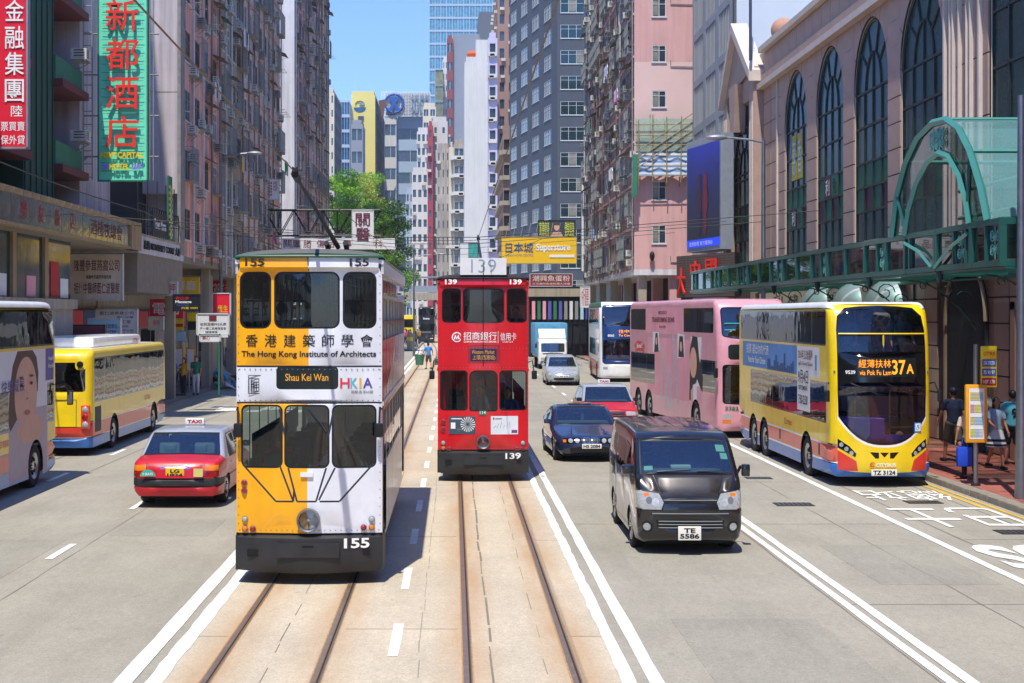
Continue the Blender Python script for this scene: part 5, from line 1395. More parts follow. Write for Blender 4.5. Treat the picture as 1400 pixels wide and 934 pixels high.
plate(CP, 'HS 2084', .02, -.03, .42, .5, .12); person((-.35, 2.5, -.1), 0, 'd', shirt='c03a3a', sit=True, parent=CP, detail=False)
b = MB(); b.box(-.3, .3, 2.35, 2.8, 1.352, 1.362, 'glossy_black'); b.build('sunroof', CP)
# ------------------------------------------------------------------ black van
mat('van_black', '202024', .22, .35, coat=.9, var=.25, scale=2.5); Vb = ('body', 'van_black')
mat('carbon', '3c3632', .32, .3, coat=.6, var=.3, scale=1.6)
van = rounded([(.1, .2), (.02, .3), (.0, .5), (.0, .78), (.06, 1.0), (.2, 1.22), (.28, 1.26), (.86, 1.78), (1.1, 1.88), (2.4, 1.92), (4.3, 1.9), (4.62, 1.78), (4.72, 1.0), (4.72, .24)], [0, .06, .1, .2, .12, .08, .05, .12, .2, .5, .2, .2, .3, 0], 5)
def van_side(S, sgn):
    g = [(.78, 1.2), (.86, 1.28), (1.16, 1.64), (1.85, 1.68), (1.85, 1.2)]; g2 = rrect(1.95, 3.2, 1.2, 1.68, .05); g3 = rrect(3.28, 4.5, 1.2, 1.68, .06)
    r = [(('window_trim', 'trim_black'), grow(g, .02)), (('window#a%d' % sgn, 'red_dark_glass'), g), (('window#b%d' % sgn, 'side_glass'), g2), (('window#c%d' % sgn, 'side_glass'), g3)]
    r += [(('door_line', 'trim_black'), rect(1.89, 1.90, .3, 1.75)), (('door_line', 'trim_black'), rect(.95, .96, .5, 1.2)), (('door_line', 'trim_black'), rect(3.24, 3.25, .3, 1.75)), (('door_line', 'trim_black'), rect(3.25, 4.6, 1.05, 1.06)), (('door_handle#%d' % sgn, 'chrome'), rect(1.62, 1.8, .98, 1.02)), (('body', 'carbon'), rect(.95, 4.7, .26, .34)), (('headlight#' + ('a' if sgn < 0 else 'b'), 'lamp_glass'), [(-1, .74), (.15, .76), (.3, .98), (.3, 1.04), (-1, 1.04)])]
    return r
glass('red_dark_glass', '3a2022', .08)
def van_strip(S):
    ws = [(-.745, 1.29), (.745, 1.29), (.75, 1.5), (.75, 1.75), (-.75, 1.75), (-.75, 1.5)]
    r = [(('body', 'carbon'), [(-.62, S.tf(.93)), (.62, S.tf(.93)), (.74, S.tf(1.27)), (-.74, S.tf(1.27))]), (('window_trim', 'trim_black'), S.F(grow(ws, .035))), (('windscreen', 'car_glass'), S.F(ws))]
    r += [(('bonnet_line', 'trim_black'), S.F([(-.46, .95), (-.45, .95), (-.56, 1.25), (-.57, 1.25)])), (('bonnet_line', 'trim_black'), S.F([(.46, .95), (.45, .95), (.56, 1.25), (.57, 1.25)])), (('bonnet_line', 'trim_black'), S.F([(-.62, .9), (.62, .9), (.62, .915), (-.62, .915)]))]
    r += [(('grille', 'trim_black'), S.F([(-.46, .82), (.46, .82), (.5, .9), (-.5, .9)])), (('grille', 'dark_metal'), S.F(rect(-.44, .44, .855, .865))), (('air_intake', 'trim_black'), S.F([(-.52, .42), (.52, .42), (.56, .56), (-.56, .56)])), (('air_intake', 'dark_metal'), S.F(rect(-.5, .5, .49, .505)))]
    for k, s in (('a', -1), ('b', 1)):
        r += [(('headlight#' + k, 'trim_black'), S.F([(s * .85, .73), (s * .45, .71), (s * .41, .84), (s * .48, 1.0), (s * .85, 1.06)])), (('headlight#' + k, 'lamp_glass'), S.F([(s * .85, .75), (s * .47, .73), (s * .43, .84), (s * .50, .98), (s * .85, 1.04)])), (('headlight#' + k, 'amber_lens'), S.F(ell(s * .70, .97, .05, .03))), (('headlight#' + k, 'silver_print'), S.F(ell(s * .56, .85, .06, .06))), (('headlight#' + k, 'grey_plastic'), S.F(ell(s * .66, .88, .05, .06)))]
        r += [(('fog_light#' + k, 'trim_black'), S.F(ell(s * .7, .45, .1, .095))), (('fog_light#' + k, 'lamp_glass'), S.F(ell(s * .7, .45, .06, .06)))]
    for i in range(5): x = -.5 + i * .25; r.append((('roof_rib', 'carbon'), [(x - .012, S.ty(1.6)), (x + .012, S.ty(1.6)), (x + .012, S.ty(4.2)), (x - .012, S.ty(4.2))]))
    r.append((('body', 'carbon'), [(-.7, S.ty(1.38)), (.7, S.ty(1.38)), (.7, S.ty(1.41)), (-.7, S.ty(1.41))]))
    return r
VAN, SV = car('van', 'glossy black passenger van driving towards the camera in the right lane', 'van', (3.72, 22.95, 0), R(-.5), van, 1.70, [(.95, .37), (3.62, .37)], .34, .2, 1.2, .10, van_side, van_strip, Vb, L=4.7, r=.08, taper=.03, bow=.10, bowr=.06, tb=.7, inset=-.0)
cabin(VAN, 1.62, .75, 4.3, .75, (1.35, 2.3, 3.2), 'seat_dark')
b = MB(); b.bbox(-.2, .04, -.03, .05, 1.02, 1.12, 'trim_black', .02); v = b.build('bonnet_scoop', VAN); v.location = (0, .17, 0)
plate(VAN, '', -.02, -.04, .36, .36, .22, lines=('TE', '5586'))
b = MB(); b.bbox(-.22, .1, .62, .72, 1.3, 1.36, 'white_paint', .01); b.build('tissue_box', VAN)
for x, z, w_, h_ in ((.55, 1.60, .15, .1), (.6, 1.49, .12, .09), (-.7, 1.33, .14, .06)):
    b = MB(); P_ = [SV.fm(x + a * w_, SV.tf(z + c * h_)) for a, c in ((0, 0), (1, 0), (1, 1), (0, 1))]; b.add([(p[0], p[1] + .012, p[2] - .01) for p in P_], [(0, 1, 2, 3)], mat('sticker_mint', 'b8e0cc', .5)); b.build('sticker', VAN)
for s in (-1, 1): mirror(VAN, (s * .82, 1.0, 1.18 if s < 0 else 1.0), (s * (.98 if s > 0 else .9), .62 if s > 0 else .75, 1.28), (.2 if s < 0 else .13, .12, .15 if s < 0 else .2), .025, 'van_black')
for x0, x1 in ((-.5, .0), (.15, .65)):
    b = MB(); P_ = [SV.fm(x0 + (x1 - x0) * k / 5, SV.tf(1.29 + .02 * k / 5)) for k in range(6)]; b.tube([(a, c - .025, d + .01) for a, c, d in P_], .01, 'trim_black', 5); b.build('wiper', VAN)
b = MB(); b.tube([(-.66, 1.35, 1.8), (-.68, 1.6, 2.2)], .006, 'trim_black', 5); b.build('aerial', VAN)
b = MB()
for z in (.44, .49, .54): b.tube([(x, -.012 + .1 * abs(x / .85) ** 3, z) for x in np.linspace(-.5, .5, 7)], .011, 'grey_plastic', 5)
b.tube([(x, -.014 + .1 * abs(x / .85) ** 3, .66) for x in np.linspace(-.6, .6, 9)], .012, 'grey_plastic', 5); b.tube([(x, .02 + .1 * abs(x / .85) ** 3, .865) for x in np.linspace(-.42, .42, 7)], .012, 'grey_plastic', 5); b.build('grille_bar', VAN, kind='stuff')
person((-.36, 1.5, .38), 0, 'd', shirt='30343c', sit=True, parent=VAN, detail=False, arms=((.9, .2), (.9, .2)))
# ------------------------------------------------------------------ silver people carrier
paint('car_silver', 'b4b9be', .25, coat=.6, metal=.2); Sv = ('body', 'car_silver')
mpv = rounded([(.1, .2), (.0, .35), (.02, .6), (.25, .75), (1.0, .98), (1.9, 1.5), (2.4, 1.6), (3.9, 1.58), (4.4, 1.3), (4.6, .9), (4.6, .25)], [0, .1, .15, .2, .2, .3, .3, .3, .3, .2, 0], 5)
def mpv_side(S, sgn): return [(('window#%d' % sgn, 'dark_glass'), [(1.3, 1.0), (1.95, 1.4), (2.4, 1.48), (3.9, 1.46), (4.2, 1.1), (4.1, 1.0)]), (('door_line', 'trim_black'), rect(2.5, 2.51, .3, 1.0))]
def mpv_strip(S):
    r = [(('windscreen', 'car_glass'), S.F([(-.78, 1.0), (.78, 1.0), (.82, 1.48), (-.82, 1.48)])), (('rear_window', 'car_glass'), S.B([(-.7, 1.05), (.7, 1.05), (.7, 1.45), (-.7, 1.45)])), (('grille', 'chrome'), S.F(rect(-.4, .4, .58, .62))), (('air_intake', 'trim_black'), S.F(rrect(-.6, .6, .3, .42, .04)))]
    for k, s in (('a', -1), ('b', 1)): r.append((('headlight#' + k, 'lamp_glass'), S.F([(s * .5, .6), (s * .86, .62), (s * .86, .78), (s * .62, .72)])))
    return r
MPV, _ = car('people_carrier', 'silver people carrier driving between the white truck and the red taxi', 'car', (wx(771, 77), 77, 0), 0, mpv, 1.8, [(.9, .34), (3.65, .34)], .31, .2, 1.0, .2, mpv_side, mpv_strip, Sv, L=4.6, r=.14, taper=.1, bow=.25)
cabin(MPV, 1.7, 1.4, 4, .5, (2.2, 3.1)); plate(MPV, 'NW 2176', 0, -.03, .5, .5, .12)
for s in (-1, 1): mirror(MPV, (s * .82, 1.5, 1.05), (s * 1.0, 1.4, 1.08), (.18, .1, .13), .02, 'car_silver')
# ------------------------------------------------------------------ white truck with blue canvas
TK = thing('truck', 'white light truck with a blue canvas load cover, far up the right lane', 'truck', (wx(756, 100), 100, 0), 0)
WC = .4
cab = rounded([(.05, .35), (0, .5), (.0, 1.15), (.18, 1.9), (.4, 2.05), (1.6, 2.1), (1.65, .45)], [0, .05, .1, .15, .2, .1, 0], 4)
S = Shell(cab, 1.95, .12, [(1.05, .45)], .35, lambda x, y, z: (x, y + .12 * (abs(x) / .97) ** 3 * max(0, 1 - y), z), .2)
for sgn in (-1, 1): S.side(sgn, [(('window#%d' % sgn, 'dark_glass'), [(.35, 1.15), (.5, 1.8), (1.3, 1.82), (1.3, 1.15)]), (('door_line', 'trim_black'), rect(1.42, 1.43, .5, 2.0))], ('cab', 'bus_white'), .4)
S.strip([(('windscreen', 'car_glass'), S.F(rrect(-.8, .8, 1.18, 1.78, .06))), (('grille', 'trim_black'), S.F(rect(-.7, .7, 1.02, 1.1))), (('headlight#a', 'lamp_glass'), S.F(rect(-.82, -.5, .62, .8))), (('headlight#b', 'lamp_glass'), S.F(rect(.5, .82, .62, .8))), (('bumper', 'grey_plastic'), S.F(rect(-1, 1, .35, .58)))], ('cab', 'bus_white'), .2)
emit(S.parts, TK)
b = MB(); v = [(-.9, .5, 2.1), (.9, .5, 2.1), (-.92, 1.5, 2.75), (.92, 1.5, 2.75)]; b.add(v + [(-.9, 1.55, 2.05), (.9, 1.55, 2.05)], [(0, 1, 3, 2), (0, 2, 4), (1, 5, 3), (2, 3, 5, 4)], 'bus_white'); b.build('wind_deflector', TK)
b = MB(); rr = random.Random(4); n = 14
for i in range(n): 
    y0, y1 = 1.75 + i * .36, 1.75 + (i + 1) * .36 + .002
    b.bbox(-1.12 - rr.uniform(0, .04), 1.12 + rr.uniform(0, .04), y0, y1, .95, 3.15 + rr.uniform(-.05, .03), mat('canvas_blue', '5c9fc4', .8, var=.25, scale=3, bump=.5, bscale=6), .05)
b.build('load_cover', TK)
b = MB(); b.box(-.6, .6, .6, 6.6, .5, .8, 'chassis'); b.box(-1.05, 1.05, 1.7, 6.8, .8, .96, 'steel'); b.build('chassis', TK)
for x in (-.95, .95): wheel(TK, x, 1.05, .38, .22, 'bus'); wheel(TK, x, 5.4, .38, .3, 'bus')
plate(TK, 'PC 6163', 0, -.03, .48, .45, .12); mirror(TK, (-.97, .3, 1.8), (-1.15, .1, 1.6), (.12, .08, .3), .02); mirror(TK, (.97, .3, 1.8), (1.15, .1, 1.6), (.12, .08, .3), .02)
person((-.4, 1.15, .75), 0, 'd', shirt='6a7a8a', sit=True, parent=TK, detail=False)
# ================================================================== BUILDING KIT
winmat('pane_dark', '36414a', .08); winmat('pane_blue', '3f6f8c', .06); winmat('pane_teal', '123b3c', .05, .2); winmat('pane_curtain', '8f8a76', .35, .1)
mat('frame_alu', '9aa0a2', .45, .5, var=.15); mat('frame_white', 'c9ccc8', .55, var=.15); mat('frame_rust', '8c7466', .8, var=.3)
mat('ac_white', 'dcd8ca', .65, var=.3, scale=2, streak=.3); mat('ac_grey', '8f9088', .7, var=.35, scale=2); mat('ac_dark', '3a3c3a', .7)
mat('awning_rust', '74605a', .85, var=.4, scale=5); mat('awning_green', '4f6f62', .8, var=.3); mat('awning_grey', '6f7270', .8, var=.35)
mat('pipe_grey', '8e8a84', .7, var=.3); mat('cage', '868a88', .6, .1, var=.2)
def WINM(w, h, n=2, fr='frame_alu', pane='pane_dark', curtain=0, dep=.055):
    k = ('win', w, h, n, fr, pane, curtain)
    if k in WHEELS: return WHEELS[k]
    b = MB(); t = .045
    b.box(-w / 2, w / 2, dep, dep + .02, 0, h, pane, skip='kbtlr')
    b.box(-w / 2, w / 2, dep - .05, dep, 0, t, fr); b.box(-w / 2, w / 2, dep - .05, dep, h - t, h, fr)
    for i in range(n + 1):
        x = -w / 2 + t / 2 + (w - t) * i / n; b.box(x - t / 2, x + t / 2, dep - .05, dep - .002, t, h - t, fr)
    if n > 1: b.box(-w / 2 + t, w / 2 - t, dep - .04, dep - .004, h * .68, h * .68 + t * .8, fr)
    if curtain: b.box(-w / 2 + w / n * (curtain - 1) + t, -w / 2 + w / n * curtain - t, dep - .012, dep - .006, h * .1, h * .95, 'pane_curtain', skip='ktblr')
    b.box(-w / 2 - .05, w / 2 + .05, -.07, dep, -.07, -.003, 'frame_white')
    WHEELS[k] = b.mesh('window'); return WHEELS[k]
def ACM(m='ac_white', deep=.42):
    k = ('ac', m, deep)
    if k in WHEELS: return WHEELS[k]
    b = MB(); b.box(-.27, .27, -deep, .03, 0, .36, m)
    for i in range(5): b.box(-.26, .1, -deep - .006, -deep + .002, .06 + i * .06, .085 + i * .06, 'ac_dark')
    for s in (-1, 1):
        for i in range(3): b.box(s * .302, s * .298, -deep + .06, -.08, .1 + i * .09, .13 + i * .09, 'ac_dark')
    b.box(-.34, .34, -deep + .02, 0, -.05, -.02, 'pipe_grey'); b.tube([(-.3, -deep + .05, -.04), (-.3, 0, -.3)], .014, 'pipe_grey', 4); b.tube([(.3, -deep + .05, -.04), (.3, 0, -.3)], .014, 'pipe_grey', 4)
    WHEELS[k] = b.mesh('air_conditioner'); return WHEELS[k]
def AWM(w, m='awning_rust', d=.55):
    k = ('aw', w, m, d)
    if k in WHEELS: return WHEELS[k]
    b = MB(); n = 10
    for i in range(n):
        x0, x1 = -w / 2 + w * i / n, -w / 2 + w * (i + 1) / n; zt = .02 * (i % 2)
        b.add([(x0, 0, zt), (x1, 0, .02 - zt), (x1, -d, -.22 + .02 - zt), (x0, -d, -.22 + zt), (x0, 0, zt - .02), (x1, 0, -zt), (x1, -d, -.24 + .02 - zt), (x0, -d, -.24 + zt)], [(0, 1, 2, 3), (4, 7, 6, 5), (3, 2, 6, 7)], m)
    for s in (-1, 1): b.tube([(s * w * .45, -d * .9, -.22), (s * w * .45, 0, -.42)], .012, 'pipe_grey', 4)
    WHEELS[k] = b.mesh('window_canopy'); return WHEELS[k]
def CAGEM(w, h):
    k = ('cage', w, h)
    if k in WHEELS: return WHEELS[k]
    b = MB(); d = .38
    for i in range(9): x = -w / 2 + w * i / 8; b.box(x - .01, x + .01, -d - .01, -d + .01, 0, h, 'cage')
    for z in (0, h * .5, h): b.box(-w / 2, w / 2, -d - .012, -d + .012, z - .012, z + .012, 'cage')
    for s in (-1, 1):
        for z in (0, h): b.box(s * w / 2 - .01, s * w / 2 + .01, -d, 0, z - .01, z + .01, 'cage')
    b.box(-w / 2, w / 2, -d, 0, -.03, -.012, 'pipe_grey')
    WHEELS[k] = b.mesh('window_cage'); return WHEELS[k]
class Face:
    """one facade plane of a building: u along it, outward normal = local -y"""
    def __init__(s, root, org, rz):
        s.root = root; s.org = Vector(org); s.rz = rz; s.M = Matrix.Translation(s.org) @ Matrix.Rotation(rz, 4, 'Z')
    def p(s, u, d, z): return s.M @ Vector((u, d, z))
    def put(s, name, me, u, z, d=0, **k): return put(name, me, s.root, s.p(u, d, z), (0, 0, s.rz), **k)
    def mb(s, b): return b.xf(s.M)
    def wall(s, b, W, z0, z1, holes, m, depth=.16, mf=None, rev=None):
        us = sorted({0, W} | {round(q, 4) for h in holes for q in h[:2]}); vs = sorted({z0, z1} | {round(q, 4) for h in holes for q in h[2:4]})
        H = np.zeros((len(us), len(vs)), bool)
        for h in holes:
            H[us.index(round(h[0], 4)):us.index(round(h[1], 4)), vs.index(round(h[2], 4)):vs.index(round(h[3], 4))] = True
        t = MB()
        for j in range(len(vs) - 1):      # merge cells along u
            i = 0
            while i < len(us) - 1:
                if H[i, j]: i += 1; continue
                k = i
                while k < len(us) - 1 and not H[k, j] and not (mf and k > i and mf(us[k], vs[j]) != mf(us[i], vs[j])): k += 1
                t.add([(us[i], 0, vs[j]), (us[k], 0, vs[j]), (us[k], 0, vs[j + 1]), (us[i], 0, vs[j + 1])], [(0, 1, 2, 3)], mf(us[i] + .01, vs[j] + .01) if mf else m); i = k
        for h in holes:
            a, b_, c, d = h[:4]; r = rev or m
            t.add([(a, 0, c), (b_, 0, c), (b_, depth, c), (a, depth, c), (a, 0, d), (b_, 0, d), (b_, depth, d), (a, depth, d)], [(0, 1, 2, 3), (7, 6, 5, 4), (0, 3, 7, 4), (2, 1, 5, 6)], r)
        t.xf(s.M); b.add(t.v, t.f, None); 
        b.m[-len(t.f):] = [b.mi(t.mats[q]) for q in t.m] if t.f else []
        return b
MATS[None] = MATS['white_paint']
def box_core(root, x0, x1, y0, y1, z0, z1, m, skip='b'):
    b = MB(); b.box(x0, x1, y0, y1, z0, z1, m, skip=skip); return b
rT = random.Random(11)
def tenement(root, org, rz, W, z0, z1, bays, fh, wallm, seed, ww=1.5, wh=1.25, ac=.62, aw=.35, cage=.25, fr=('frame_alu', 'frame_white', 'frame_rust'), mf=None, sill=.75, band=None, piers=None, visz=99, acn=1, drain=True, wn=3):
    """a crowded housing facade: recessed windows, air conditioners, canopies, cages, pipes"""
    f = Face(root, org, rz); rr = random.Random(seed); b = MB(); holes = []; bw = W / bays; nf = int((z1 - z0) / fh)
    for j in range(nf):
        zb = z0 + j * fh + sill
        for i in range(bays):
            uc = (i + .5) * bw; holes.append((uc - ww / 2, uc + ww / 2, zb, zb + wh))
    f.wall(b, W, z0, z1, holes, wallm, .1, mf=mf)
    t = MB()
    if band:
        for j in range(1, nf + 1): t.box(0, W, -.08, .0, z0 + j * fh - .12, z0 + j * fh, band)
    if piers:
        for i in range(bays + 1): u = min(max(i * bw, .12), W - .12); t.box(u - .12, u + .12, -.06, .0, z0, z1, piers)
    t.xf(f.M); b.add(t.v, t.f, None); b.m[-len(t.f) or len(b.m):] = [b.mi(t.mats[q]) for q in t.m] if t.f else []
    b.build('facade_wall', root)
    for a, b_, c, d in holes:
        uc = (a + b_) / 2
        if c > visz: continue
        f.put('window', WINM(ww, wh, rr.choice((2, wn)), rr.choice(fr), 'pane_dark', rr.choice((0, 0, 1, 2))), uc, c)
        if rr.random() < cage: f.put('window_cage', CAGEM(ww + .1, wh + .1), uc, c - .05)
        elif rr.random() < aw: f.put('window_canopy', AWM(round(ww + .2, 2), rr.choice(('awning_rust', 'awning_grey', 'awning_green', 'awning_rust')), rr.choice((.45, .6))), uc, d + .16)
        for k in range(acn):
            if rr.random() < ac: f.put('air_conditioner', ACM(rr.choice(('ac_white', 'ac_white', 'ac_grey')), rr.choice((.24, .36))), uc + rr.uniform(-ww / 2, ww / 2), c + rr.choice((-.52, -.48, .12, wh - .45, -.5)), -.0)
    if drain:
        t = MB()
        for i in range(bays + 1):
            if rr.random() < .8:
                u = min(max(i * bw + rr.uniform(-.15, .15), .1), W - .1); t.tube([(u, -.1, z0 - .2), (u, -.1, z1)], .05, rr.choice(('pipe_grey', 'frame_rust', 'frame_white')), 6, False)
        for j in range(nf):
            for i in range(bays):
                if rr.random() < .35:
                    u = (i + .5) * bw; zb = z0 + j * fh + rr.uniform(.3, 2); u2 = u + rr.choice((-1, 1)) * bw * .45; t.tube([(u, -.12, zb), (u2, -.12, zb - .1), (u2, -.12, zb - rr.uniform(.5, 1.6))], .022, rr.choice(('pipe_grey', 'ink', 'frame_white')), 4, False)
                if rr.random() < .22:   # rack of poles
                    u = (i + .5) * bw; zb = z0 + j * fh + sill - .15
                    for q in range(4): t.tube([(u - ww * .45, -.25 - q * .17, zb), (u + ww * .45, -.25 - q * .17, zb)], .012, 'frame_alu', 4, False)
                    for s in (-1, 1): t.tube([(u + s * ww * .45, 0, zb), (u + s * ww * .45, -.8, zb)], .014, 'pipe_grey', 4, False)
        f.mb(t).build('pipework', root, kind='stuff')
    return f
# laundry
LN = [0]
def laundry(p, along, label, cols, n=4, h=.7):
    r = thing('laundry', label, 'laundry', p, math.atan2(along[1], along[0]), 'laundry hung out to dry on the facades')
    b = MB(); b.tube([(-.25 * n, 0, .02), (.25 * n, 0, .02)], .014, 'frame_alu', 5); b.build('pole', r)
    rr = random.Random(int(abs(p[0] * 100 + p[2] * 37)))
    for i in range(n):
        x = -.25 * n + .25 + i * .45 * (n / max(1, n)); m_ = cloth(cols[i % len(cols)]); w = rr.uniform(.26, .38); hh = h * rr.uniform(.7, 1.15)
        b = MB()
        if rr.random() < .5:   # shirt
            pts = [(-w / 2, 0), (-w * .2, .0), (0, -.05), (w * .2, 0), (w / 2, 0), (w * .85, -.25), (w * .62, -.3), (w / 2, -.2), (w * .5, -hh), (-w * .5, -hh), (-w / 2, -.2), (-w * .62, -.3), (-w * .85, -.25)]
        else: pts = [(-w / 2, 0), (w / 2, 0), (w * .55, -hh), (.03, -hh * .98), (0, -hh * .45), (-.03, -hh * .98), (-w * .55, -hh)]
        pts = [(x + a, c) for a, c in pts][::-1]; b.prism(pts, 'y', -.02, .02, m_); b.build('garment', r)
    return r
# signs hung over the street
def hang_sign(label, px0, px1, py0, py1, Y, face, rim='dark_metal', lines=(), depth=.18, name='hanging_sign', loc=None, rz=0, size=None, props=True, group=None, vert=False, bold=.02):
    """sign board whose face looks down the street; lines = [(text, fx0, fx1, fy0, fy1, material, raise)] in fractions from the top left"""
    x0, x1 = wx(px0, Y), wx(px1, Y); z1, z0 = wz(py0, Y), wz(py1, Y); w, h = x1 - x0, z1 - z0
    r = thing(name, label, 'sign', (x0, Y, z0), rz, group)
    b = MB(); b.box(0, w, .0, depth, 0, h, face); b.build('panel', r)
    b = MB()
    for q in ((-.04, w + .04, -.03, depth + .02, -.05, -.003), (-.04, w + .04, -.03, depth + .02, h + .003, h + .05), (-.05, -.003, -.03, depth + .02, -.05, h + .05), (w + .003, w + .05, -.03, depth + .02, -.05, h + .05)): b.box(*q, rim)
    b.build('rim', r)
    for q in lines:
        s, a, b_, c, d, m_ = q[:6]; dp = q[6] if len(q) > 6 else 0; bo = q[7] if len(q) > 7 else bold
        text(s, (a * w, -.006 - 0, (1 - d) * h), (1, 0, 0), (0, 0, 1), (b_ - a) * w, (d - c) * h, m_, r, bold=bo, depth=dp)
    return r, w, h
# ================================================================== LEFT SIDE OF THE STREET
mat('pink_wall', 'ecb39e', .85, var=.18, scale=.8, streak=.45, bump=.15, bscale=8); mat('brown_wall', 'b8a892', .9, var=.25, scale=.9, streak=.4, bump=.2, bscale=8)
mat('mauve_wall', 'e8d2c8', .85, var=.15, scale=.8, streak=.35, bump=.15, bscale=8); mat('mauve_end', 'c8bcbc', .85, var=.16, scale=.35, streak=.35, bump=.12, bscale=5)
mat('white_wall', 'd8d6d8', .85, var=.12, scale=.6, streak=.25); mat('maroon_wall', 'b4686a', .85, var=.2, scale=.8, streak=.3); mat('beige_wall', 'b3a58c', .85, var=.15, scale=.8, streak=.3)
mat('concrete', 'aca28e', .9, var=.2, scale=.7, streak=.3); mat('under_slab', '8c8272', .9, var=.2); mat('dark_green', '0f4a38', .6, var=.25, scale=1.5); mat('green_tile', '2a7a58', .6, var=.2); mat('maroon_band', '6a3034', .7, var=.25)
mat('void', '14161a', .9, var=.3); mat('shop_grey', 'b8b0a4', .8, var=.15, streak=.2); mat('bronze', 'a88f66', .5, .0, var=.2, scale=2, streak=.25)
LXF = -11.7
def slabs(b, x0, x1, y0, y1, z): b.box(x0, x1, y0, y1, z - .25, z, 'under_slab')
def left_block(name, label, y0, y1, z0, z1, wall, bays, seed, **k):
    r = thing(name, label, 'building', (LXF, y0, 0))
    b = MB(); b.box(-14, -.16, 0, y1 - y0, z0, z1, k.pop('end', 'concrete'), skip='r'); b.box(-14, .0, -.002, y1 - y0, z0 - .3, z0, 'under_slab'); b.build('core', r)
    b = MB(); b.box(-14, -3.6, .01, y1 - y0 - .01, .13, z0 - .3, 'shop_grey')
    for y in (.3, y1 - y0 - .3): b.box(-.75, -.35, y - .2, y + .2, .13, z0 - .3, 'concrete')
    b.build('ground_floor', r)
    f = tenement(r, (0, 0, 0), PI / 2, y1 - y0, z0, z1, bays, 2.6, wall, seed, **k)
    return r, f
rB, fB = left_block('tenement_building', 'pink tenement with a blank mauve end wall beside the green hotel sign', 63, 72.7, 6.3, 21.5, 'pink_wall', 4, 3, visz=24, ww=1.55, wh=1.35, piers='pink_wall', end='mauve_end', cage=.3)
b = MB(); b.box(-9, .1, -.9, -.01, 8.9, 21.5, 'mauve_end'); b.box(-.5, -.0, -.3, -.012, 6.2, 8.9, 'white_wall'); b.box(-.02, .12, -.92, .05, 6.3, 21.5, 'pipe_grey')
for z in (13.2, 18): b.box(-9, .102, -.908, -.9, z, z + .05, 'concrete')
b.build('end_wall', rB)
rC, fC = left_block('tenement_building', 'soot grey tenement between the pink and the mauve tenements', 72.72, 80.7, 6.0, 23, 'brown_wall', 4, 5, visz=27, ww=1.5, wh=1.4, cage=.35, aw=.5)
rD, fD = left_block('tenement_building', 'mauve tenement crowded with air conditioners, right of the soot grey one', 80.72, 98.6, 6.0, 27, 'mauve_wall', 8, 8, visz=32, ww=1.6, wh=1.3, band='pink_wall')
rE, fE = left_block('tenement_building', 'red and pink tenement with a sunlit white end wall, farthest on the left', 107.8, 136, 6.0, 36, 'maroon_wall', 12, 13, visz=40, ww=1.6, wh=1.3, band='pink_wall', piers='mauve_wall', end='white_wall', mf=lambda u, z: 'maroon_wall' if u < 9 else ('pink_wall' if u < 19 else 'beige_wall'))
b = MB(); b.box(-1.35, .02, -.4, -.01, 6, 36, 'white_wall'); b.build('end_wall', rE)
for p, lab, cols in (((-11.1, 69, 14.6), 'washing in pale and blue tones on the pink tenement', ('d8d4cc', '3f5f8c', 'c9b7a0')), ((-11.1, 78.5, 18.9), 'white and grey shirts high on the soot grey tenement', ('e8e8e4', '9aa0a8', '2c2e34')), ((-11.0, 77.2, 12.0), 'yellow pink and blue washing on the soot grey tenement', ('e0c83a', 'd89a98', '2f4f8c', 'b8b8d0')),
                     ((-11.0, 96.4, 13.8), 'green towel hanging at the far end of the mauve tenement', ('1f9a4c', '1f9a4c')), ((-11.0, 90, 8.9), 'magenta cloth low on the mauve tenement', ('c8408c', '30343c')), ((-11.0, 118, 9.4), 'pink and red shirts on the farthest tenement', ('e0707c', 'd84a50', '8a5a9c')),
                     ((-11.0, 112, 19.8), 'pale washing high on the farthest tenement', ('d8d8e0', 'c06a88')), ((-11.0, 124, 8.2), 'blue washing near the tree on the farthest tenement', ('3a4f8c', '60709c'))):
    laundry(p, (0, 1), lab, cols, 4, .8)
# green fronted hotel block
rA = thing('hotel_building', 'dark green fronted building with maroon balconies behind the red sign', 'building', (-12.7, 34, 0))
b = MB(); b.box(-12, -.9, 0, 20, 6.5, 16.2, 'void'); b.box(-12, -2.9, 11, 20, 16.2, 42, 'concrete'); b.box(-12, -2, 0, 20, .13, 6.5, 'shop_grey'); b.box(-12, .02, 15.6, 20, 7.1, 16.2, 'mauve_end'); b.build('core', rA)  # concrete upper tower is out of view, added to shade the mauve end wall
b = MB(); b.box(-.9, .05, 9.0, 12.2, 7.1, 16.2, 'dark_green')
for i in range(6): y = 9.1 + i * .6; b.box(.05, .09, y, y + .06, 7.1, 16.2, 'dark_green')
b.build('green_cladding', rA)
for j in range(3):
    z = 7.4 + j * 2.7
    b = MB(); b.box(-.9, .35, 12.25, 15.55, z + .9, z + 1.15, 'maroon_band'); b.box(.0, .12, 12.25, 15.55, z + 1.15, z + 1.9, 'green_tile'); b.box(-.9, -.88, 12.3, 15.5, z + 1.9, z + 3.3, 'pane_dark')
    b.build('balcony', rA); b = MB(); b.box(-.9, .35, 0, 8.95, z + .9, z + 1.15, 'maroon_band'); b.box(.0, .12, 0, 8.95, z + 1.15, z + 1.9, 'dark_green'); b.build('balcony', rA)
    put('air_conditioner', ACM('ac_white', .5), rA, (.1, 14.5, z + 2.1), (0, 0, PI / 2)); put('window', WINM(1.2, 1.2, 2, 'frame_alu'), rA, (-.75, 13.6, z + 2), (0, 0, PI / 2))
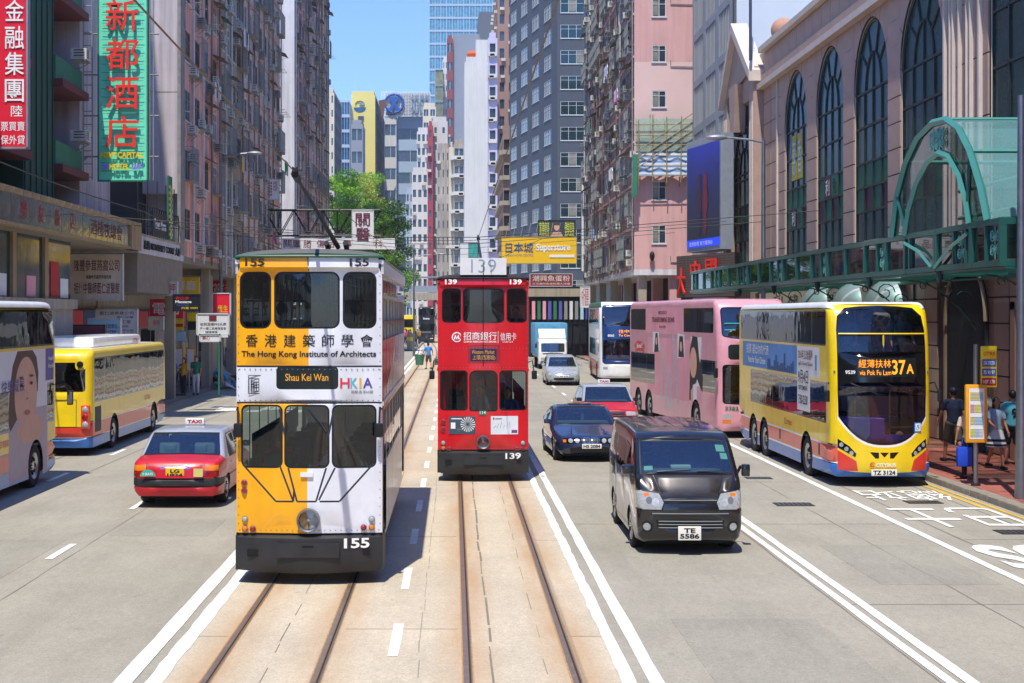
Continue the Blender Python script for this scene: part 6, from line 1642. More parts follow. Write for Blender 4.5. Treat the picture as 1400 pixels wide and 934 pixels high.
# long podium canopy with mirror-like sign band
rP = thing('shop_canopy', 'bronze shop canopy with a mirror like sign band at the left picture edge', 'canopy', (-11.5, 34, 0))
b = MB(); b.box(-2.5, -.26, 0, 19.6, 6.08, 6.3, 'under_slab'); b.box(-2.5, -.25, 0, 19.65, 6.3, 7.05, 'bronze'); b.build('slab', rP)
bm_ = MB(); bm_.bbox(0, .08, .01, .79, 0, .16, 'bronze', .01); me = bm_.mesh('coping_panel')
for i in range(24): put('coping_panel', me, rP, (-.02, .0 + i * .82, 6.95))
b = MB(); b.box(-.25, 0, .0, 19.7, 6.1, 6.2, 'bronze'); b.box(-.25, .05, 18.1, 19.7, 6.1, 6.96, 'bronze'); b.build('edge', rP)
m = mat('mirror_sign', 'a9b4b4', .08, .95, var=.35, scale=1.2, bump=1.0, bscale=1.1)
bm_ = MB(); bm_.box(0, .03, .01, .81, 0, .74, 'mirror_sign'); me = bm_.mesh('sign_panel')
for i in range(22): put('sign_panel', me, rP, (-.06, .0 + i * .82, 6.2))
for s, y, w in (('樂', 5.0, .55), ('友', 6.6, .55), ('飯', 8.3, .55), ('店', 10, .55)):
    text(s, (-.025, y, 6.35), (0, 1, 0), (0, 0, 1), w, .5, 'ink_red', rP, bold=.03)
text('酒樓夜總會', (-.025, 12.5, 6.33), (0, 1, 0), (0, 0, 1), 4.4, .5, 'ink_maroon', rP, bold=.03)
# showroom glazing under the canopy
rG = thing('showroom', 'first floor showroom windows under the bronze canopy', 'shop front', (-12.3, 34, 0))
for i in range(4):
    y = .4 + i * 3.2; b = MB(); b.box(0, .12, y - .35, y, 4.25, 6.1, 'bronze'); b.build('mullion', rG)
    b = MB(); b.box(.0, .03, y, y + 2.85, 4.25, 6.1, 'pane_teal'); b.build('pane', rG)
b = MB(); b.box(-.2, .25, 0, 12.9, 3.95, 4.25, 'concrete'); b.box(-.2, .1, 0, 12.9, 3.0, 3.95, 'shop_grey'); b.build('sill_band', rG)
for y, c in ((10.5, 'ink_red'), (11.6, 'ad_white'), (5.2, 'ad_white'), (8, 'ad_pink')): b = MB(); b.box(.035, .05, y, y + .9, 4.3, 4.3 + (1.1 if c == 'ink_red' else .6), c); b.build('window_poster', rG)
# white parapet with black letters
rM = thing('podium', 'white parapet balcony with black lettering between canopy and mauve wall', 'balcony', (-11.6, 53.9, 0))
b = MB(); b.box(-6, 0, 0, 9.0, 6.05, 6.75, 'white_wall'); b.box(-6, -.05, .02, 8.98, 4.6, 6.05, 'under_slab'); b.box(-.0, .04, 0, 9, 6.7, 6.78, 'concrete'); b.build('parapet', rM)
text('嘉蘭 MONTEREY COURT 大廈', (.012, .8, 6.22), (0, 1, 0), (0, 0, 1), 7.2, .34, 'ink', rM, bold=.04, depth=.03)
b = MB()
for i in range(20): b.box(-.1, -.06, .2 + i * .44, .24 + i * .44, 6.8, 9.0 if i % 4 == 0 else 7.9, 'dark_metal')
b.box(-.1, -.06, .2, 8.8, 7.9, 7.94, 'dark_metal'); b.build('railing', rM)
b = MB(); b.box(-.04, .02, 2.4, 5.3, 6.85, 7.75, 'dark_metal'); b.build('name_board', rM); text('Town Mama', (.03, 2.7, 7.1), (0, 1, 0), (0, 0, 1), 2.3, .4, 'ink_white', rM, bold=.02)
b = MB()
for i in range(18):
    for j in range(3): b.box(.05, .08, 5.5 + j * .2, 5.7 + j * .2, 6.85 + i * .12, 6.97 + i * .12, 'bus_yellow' if (i + j) % 2 else 'tram_green')
b.box(-.02, .05, 5.4, 6.2, 6.8, 9.4, 'tram_green'); b.build('checked_sign', rM, kind='stuff')
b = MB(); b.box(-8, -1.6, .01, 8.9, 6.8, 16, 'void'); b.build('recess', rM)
# hanging signs on the left
hang_sign('red sign with white characters at the top left picture corner', -14, 36, -30, 201, 38, mat('sign_red', 'e0142f', .45, var=.05), 'frame_alu', [(c, .42, .94, a, b_, 'ink_white', .02, .03) for c, a, b_ in (('金', .13, .255), ('融', .285, .42), ('集', .44, .575), ('團', .6, .735))] + [('陸', .58, .9, .755, .82, 'ink_white'), ('票買賣', .3, .96, .85, .905, 'ink_white'), ('保外貸', .3, .96, .93, .985, 'ink_white')], name='red_sign')
mat('neon_red', 'f03424', .4, var=.1); mat('sign_jade', '70e8bc', .6, var=.14, scale=1.5)
r, w, h = hang_sign('tall jade green hotel sign with red neon characters 新都酒店', 135.5, 200.5, -4, 246, 50, 'sign_jade', 'green_tile', [], name='hotel_sign')
for s, y0, y1 in (('新', 0, 43), ('都', 54, 96), ('酒', 105, 150), ('店', 160, 203)):
    hh = (y1 - y0) / 40 * 1.0; text(s, (.26, -.13, (246 - y1) / 40), (1, 0, 0), (0, 0, 1), 1.12, hh, 'neon_red', r, bold=.012, depth=.05)
text('NEW CAPITAL', (.08, -.1, .74), (1, 0, 0), (0, 0, 1), 1.46, .2, 'bus_yellow', r, bold=.03, depth=.04); text('HOTEL', (.38, -.1, .34), (1, 0, 0), (0, 0, 1), .68, .2, 'bus_yellow', r, bold=.03, depth=.04); text('2/F', (1.16, -.1, .34), (1, 0, 0), (0, 0, 1), .32, .2, 'purple', r, bold=.03, depth=.04); text('⬅', (.1, -.1, .34), (1, 0, 0), (0, 0, 1), .22, .18, 'purple', r, bold=.02, depth=.03)
b = MB()
for z in np.arange(.3, 6.2, .28): b.tube([(.1, -.08, z), (w - .1, -.08, z + .0)], .008, 'green_tile', 4, False)
b.build('neon_tubes', r, kind='stuff')
b = MB()
def ladder(b, x, y, z0, z1, w=.3, m='frame_alu'):
    for s in (0, w): b.tube([(x + s, y, z0), (x + s, y, z1)], .025, m, 5)
    for z in np.arange(z0 + .1, z1, .45): b.tube([(x, y, z), (x + w, y, z)], .018, m, 4, False)
ladder(b, -.55, .05, -.0, 8); b.tube([(w + .22, .05, .0), (w + .22, .05, 8)], .025, 'frame_alu', 5); b.tube([(w + .1, .05, .0), (w + .1, .05, 8)], .02, 'frame_alu', 5)
for z in (.8, 2.2, 3.6, 5.0): b.tube([(-2.6, .08, z), (w + .4, .08, z)], .03, 'pipe_grey', 5)
b.tube([(-.4, .1, .8), (-2.4, .1, -.4)], .035, 'frame_alu', 5); b.tube([(-.4, .1, .8), (-1.6, .1, -.3)], .03, 'frame_alu', 5)
for x in (-1.5, -2.2): b.tube([(x, .1, -.6), (x, .1, 3)], .03, 'steel', 5)
for z in (-.6, .6, 1.8): b.tube([(-2.2, .1, z), (-1.5, .1, z + 1.1)], .02, 'steel', 5); b.tube([(-1.5, .1, z), (-2.2, .1, z + 1.1)], .02, 'steel', 5)
b.tube([(-2.3, .1, 2.2), (-.9, .1, 4.4)], .03, 'steel', 5); b.tube([(-2.4, .1, 2.6), (-.9, .1, 1.2)], .03, 'steel', 5)
b.build('bracket_frame', r)
def wsign(label, px0, px1, py0, py1, Y, lines, face='sign_cream', rim='frame_white', **k): return hang_sign(label, px0, px1, py0, py1, Y, face, rim, lines, **k)
mat('sign_cream', 'e6d8c4', .55, var=.1, scale=1.5, streak=.15); mat('sign_white', 'dcdcd8', .5, var=.08); mat('sign_black', '15161b', .4, var=.1); mat('sign_skyblue', 'a9d4e4', .5, var=.1); mat('sign_navy', '1d4f94', .5, var=.1); mat('sign_green', '2f7a5a', .5)
wsign('cream shop sign with two rows of red characters under the white parapet', 97, 166, 349, 409, 52, [('隆豐參茸燕窩公司', .06, .96, .10, .36, 'ink_maroon'), ('高麗參冬蟲草燕窩批發', .3, .8, .45, .54, 'ink'), ('祖傳中醫師藍仁波醫館', .06, .96, .62, .88, 'ink_maroon')])
wsign('cream sign with a round maroon emblem beneath the white parapet', 214, 241, 386, 403, 60, [('當押', .3, .95, .1, .9, 'ink_red')])
wsign('black massage sign with a yellow foot', 238, 272, 404, 424, 56, [('寶足康', .05, .6, .06, .3, 'ink_red'), ('Massage', .05, .7, .34, .58, 'ink_white'), ('2nd FLOOR', .1, .6, .6, .72, 'side_blue'), ('內進 WIFI', .3, .95, .78, .94, 'bus_yellow')], face='sign_black', rim='trim_black')
r, w, h = wsign('white notice board above the rubbish heap', 270, 312, 430, 457, 58, [('信興酒樓PFS水療', .08, .94, .42, .58, 'ink'), ('屋一樓二號樓夜宴會', .08, .94, .64, .78, 'ink'), ('28383838', .25, .65, .84, .95, 'ink')], face='sign_white')
b = MB(); b.box(.38 * w, .62 * w, -.02, -.003, .68 * h, .94 * h, 'ink_maroon'); b.build('crest', r)
wsign('small white sign with red script below the notice board', 274, 300, 458, 466, 58, [('美心', .1, .5, .1, .9, 'ink_red')], face='sign_white')
wsign('white board listing red and blue rows of characters, left of the bus stop', 132, 186, 424, 464, 54, [('藍仁波參茸公司', .08, .94, .05, .16, 'ink_maroon'), ('祖傳中醫', .5, .94, .2, .28, 'side_blue'), ('藍仁館', .56, .86, .34, .46, 'ink_maroon'), ('診症時間', .56, .8, .52, .6, 'side_blue'), ('上午十時', .56, .94, .66, .74, 'ink_maroon'), ('下午三時', .56, .94, .76, .84, 'side_blue'), ('星期日休息', .56, .94, .88, .96, 'ink_maroon')], face='sign_white')
r, w, h = wsign('pale blue clinic sign with a dark blue foot', 122, 163, 437, 466, 50, [('ZONE健康坊', .3, .95, .2, .42, 'sign_navy'), ('CENTRE', .42, .9, .5, .64, 'sign_navy'), ('護中心', .45, .95, .75, .93, 'ink_white')], face='sign_skyblue')
b = MB(); b.box(.4 * w, w, -.004, 0, 0, .3 * h, 'sign_navy'); b.build('foot_panel', r)
wsign('dark maroon advertising strip behind the single decker', 67, 142, 446, 478, 47, [('戶外廣告', .6, .88, .62, .85, 'ink_white')], face=mat('ad_maroon', '6c2630', .5, var=.4, scale=2.5), rim='trim_black')
wsign('red shop board behind the massage sign', 291, 314, 402, 430, 66, [('恆生', .3, .9, .55, .9, 'bus_yellow')], face='sign_red')
wsign('white board with a red heart emblem over the pavement', 204, 222, 434, 450, 62, [('利市', .3, .8, .2, .7, 'ink_red')], face='sign_cream')
wsign('upright red and white clinic sign on the mauve tenement', 364, 380, 246, 272, 92, [('黃錦華', .05, .5, .06, .94, 'ink_red'), ('跌打醫科', .6, .95, .06, .6, 'ink_red')], face='sign_white')
# shopfront clutter beneath the overhang
rS = thing('shop_row', 'shaded row of shop fronts behind the waiting people', 'shop row', (-15.4, 54, .13))
rr = random.Random(8)
for i in range(20):
    y = i * 2.5; c = rr.choice(('shop_grey', 'void', 'maroon_band', 'pane_dark', 'sign_cream', 'void')); b = MB(); b.box(-.1, 0.02 + rr.uniform(0, .3), y, y + 2.3, 0, 2.9, c); b.build('shop_front', rS)
    b = MB(); b.box(.0, .5, y, y + 2.4, 3.0, 3.8, rr.choice(('sign_red', 'sign_cream', 'sign_white', 'ad_maroon', 'sign_navy', 'bus_yellow'))); b.build('fascia', rS)
b = MB(); b.box(-.4, .0, -1, 52, 3.8, 6, 'shop_grey'); b.build('upper_wall', rS)
rr = random.Random(21)
LB = [('red', 'sign_red'), ('yellow', 'bus_yellow'), ('white', 'sign_white'), ('green', 'sign_green')]
PL = ('under the soot grey tenement', 'under the mauve tenement', 'under the red tenement')
for i in range(14):
    Y = 66 + i * 4.2; y0 = rr.uniform(4.2, 5.8); nm, c = LB[i % 4]; w = rr.uniform(.7, 1.5); h = rr.uniform(.5, 1.1)
    r = thing('shop_sign', '%s shop sign %s, %s' % (nm, PL[0 if Y < 80 else 1 if Y < 100 else 2], ('nearest to the camera', 'second of its kind', 'third of its kind', 'farthest from the camera')[i // 4]), 'sign', (-12.2 - w * .2, Y, y0), 0, 'small signs over the far left pavement'); b = MB(); b.box(-w, w * .2, 0, .14, -h, 0, c); b.build('panel', r)
    text(rr.choice(('大酒樓', '珠寶', '藥房', '電器', '茶餐廳', '當押')), (-w * .9, -.01, -h * .8), (1, 0, 0), (0, 0, 1), w * 1, h * .6, 'ink_white' if c != 'sign_white' else 'ink_red', r)
# truss gantry with white sign
r = thing('sign_gantry', 'black lattice gantry carrying the white sign with dark red characters', 'gantry', (wx(322, 92), 92, 0))
b = MB(); zt, zb = wz(287, 92), wz(322, 92); Wg = wx(520, 92) - wx(322, 92)
for z in (zt, zb):
    for y in (0, .7): b.tube([(-.6, y, z), (Wg, y, z)], .045, 'trim_black', 5)
n = 10
for i in range(n):
    a, c = Wg * i / n, Wg * (i + 1) / n
    for y in (0, .7): b.tube([(a, y, zb if i % 2 else zt), (c, y, zt if i % 2 else zb)], .03, 'trim_black', 4); b.tube([(a, y, zb), (a, y, zt)], .025, 'trim_black', 4)
b.tube([(1.5, 0, zt), (-.6, .3, zt + 3)], .04, 'trim_black', 5); b.build('lattice', r)
b = MB(); b.box(wx(386, 92) - wx(322, 92), wx(540, 92) - wx(322, 92), -.1, 0, wz(341, 92), wz(326, 92), 'sign_white'); b.build('lower_panel', r)
for i, (s, px) in enumerate((('闗', 388), ('鷹', 400), ('膳', 415), ('傷', 433), ('品', 446), ('專', 470), ('科', 512))): text(s, (wx(px, 92) - wx(322, 92), -.11, wz(339, 92)), (1, 0, 0), (0, 0, 1), .5, .5, 'ink_maroon', r, bold=.03)
hang_sign('white sign with two dark red characters 開醫 over the tram', 482, 510, 288, 333, 88, 'sign_white', 'frame_white', [('關', .15, .85, .08, .47, 'ink_maroon', .03, .03), ('醫', .15, .85, .53, .93, 'ink_maroon', .03, .03)], name='doctor_sign')
# ------------------------------------------------------------------ trees in the gap
def tree(x, y, H, cr, label, seed, mats=('leaf_a', 'leaf_b', 'leaf_c')):
    r = thing('tree', label, 'tree', (x, y, 0), 0, 'street trees on the left beyond the tenements'); rr = random.Random(seed)
    b = MB(); limbs = []
    b.tube([(0, 0, 0), (.15, .1, H * .25), (-.1, .1, H * .5), (.1, 0, H * .8)], [.32, .26, .18, .06], 'bark', 8)
    for i in range(12):
        a = rr.uniform(0, 2 * PI); z = H * rr.uniform(.28, .7); e = Vector((math.cos(a) * cr * rr.uniform(.5, .9), math.sin(a) * cr * rr.uniform(.5, .9), z + H * rr.uniform(.08, .25)))
        b.tube([(0, 0, z), (e.x * .5, e.y * .5, z + (e.z - z) * .4), e], [.11, .07, .03], 'bark', 5); limbs.append(e)
    b.build('trunk', r)
    cl = []
    for i in range(55):
        a = rr.uniform(0, 2 * PI); q = rr.random() ** .5; z = rr.uniform(.28, 1.0); k = math.sin(PI * min(1, (z - .2) / .85)) ** .6
        cl.append((Vector((math.cos(a) * cr * q * k, math.sin(a) * cr * q * k, H * z)), rr.uniform(.6, 1.25), rr.choice((0, 1, 2))))
    rn = np.random.default_rng(seed); V = []; Fc = []; Mi = []
    for c, rad, mi in cl:
        n = int(420 * rad * rad); d = rn.normal(size=(n, 3)); d /= np.linalg.norm(d, axis=1)[:, None]; p = np.array(c) + d * rad * (rn.random((n, 1)) ** .35) * [1.1, 1.1, .75]
        a = rn.normal(size=(n, 3)); a /= np.linalg.norm(a, axis=1)[:, None]; bb = np.cross(a, rn.normal(size=(n, 3))); bb /= np.linalg.norm(bb, axis=1)[:, None]; s = rn.uniform(.07, .16, (n, 1))
        o = len(V); q = np.stack([p - a * s, p + bb * s * .5, p + a * s, p - bb * s * .5], 1).reshape(-1, 3); V += q.tolist(); Fc += [(o + 4 * i, o + 4 * i + 1, o + 4 * i + 2, o + 4 * i + 3) for i in range(n)]
        Mi += [min(2, max(0, mi + int(v))) for v in rn.integers(-1, 2, n)]
    me = bpy.data.meshes.new('crown'); me.from_pydata(V, [], Fc); [me.materials.append(MATS[q]) for q in mats]; me.polygons.foreach_set('material_index', Mi); put('crown', me, r); return r
mat('bark', '5a4a3a', .9, var=.3)
for n_, c in (('leaf_a', '5a8c2a'), ('leaf_b', '7eb23a'), ('leaf_c', 'a0cc48'), ('leaf_d', 'bcc048'), ('leaf_e', '2f5a20')):
    m = mat(n_, c, .55, var=.25, scale=2); m.node_tree.nodes['Principled BSDF'].inputs['Transmission Weight'].default_value = 0
    nt = m.node_tree; tr = nt.nodes.new('ShaderNodeBsdfTranslucent'); tr.inputs[0].default_value = lin(c); mx = nt.nodes.new('ShaderNodeMixShader'); mx.inputs[0].default_value = .4
    o_ = nt.nodes['Material Output']; nt.links.new(nt.nodes['Principled BSDF'].outputs[0], mx.inputs[1]); nt.links.new(tr.outputs[0], mx.inputs[2]); nt.links.new(mx.outputs[0], o_.inputs[0])
tree(wx(463, 148), 148, 18.2, 3.9, 'broad green street tree nearest the red tenement', 1, ('leaf_a', 'leaf_b', 'leaf_c'))
tree(wx(500, 153), 153, 18.6, 3.1, 'yellowish green street tree in the middle of the three', 2, ('leaf_b', 'leaf_c', 'leaf_d'))
tree(wx(523, 146), 146, 15.0, 2.9, 'darker rounder street tree nearest the tram tracks', 3, ('leaf_e', 'leaf_a', 'leaf_b'))
# ================================================================== RIGHT SIDE OF THE STREET
mat('granite_pink', 'b49684', .55, var=.16, scale=1.3, bump=.08, bscale=50); mat('granite_light', 'd4c3b4', .6, var=.12, scale=2); mat('granite_back', '4a3c36', .8, var=.2); mat('granite_brown', 'ae8a72', .35, var=.22, scale=1.2, coat=.3)
winmat('mall_glass', '1c4242', .18, .12); winmat('mall_green', '226b52', .4, .1); winmat('mall_purple', '4a2c3a', .4, .1)
for q in ('mall_glass', 'mall_green', 'mall_purple'): MATS[q].node_tree.nodes['Principled BSDF'].inputs['Specular IOR Level'].default_value = .1; mat('mullion', '1b2422', .5, var=.1)
mat('canopy_green', '1a584e', .4, .1, var=.12, coat=.3); mat('canopy_light', '3f857a', .45, var=.1); mat('terracotta', 'b98a72', .8, var=.15)
glass('canopy_glass', '86a8a0', .08); glass('roof_glass', 'dcece8', .02); mat('iron_green', '163a36', .5, .3, var=.2)
m = mat('vault_sheet', '78acaa', .25, var=.12, scale=.8); m.node_tree.nodes['Principled BSDF'].inputs['Alpha'].default_value = .5
MX = 14.3
mall = thing('shopping_mall', 'pink granite mall with tall arched windows on the right', 'building', (MX, 0, 0))
P = {}
AR = [(44.65, 2.03), (50.05, 2.03), (55.5, 2.0), (61.0, 1.95)]
def arch(c, hw, z0, zs, zt, n=18): return [(c - hw, z0), (c + hw, z0)] + [(c + hw * math.cos(PI * i / n), zs + (zt - zs) * math.sin(PI * i / n)) for i in range(n + 1)][0:] + []
holes = [(c, h_, arch(c, h_, 5.75, 11.5, 13.9)) for c, h_ in AR]
outer = [(27, 0.13), (67.3, .13), (67.3, 16.0), (27, 16.0)]
rg = [(None, a) for _, _, a in holes] + [(None, rect(34.2, 38.9, 5.75, 15))]
panel(outer, rg, lambda y, z: (0, y, z), P, ('wall', 'granite_back'), 3.0, smooth=False)
# reveals
b = MB()
for _, _, a in holes + [(0, 0, rect(34.2, 38.9, 5.75, 15))]:
    n = len(a); b.add([(0, y, z) for y, z in a] + [(.12, y, z) for y, z in a], [(i, (i + 1) % n, n + (i + 1) % n, n + i) for i in range(n)], 'granite_light')
b.build('window_reveal', mall); emit(P, mall, weld=False)
# granite cladding slabs, one by one, cut away around the arches
SL = {}
def slab(w, h, m='granite_pink', d=.05):
    k = (round(w, 2), round(h, 2), m)
    if k not in SL: q = MB(); q.box(-d, -.002, .02, w - .02, .02, h - .02, m, skip='r'); SL[k] = q.mesh('granite_slab')
    return SL[k]
ns = 0
def clad(y, z, w, h, m='granite_pink', x=0, par=None): put('granite_slab', slab(w, h, m), par or mall, (x, y, z))
zc = [5.8 + .83 * i for i in range(10)]
for ya, yb in ((46.68, 48.02), (52.08, 53.5), (57.5, 59.05), (62.95, 64.2)):
    for z in zc: clad(ya, z, yb - ya, .83)
for ya in (39.0, 39.9, 40.8, 41.7):
    for z in [5.8 + 1.66 * i for i in range(5)]: clad(ya, z, .9, 1.66)
for y in np.arange(39.0, 67.2, 1.36):
    w = min(1.36, 67.25 - y)
    clad(y, 14.75, w, 1.0)
for y in np.arange(27, 39.0, 1.5): clad(y, 15.05, 1.5, .9); 
for z in [5.8 + .95 * i for i in range(9)]: clad(64.25, z, 1.4, .95); clad(65.7, z, 1.55, .95)
# spandrels: curved cuts, with joint grooves left between the pieces
P = {}
for i, (c, hw) in enumerate(AR):
    l = c - 2.72 if i else c - 2.72; r_ = c + 2.72
    o = [(l + .02, 11.52), (c - hw - .03, 11.52)] + [(c - (hw + .03) * math.cos(PI * k / 18), 11.52 + (2.43) * math.sin(PI * k / 18)) for k in range(1, 18)] + [(c + hw + .03, 11.52), (r_ - .02, 11.52), (r_ - .02, 14.08), (l + .02, 14.08)]
    jr = []
    for a in (30, 60, 90, 120, 150):
        ca, sa = math.cos(R(a)), math.sin(R(a)); p0 = np.array((c + hw * ca, 11.5 + 2.4 * sa)); p1 = np.array((c + hw * 1.9 * ca, 11.5 + 2.4 * 1.9 * sa)); n_ = np.array((-sa, ca)) * .015
        jr.append((None, [tuple(p0 + n_), tuple(p1 + n_), tuple(p1 - n_), tuple(p0 - n_)]))
    jr.append((None, rect(l, c - hw - .2, 12.7, 12.73))); jr.append((None, rect(c + hw + .2, r_, 12.7, 12.73)))
    panel(o, jr, lambda y, z: (-.045, y, z), P, ('spandrel#%d' % i, 'granite_pink'), 9, smooth=False)
emit(P, mall, weld=False)
b = MB(); b.box(-.35, 0, 27, 67.35, 14.1, 14.35, 'granite_light'); b.box(-.2, 0, 27, 67.3, 14.35, 14.72, 'granite_pink'); b.box(-.3, 0, 27, 67.3, 15.78, 16.02, 'granite_light'); b.box(-.12, 0, 64.2, 64.35, 5.8, 14.1, 'granite_light'); b.build('cornice', mall)
b = MB(); b.box(.02, 14, 27, 74.7, 15.5, 15.9, 'concrete'); b.box(.6, 14, 27, 74.7, .13, 15.5, 'granite_back', skip='b'); b.build('core', mall)
for y, w in ((41.0, .08), (41.5, .05), (41.75, .05), (42.2, .1), (39.4, .12), (40.1, .05), (40.4, .05)): b = MB(); b.box(-.16, -.05, y, y + w, 5.8, 14.1, 'granite_light'); b.build('pilaster_strip', mall)
# glazed arches: sub-parts are panes and mullions
LET = {(1, 3): None}
def awin(c, hw, z0, zs, zt, cols=4, gothic=False, k=0):
    e = put('arched_window', None, mall, (.08, c, 0)); rows = [z0, 7.35, 8.2, 9.05, 10.3, zs] if z0 < 6.5 else [z0, 8.2, 9.05, 10.3, zs]
    b = MB()
    for j in range(len(rows) - 1):
        for i in range(cols):
            y0 = -hw + 2 * hw * i / cols; y1 = -hw + 2 * hw * (i + 1) / cols
            mt = 'mall_glass' if j in (0, 4, 3) or rows[j] >= 9.05 else ('mall_green' if j == 2 else ('mall_purple' if (i + k) % 2 else 'mall_green'))
            if j == 2: mt = 'mall_green'
            q = MB(); q.box(0, .02, y0 + .03, y1 - .03, rows[j] + .03, rows[j + 1] - .03, mt); q.build('pane', e)
    for z in rows: b.box(-.05, .0, -hw, hw, z - .035, z + .035, 'mullion')
    for i in range(cols + 1): y = -hw + 2 * hw * i / cols; b.box(-.05, 0, y - .03, y + .03, z0, zs, 'mullion')
    h = zt - zs; n = 18
    pts = [(hw * math.cos(PI * i / n), zs + h * math.sin(PI * i / n)) for i in range(n + 1)]
    inner = [(hw * .45 * math.cos(PI * i / n), zs + h * .55 * math.sin(PI * i / n)) for i in range(n + 1)]
    b.tube([(-.02, y, z) for y, z in inner], .03, 'mullion', 4); b.tube([(-.02, y, z) for y, z in pts], .05, 'mullion', 4)
    S5 = [0, 4, 7, 11, 14, 18]
    for a in range(5):
        i0, i1 = S5[a], S5[a + 1]; seg = pts[i0:i1 + 1] + inner[i0:i1 + 1][::-1]
        q = MB(); q.prism([(y, z) for y, z in seg], 'x', 0, .02, 'mall_glass'); q.build('pane', e); b.tube([(-.02,) + inner[i0], (-.02,) + pts[i0]], .03, 'mullion', 4)
    q = MB(); q.prism(inner, 'x', 0.002, .02, 'mall_glass'); q.build('pane', e); b.tube([(-.02, 0, zs), (-.02, 0, zs + h * .55)], .03, 'mullion', 4)
    b.build('mullions', e); return e
for k, (c, hw) in enumerate(AR): awin(c, hw, 5.8, 11.5, 13.85, k=k)
e = put('arched_window', None, mall, (.08, 36.55, 0)); b = MB()
for j in range(6):
    for i in range(4): q = MB(); q.box(0, .02, -2.3 + i * 1.17 + .03, -2.3 + (i + 1) * 1.17 - .03, 5.8 + j * 1.5 + .03, 7.3 + j * 1.5 - .03, 'mall_glass'); q.build('pane', e)
for j in range(7): b.box(-.05, 0, -2.33, 2.35, 5.77 + j * 1.5, 5.85 + j * 1.5, 'mullion')
for i in range(5): b.box(-.05, 0, -2.33 + i * 1.17, -2.27 + i * 1.17, 5.8, 14.9, 'mullion')
b.build('mullions', e)
# posters with characters in the windows
def wposter(y, z, w, h, s, c, ink): 
    e = put('window_poster', None, mall, (.03, y, z)); q = MB(); q.box(0, .02, 0, w, 0, h, c); q.build('sheet', e); text(s, (-.01, w * .85, h * .12), (0, -1, 0), (0, 0, 1), w * .7, h * .76, ink, e)
wposter(60.1, 9.4, .9, 1.9, '香', mat('poster_yellow', 'b3a52c', .5), 'sign_skyblue'); wposter(61.15, 9.4, .8, 1.9, '蔥', 'poster_yellow', 'sign_skyblue')
for y, z, s in ((54.6, 8.22, '免'), (55.6, 8.22, '利'), (60.2, 7.38, '舞'), (61.2, 7.38, '利'), (68.6, 7.4, '免'), (69.4, 7.4, '利')): wposter(y, z, .85, .8, s, 'mall_green' if s != '利' else 'mall_purple', 'ink_white' if s == '利' else 'ink')
# pavilion with pediment
PV = put('pavilion', None, mall, (-.45, 67.35, 0)); 
b = MB(); b.box(0, .45, 0, .9, .13, 15.2, 'granite_pink'); b.box(0, .45, 6.4, 7.35, .13, 13.6, 'granite_pink'); b.box(.12, .45, .9, 6.4, 13.9, 15.4, 'granite_pink')
b.add([(0, .2, 15.2), (0, 7.2, 14.6), (0, 4.9, 17.6), (0, 4.2, 17.8), (.45, .2, 15.2), (.45, 7.2, 14.6), (.45, 4.9, 17.6), (.45, 4.2, 17.8)], [(0, 3, 2, 1), (0, 4, 7, 3), (3, 7, 6, 2), (2, 6, 5, 1)], 'granite_pink')
b.add([(-.3, -.2, 15.0), (-.3, 4.2, 18.0), (-.3, 4.2, 17.5), (-.3, -.2, 14.5), (.5, -.2, 15.0), (.5, 4.2, 18.0), (.5, 4.2, 17.5), (.5, -.2, 14.5)], [(0, 3, 2, 1), (4, 5, 6, 7), (0, 1, 5, 4), (1, 2, 6, 5), (2, 3, 7, 6), (3, 0, 4, 7)], 'granite_light')
b.add([(-.3, 4.2, 18.0), (-.3, 7.6, 14.6), (-.3, 7.6, 14.2), (-.3, 4.2, 17.5), (.5, 4.2, 18.0), (.5, 7.6, 14.6), (.5, 7.6, 14.2), (.5, 4.2, 17.5)], [(0, 3, 2, 1), (4, 5, 6, 7), (0, 1, 5, 4), (1, 2, 6, 5), (2, 3, 7, 6), (3, 0, 4, 7)], 'granite_light')
b.add([(-.25, 3.3, 14.9), (-.25, 4.9, 14.9), (-.25, 4.6, 12.6), (-.25, 3.7, 12.6), (.3, 3.3, 14.9), (.3, 4.9, 14.9), (.3, 4.6, 12.6), (.3, 3.7, 12.6)], [(0, 1, 2, 3), (0, 3, 7, 4), (1, 5, 6, 2), (0, 4, 5, 1)], 'granite_pink'); b.build('pediment', PV)
for y in (.05, .3, .6, 6.45, 6.75, 7.05): b = MB(); b.box(-.1, .0, y, y + .14, 5.8, 13.6, 'granite_light'); b.build('pilaster_strip', PV)
for yy in (0, 6.4):
    for z in [5.8 + .95 * i for i in range(9)]: put('granite_slab', slab(.92, .95), PV, (-.0, yy, z))
e = awin(0, 2.3, 5.8, 10.6, 12.9, 4, k=1); e.location = (-.1, 71.3, 0)
for x, y, z, r_ in ((14.95, 66.3, 16.65, .56), (14.95, 75.6, 17.0, .42)):
    b = MB(); b.sphere((0, 0, 0), r_, 'terracotta', 28); b.lathe([(r_ * .5, -r_ * 1.1), (r_ * .4, -r_ * .85)], m='terracotta', n=20); o = put('roof_ball', b.mesh('roof_ball'), mall, (x - MX, y, z))
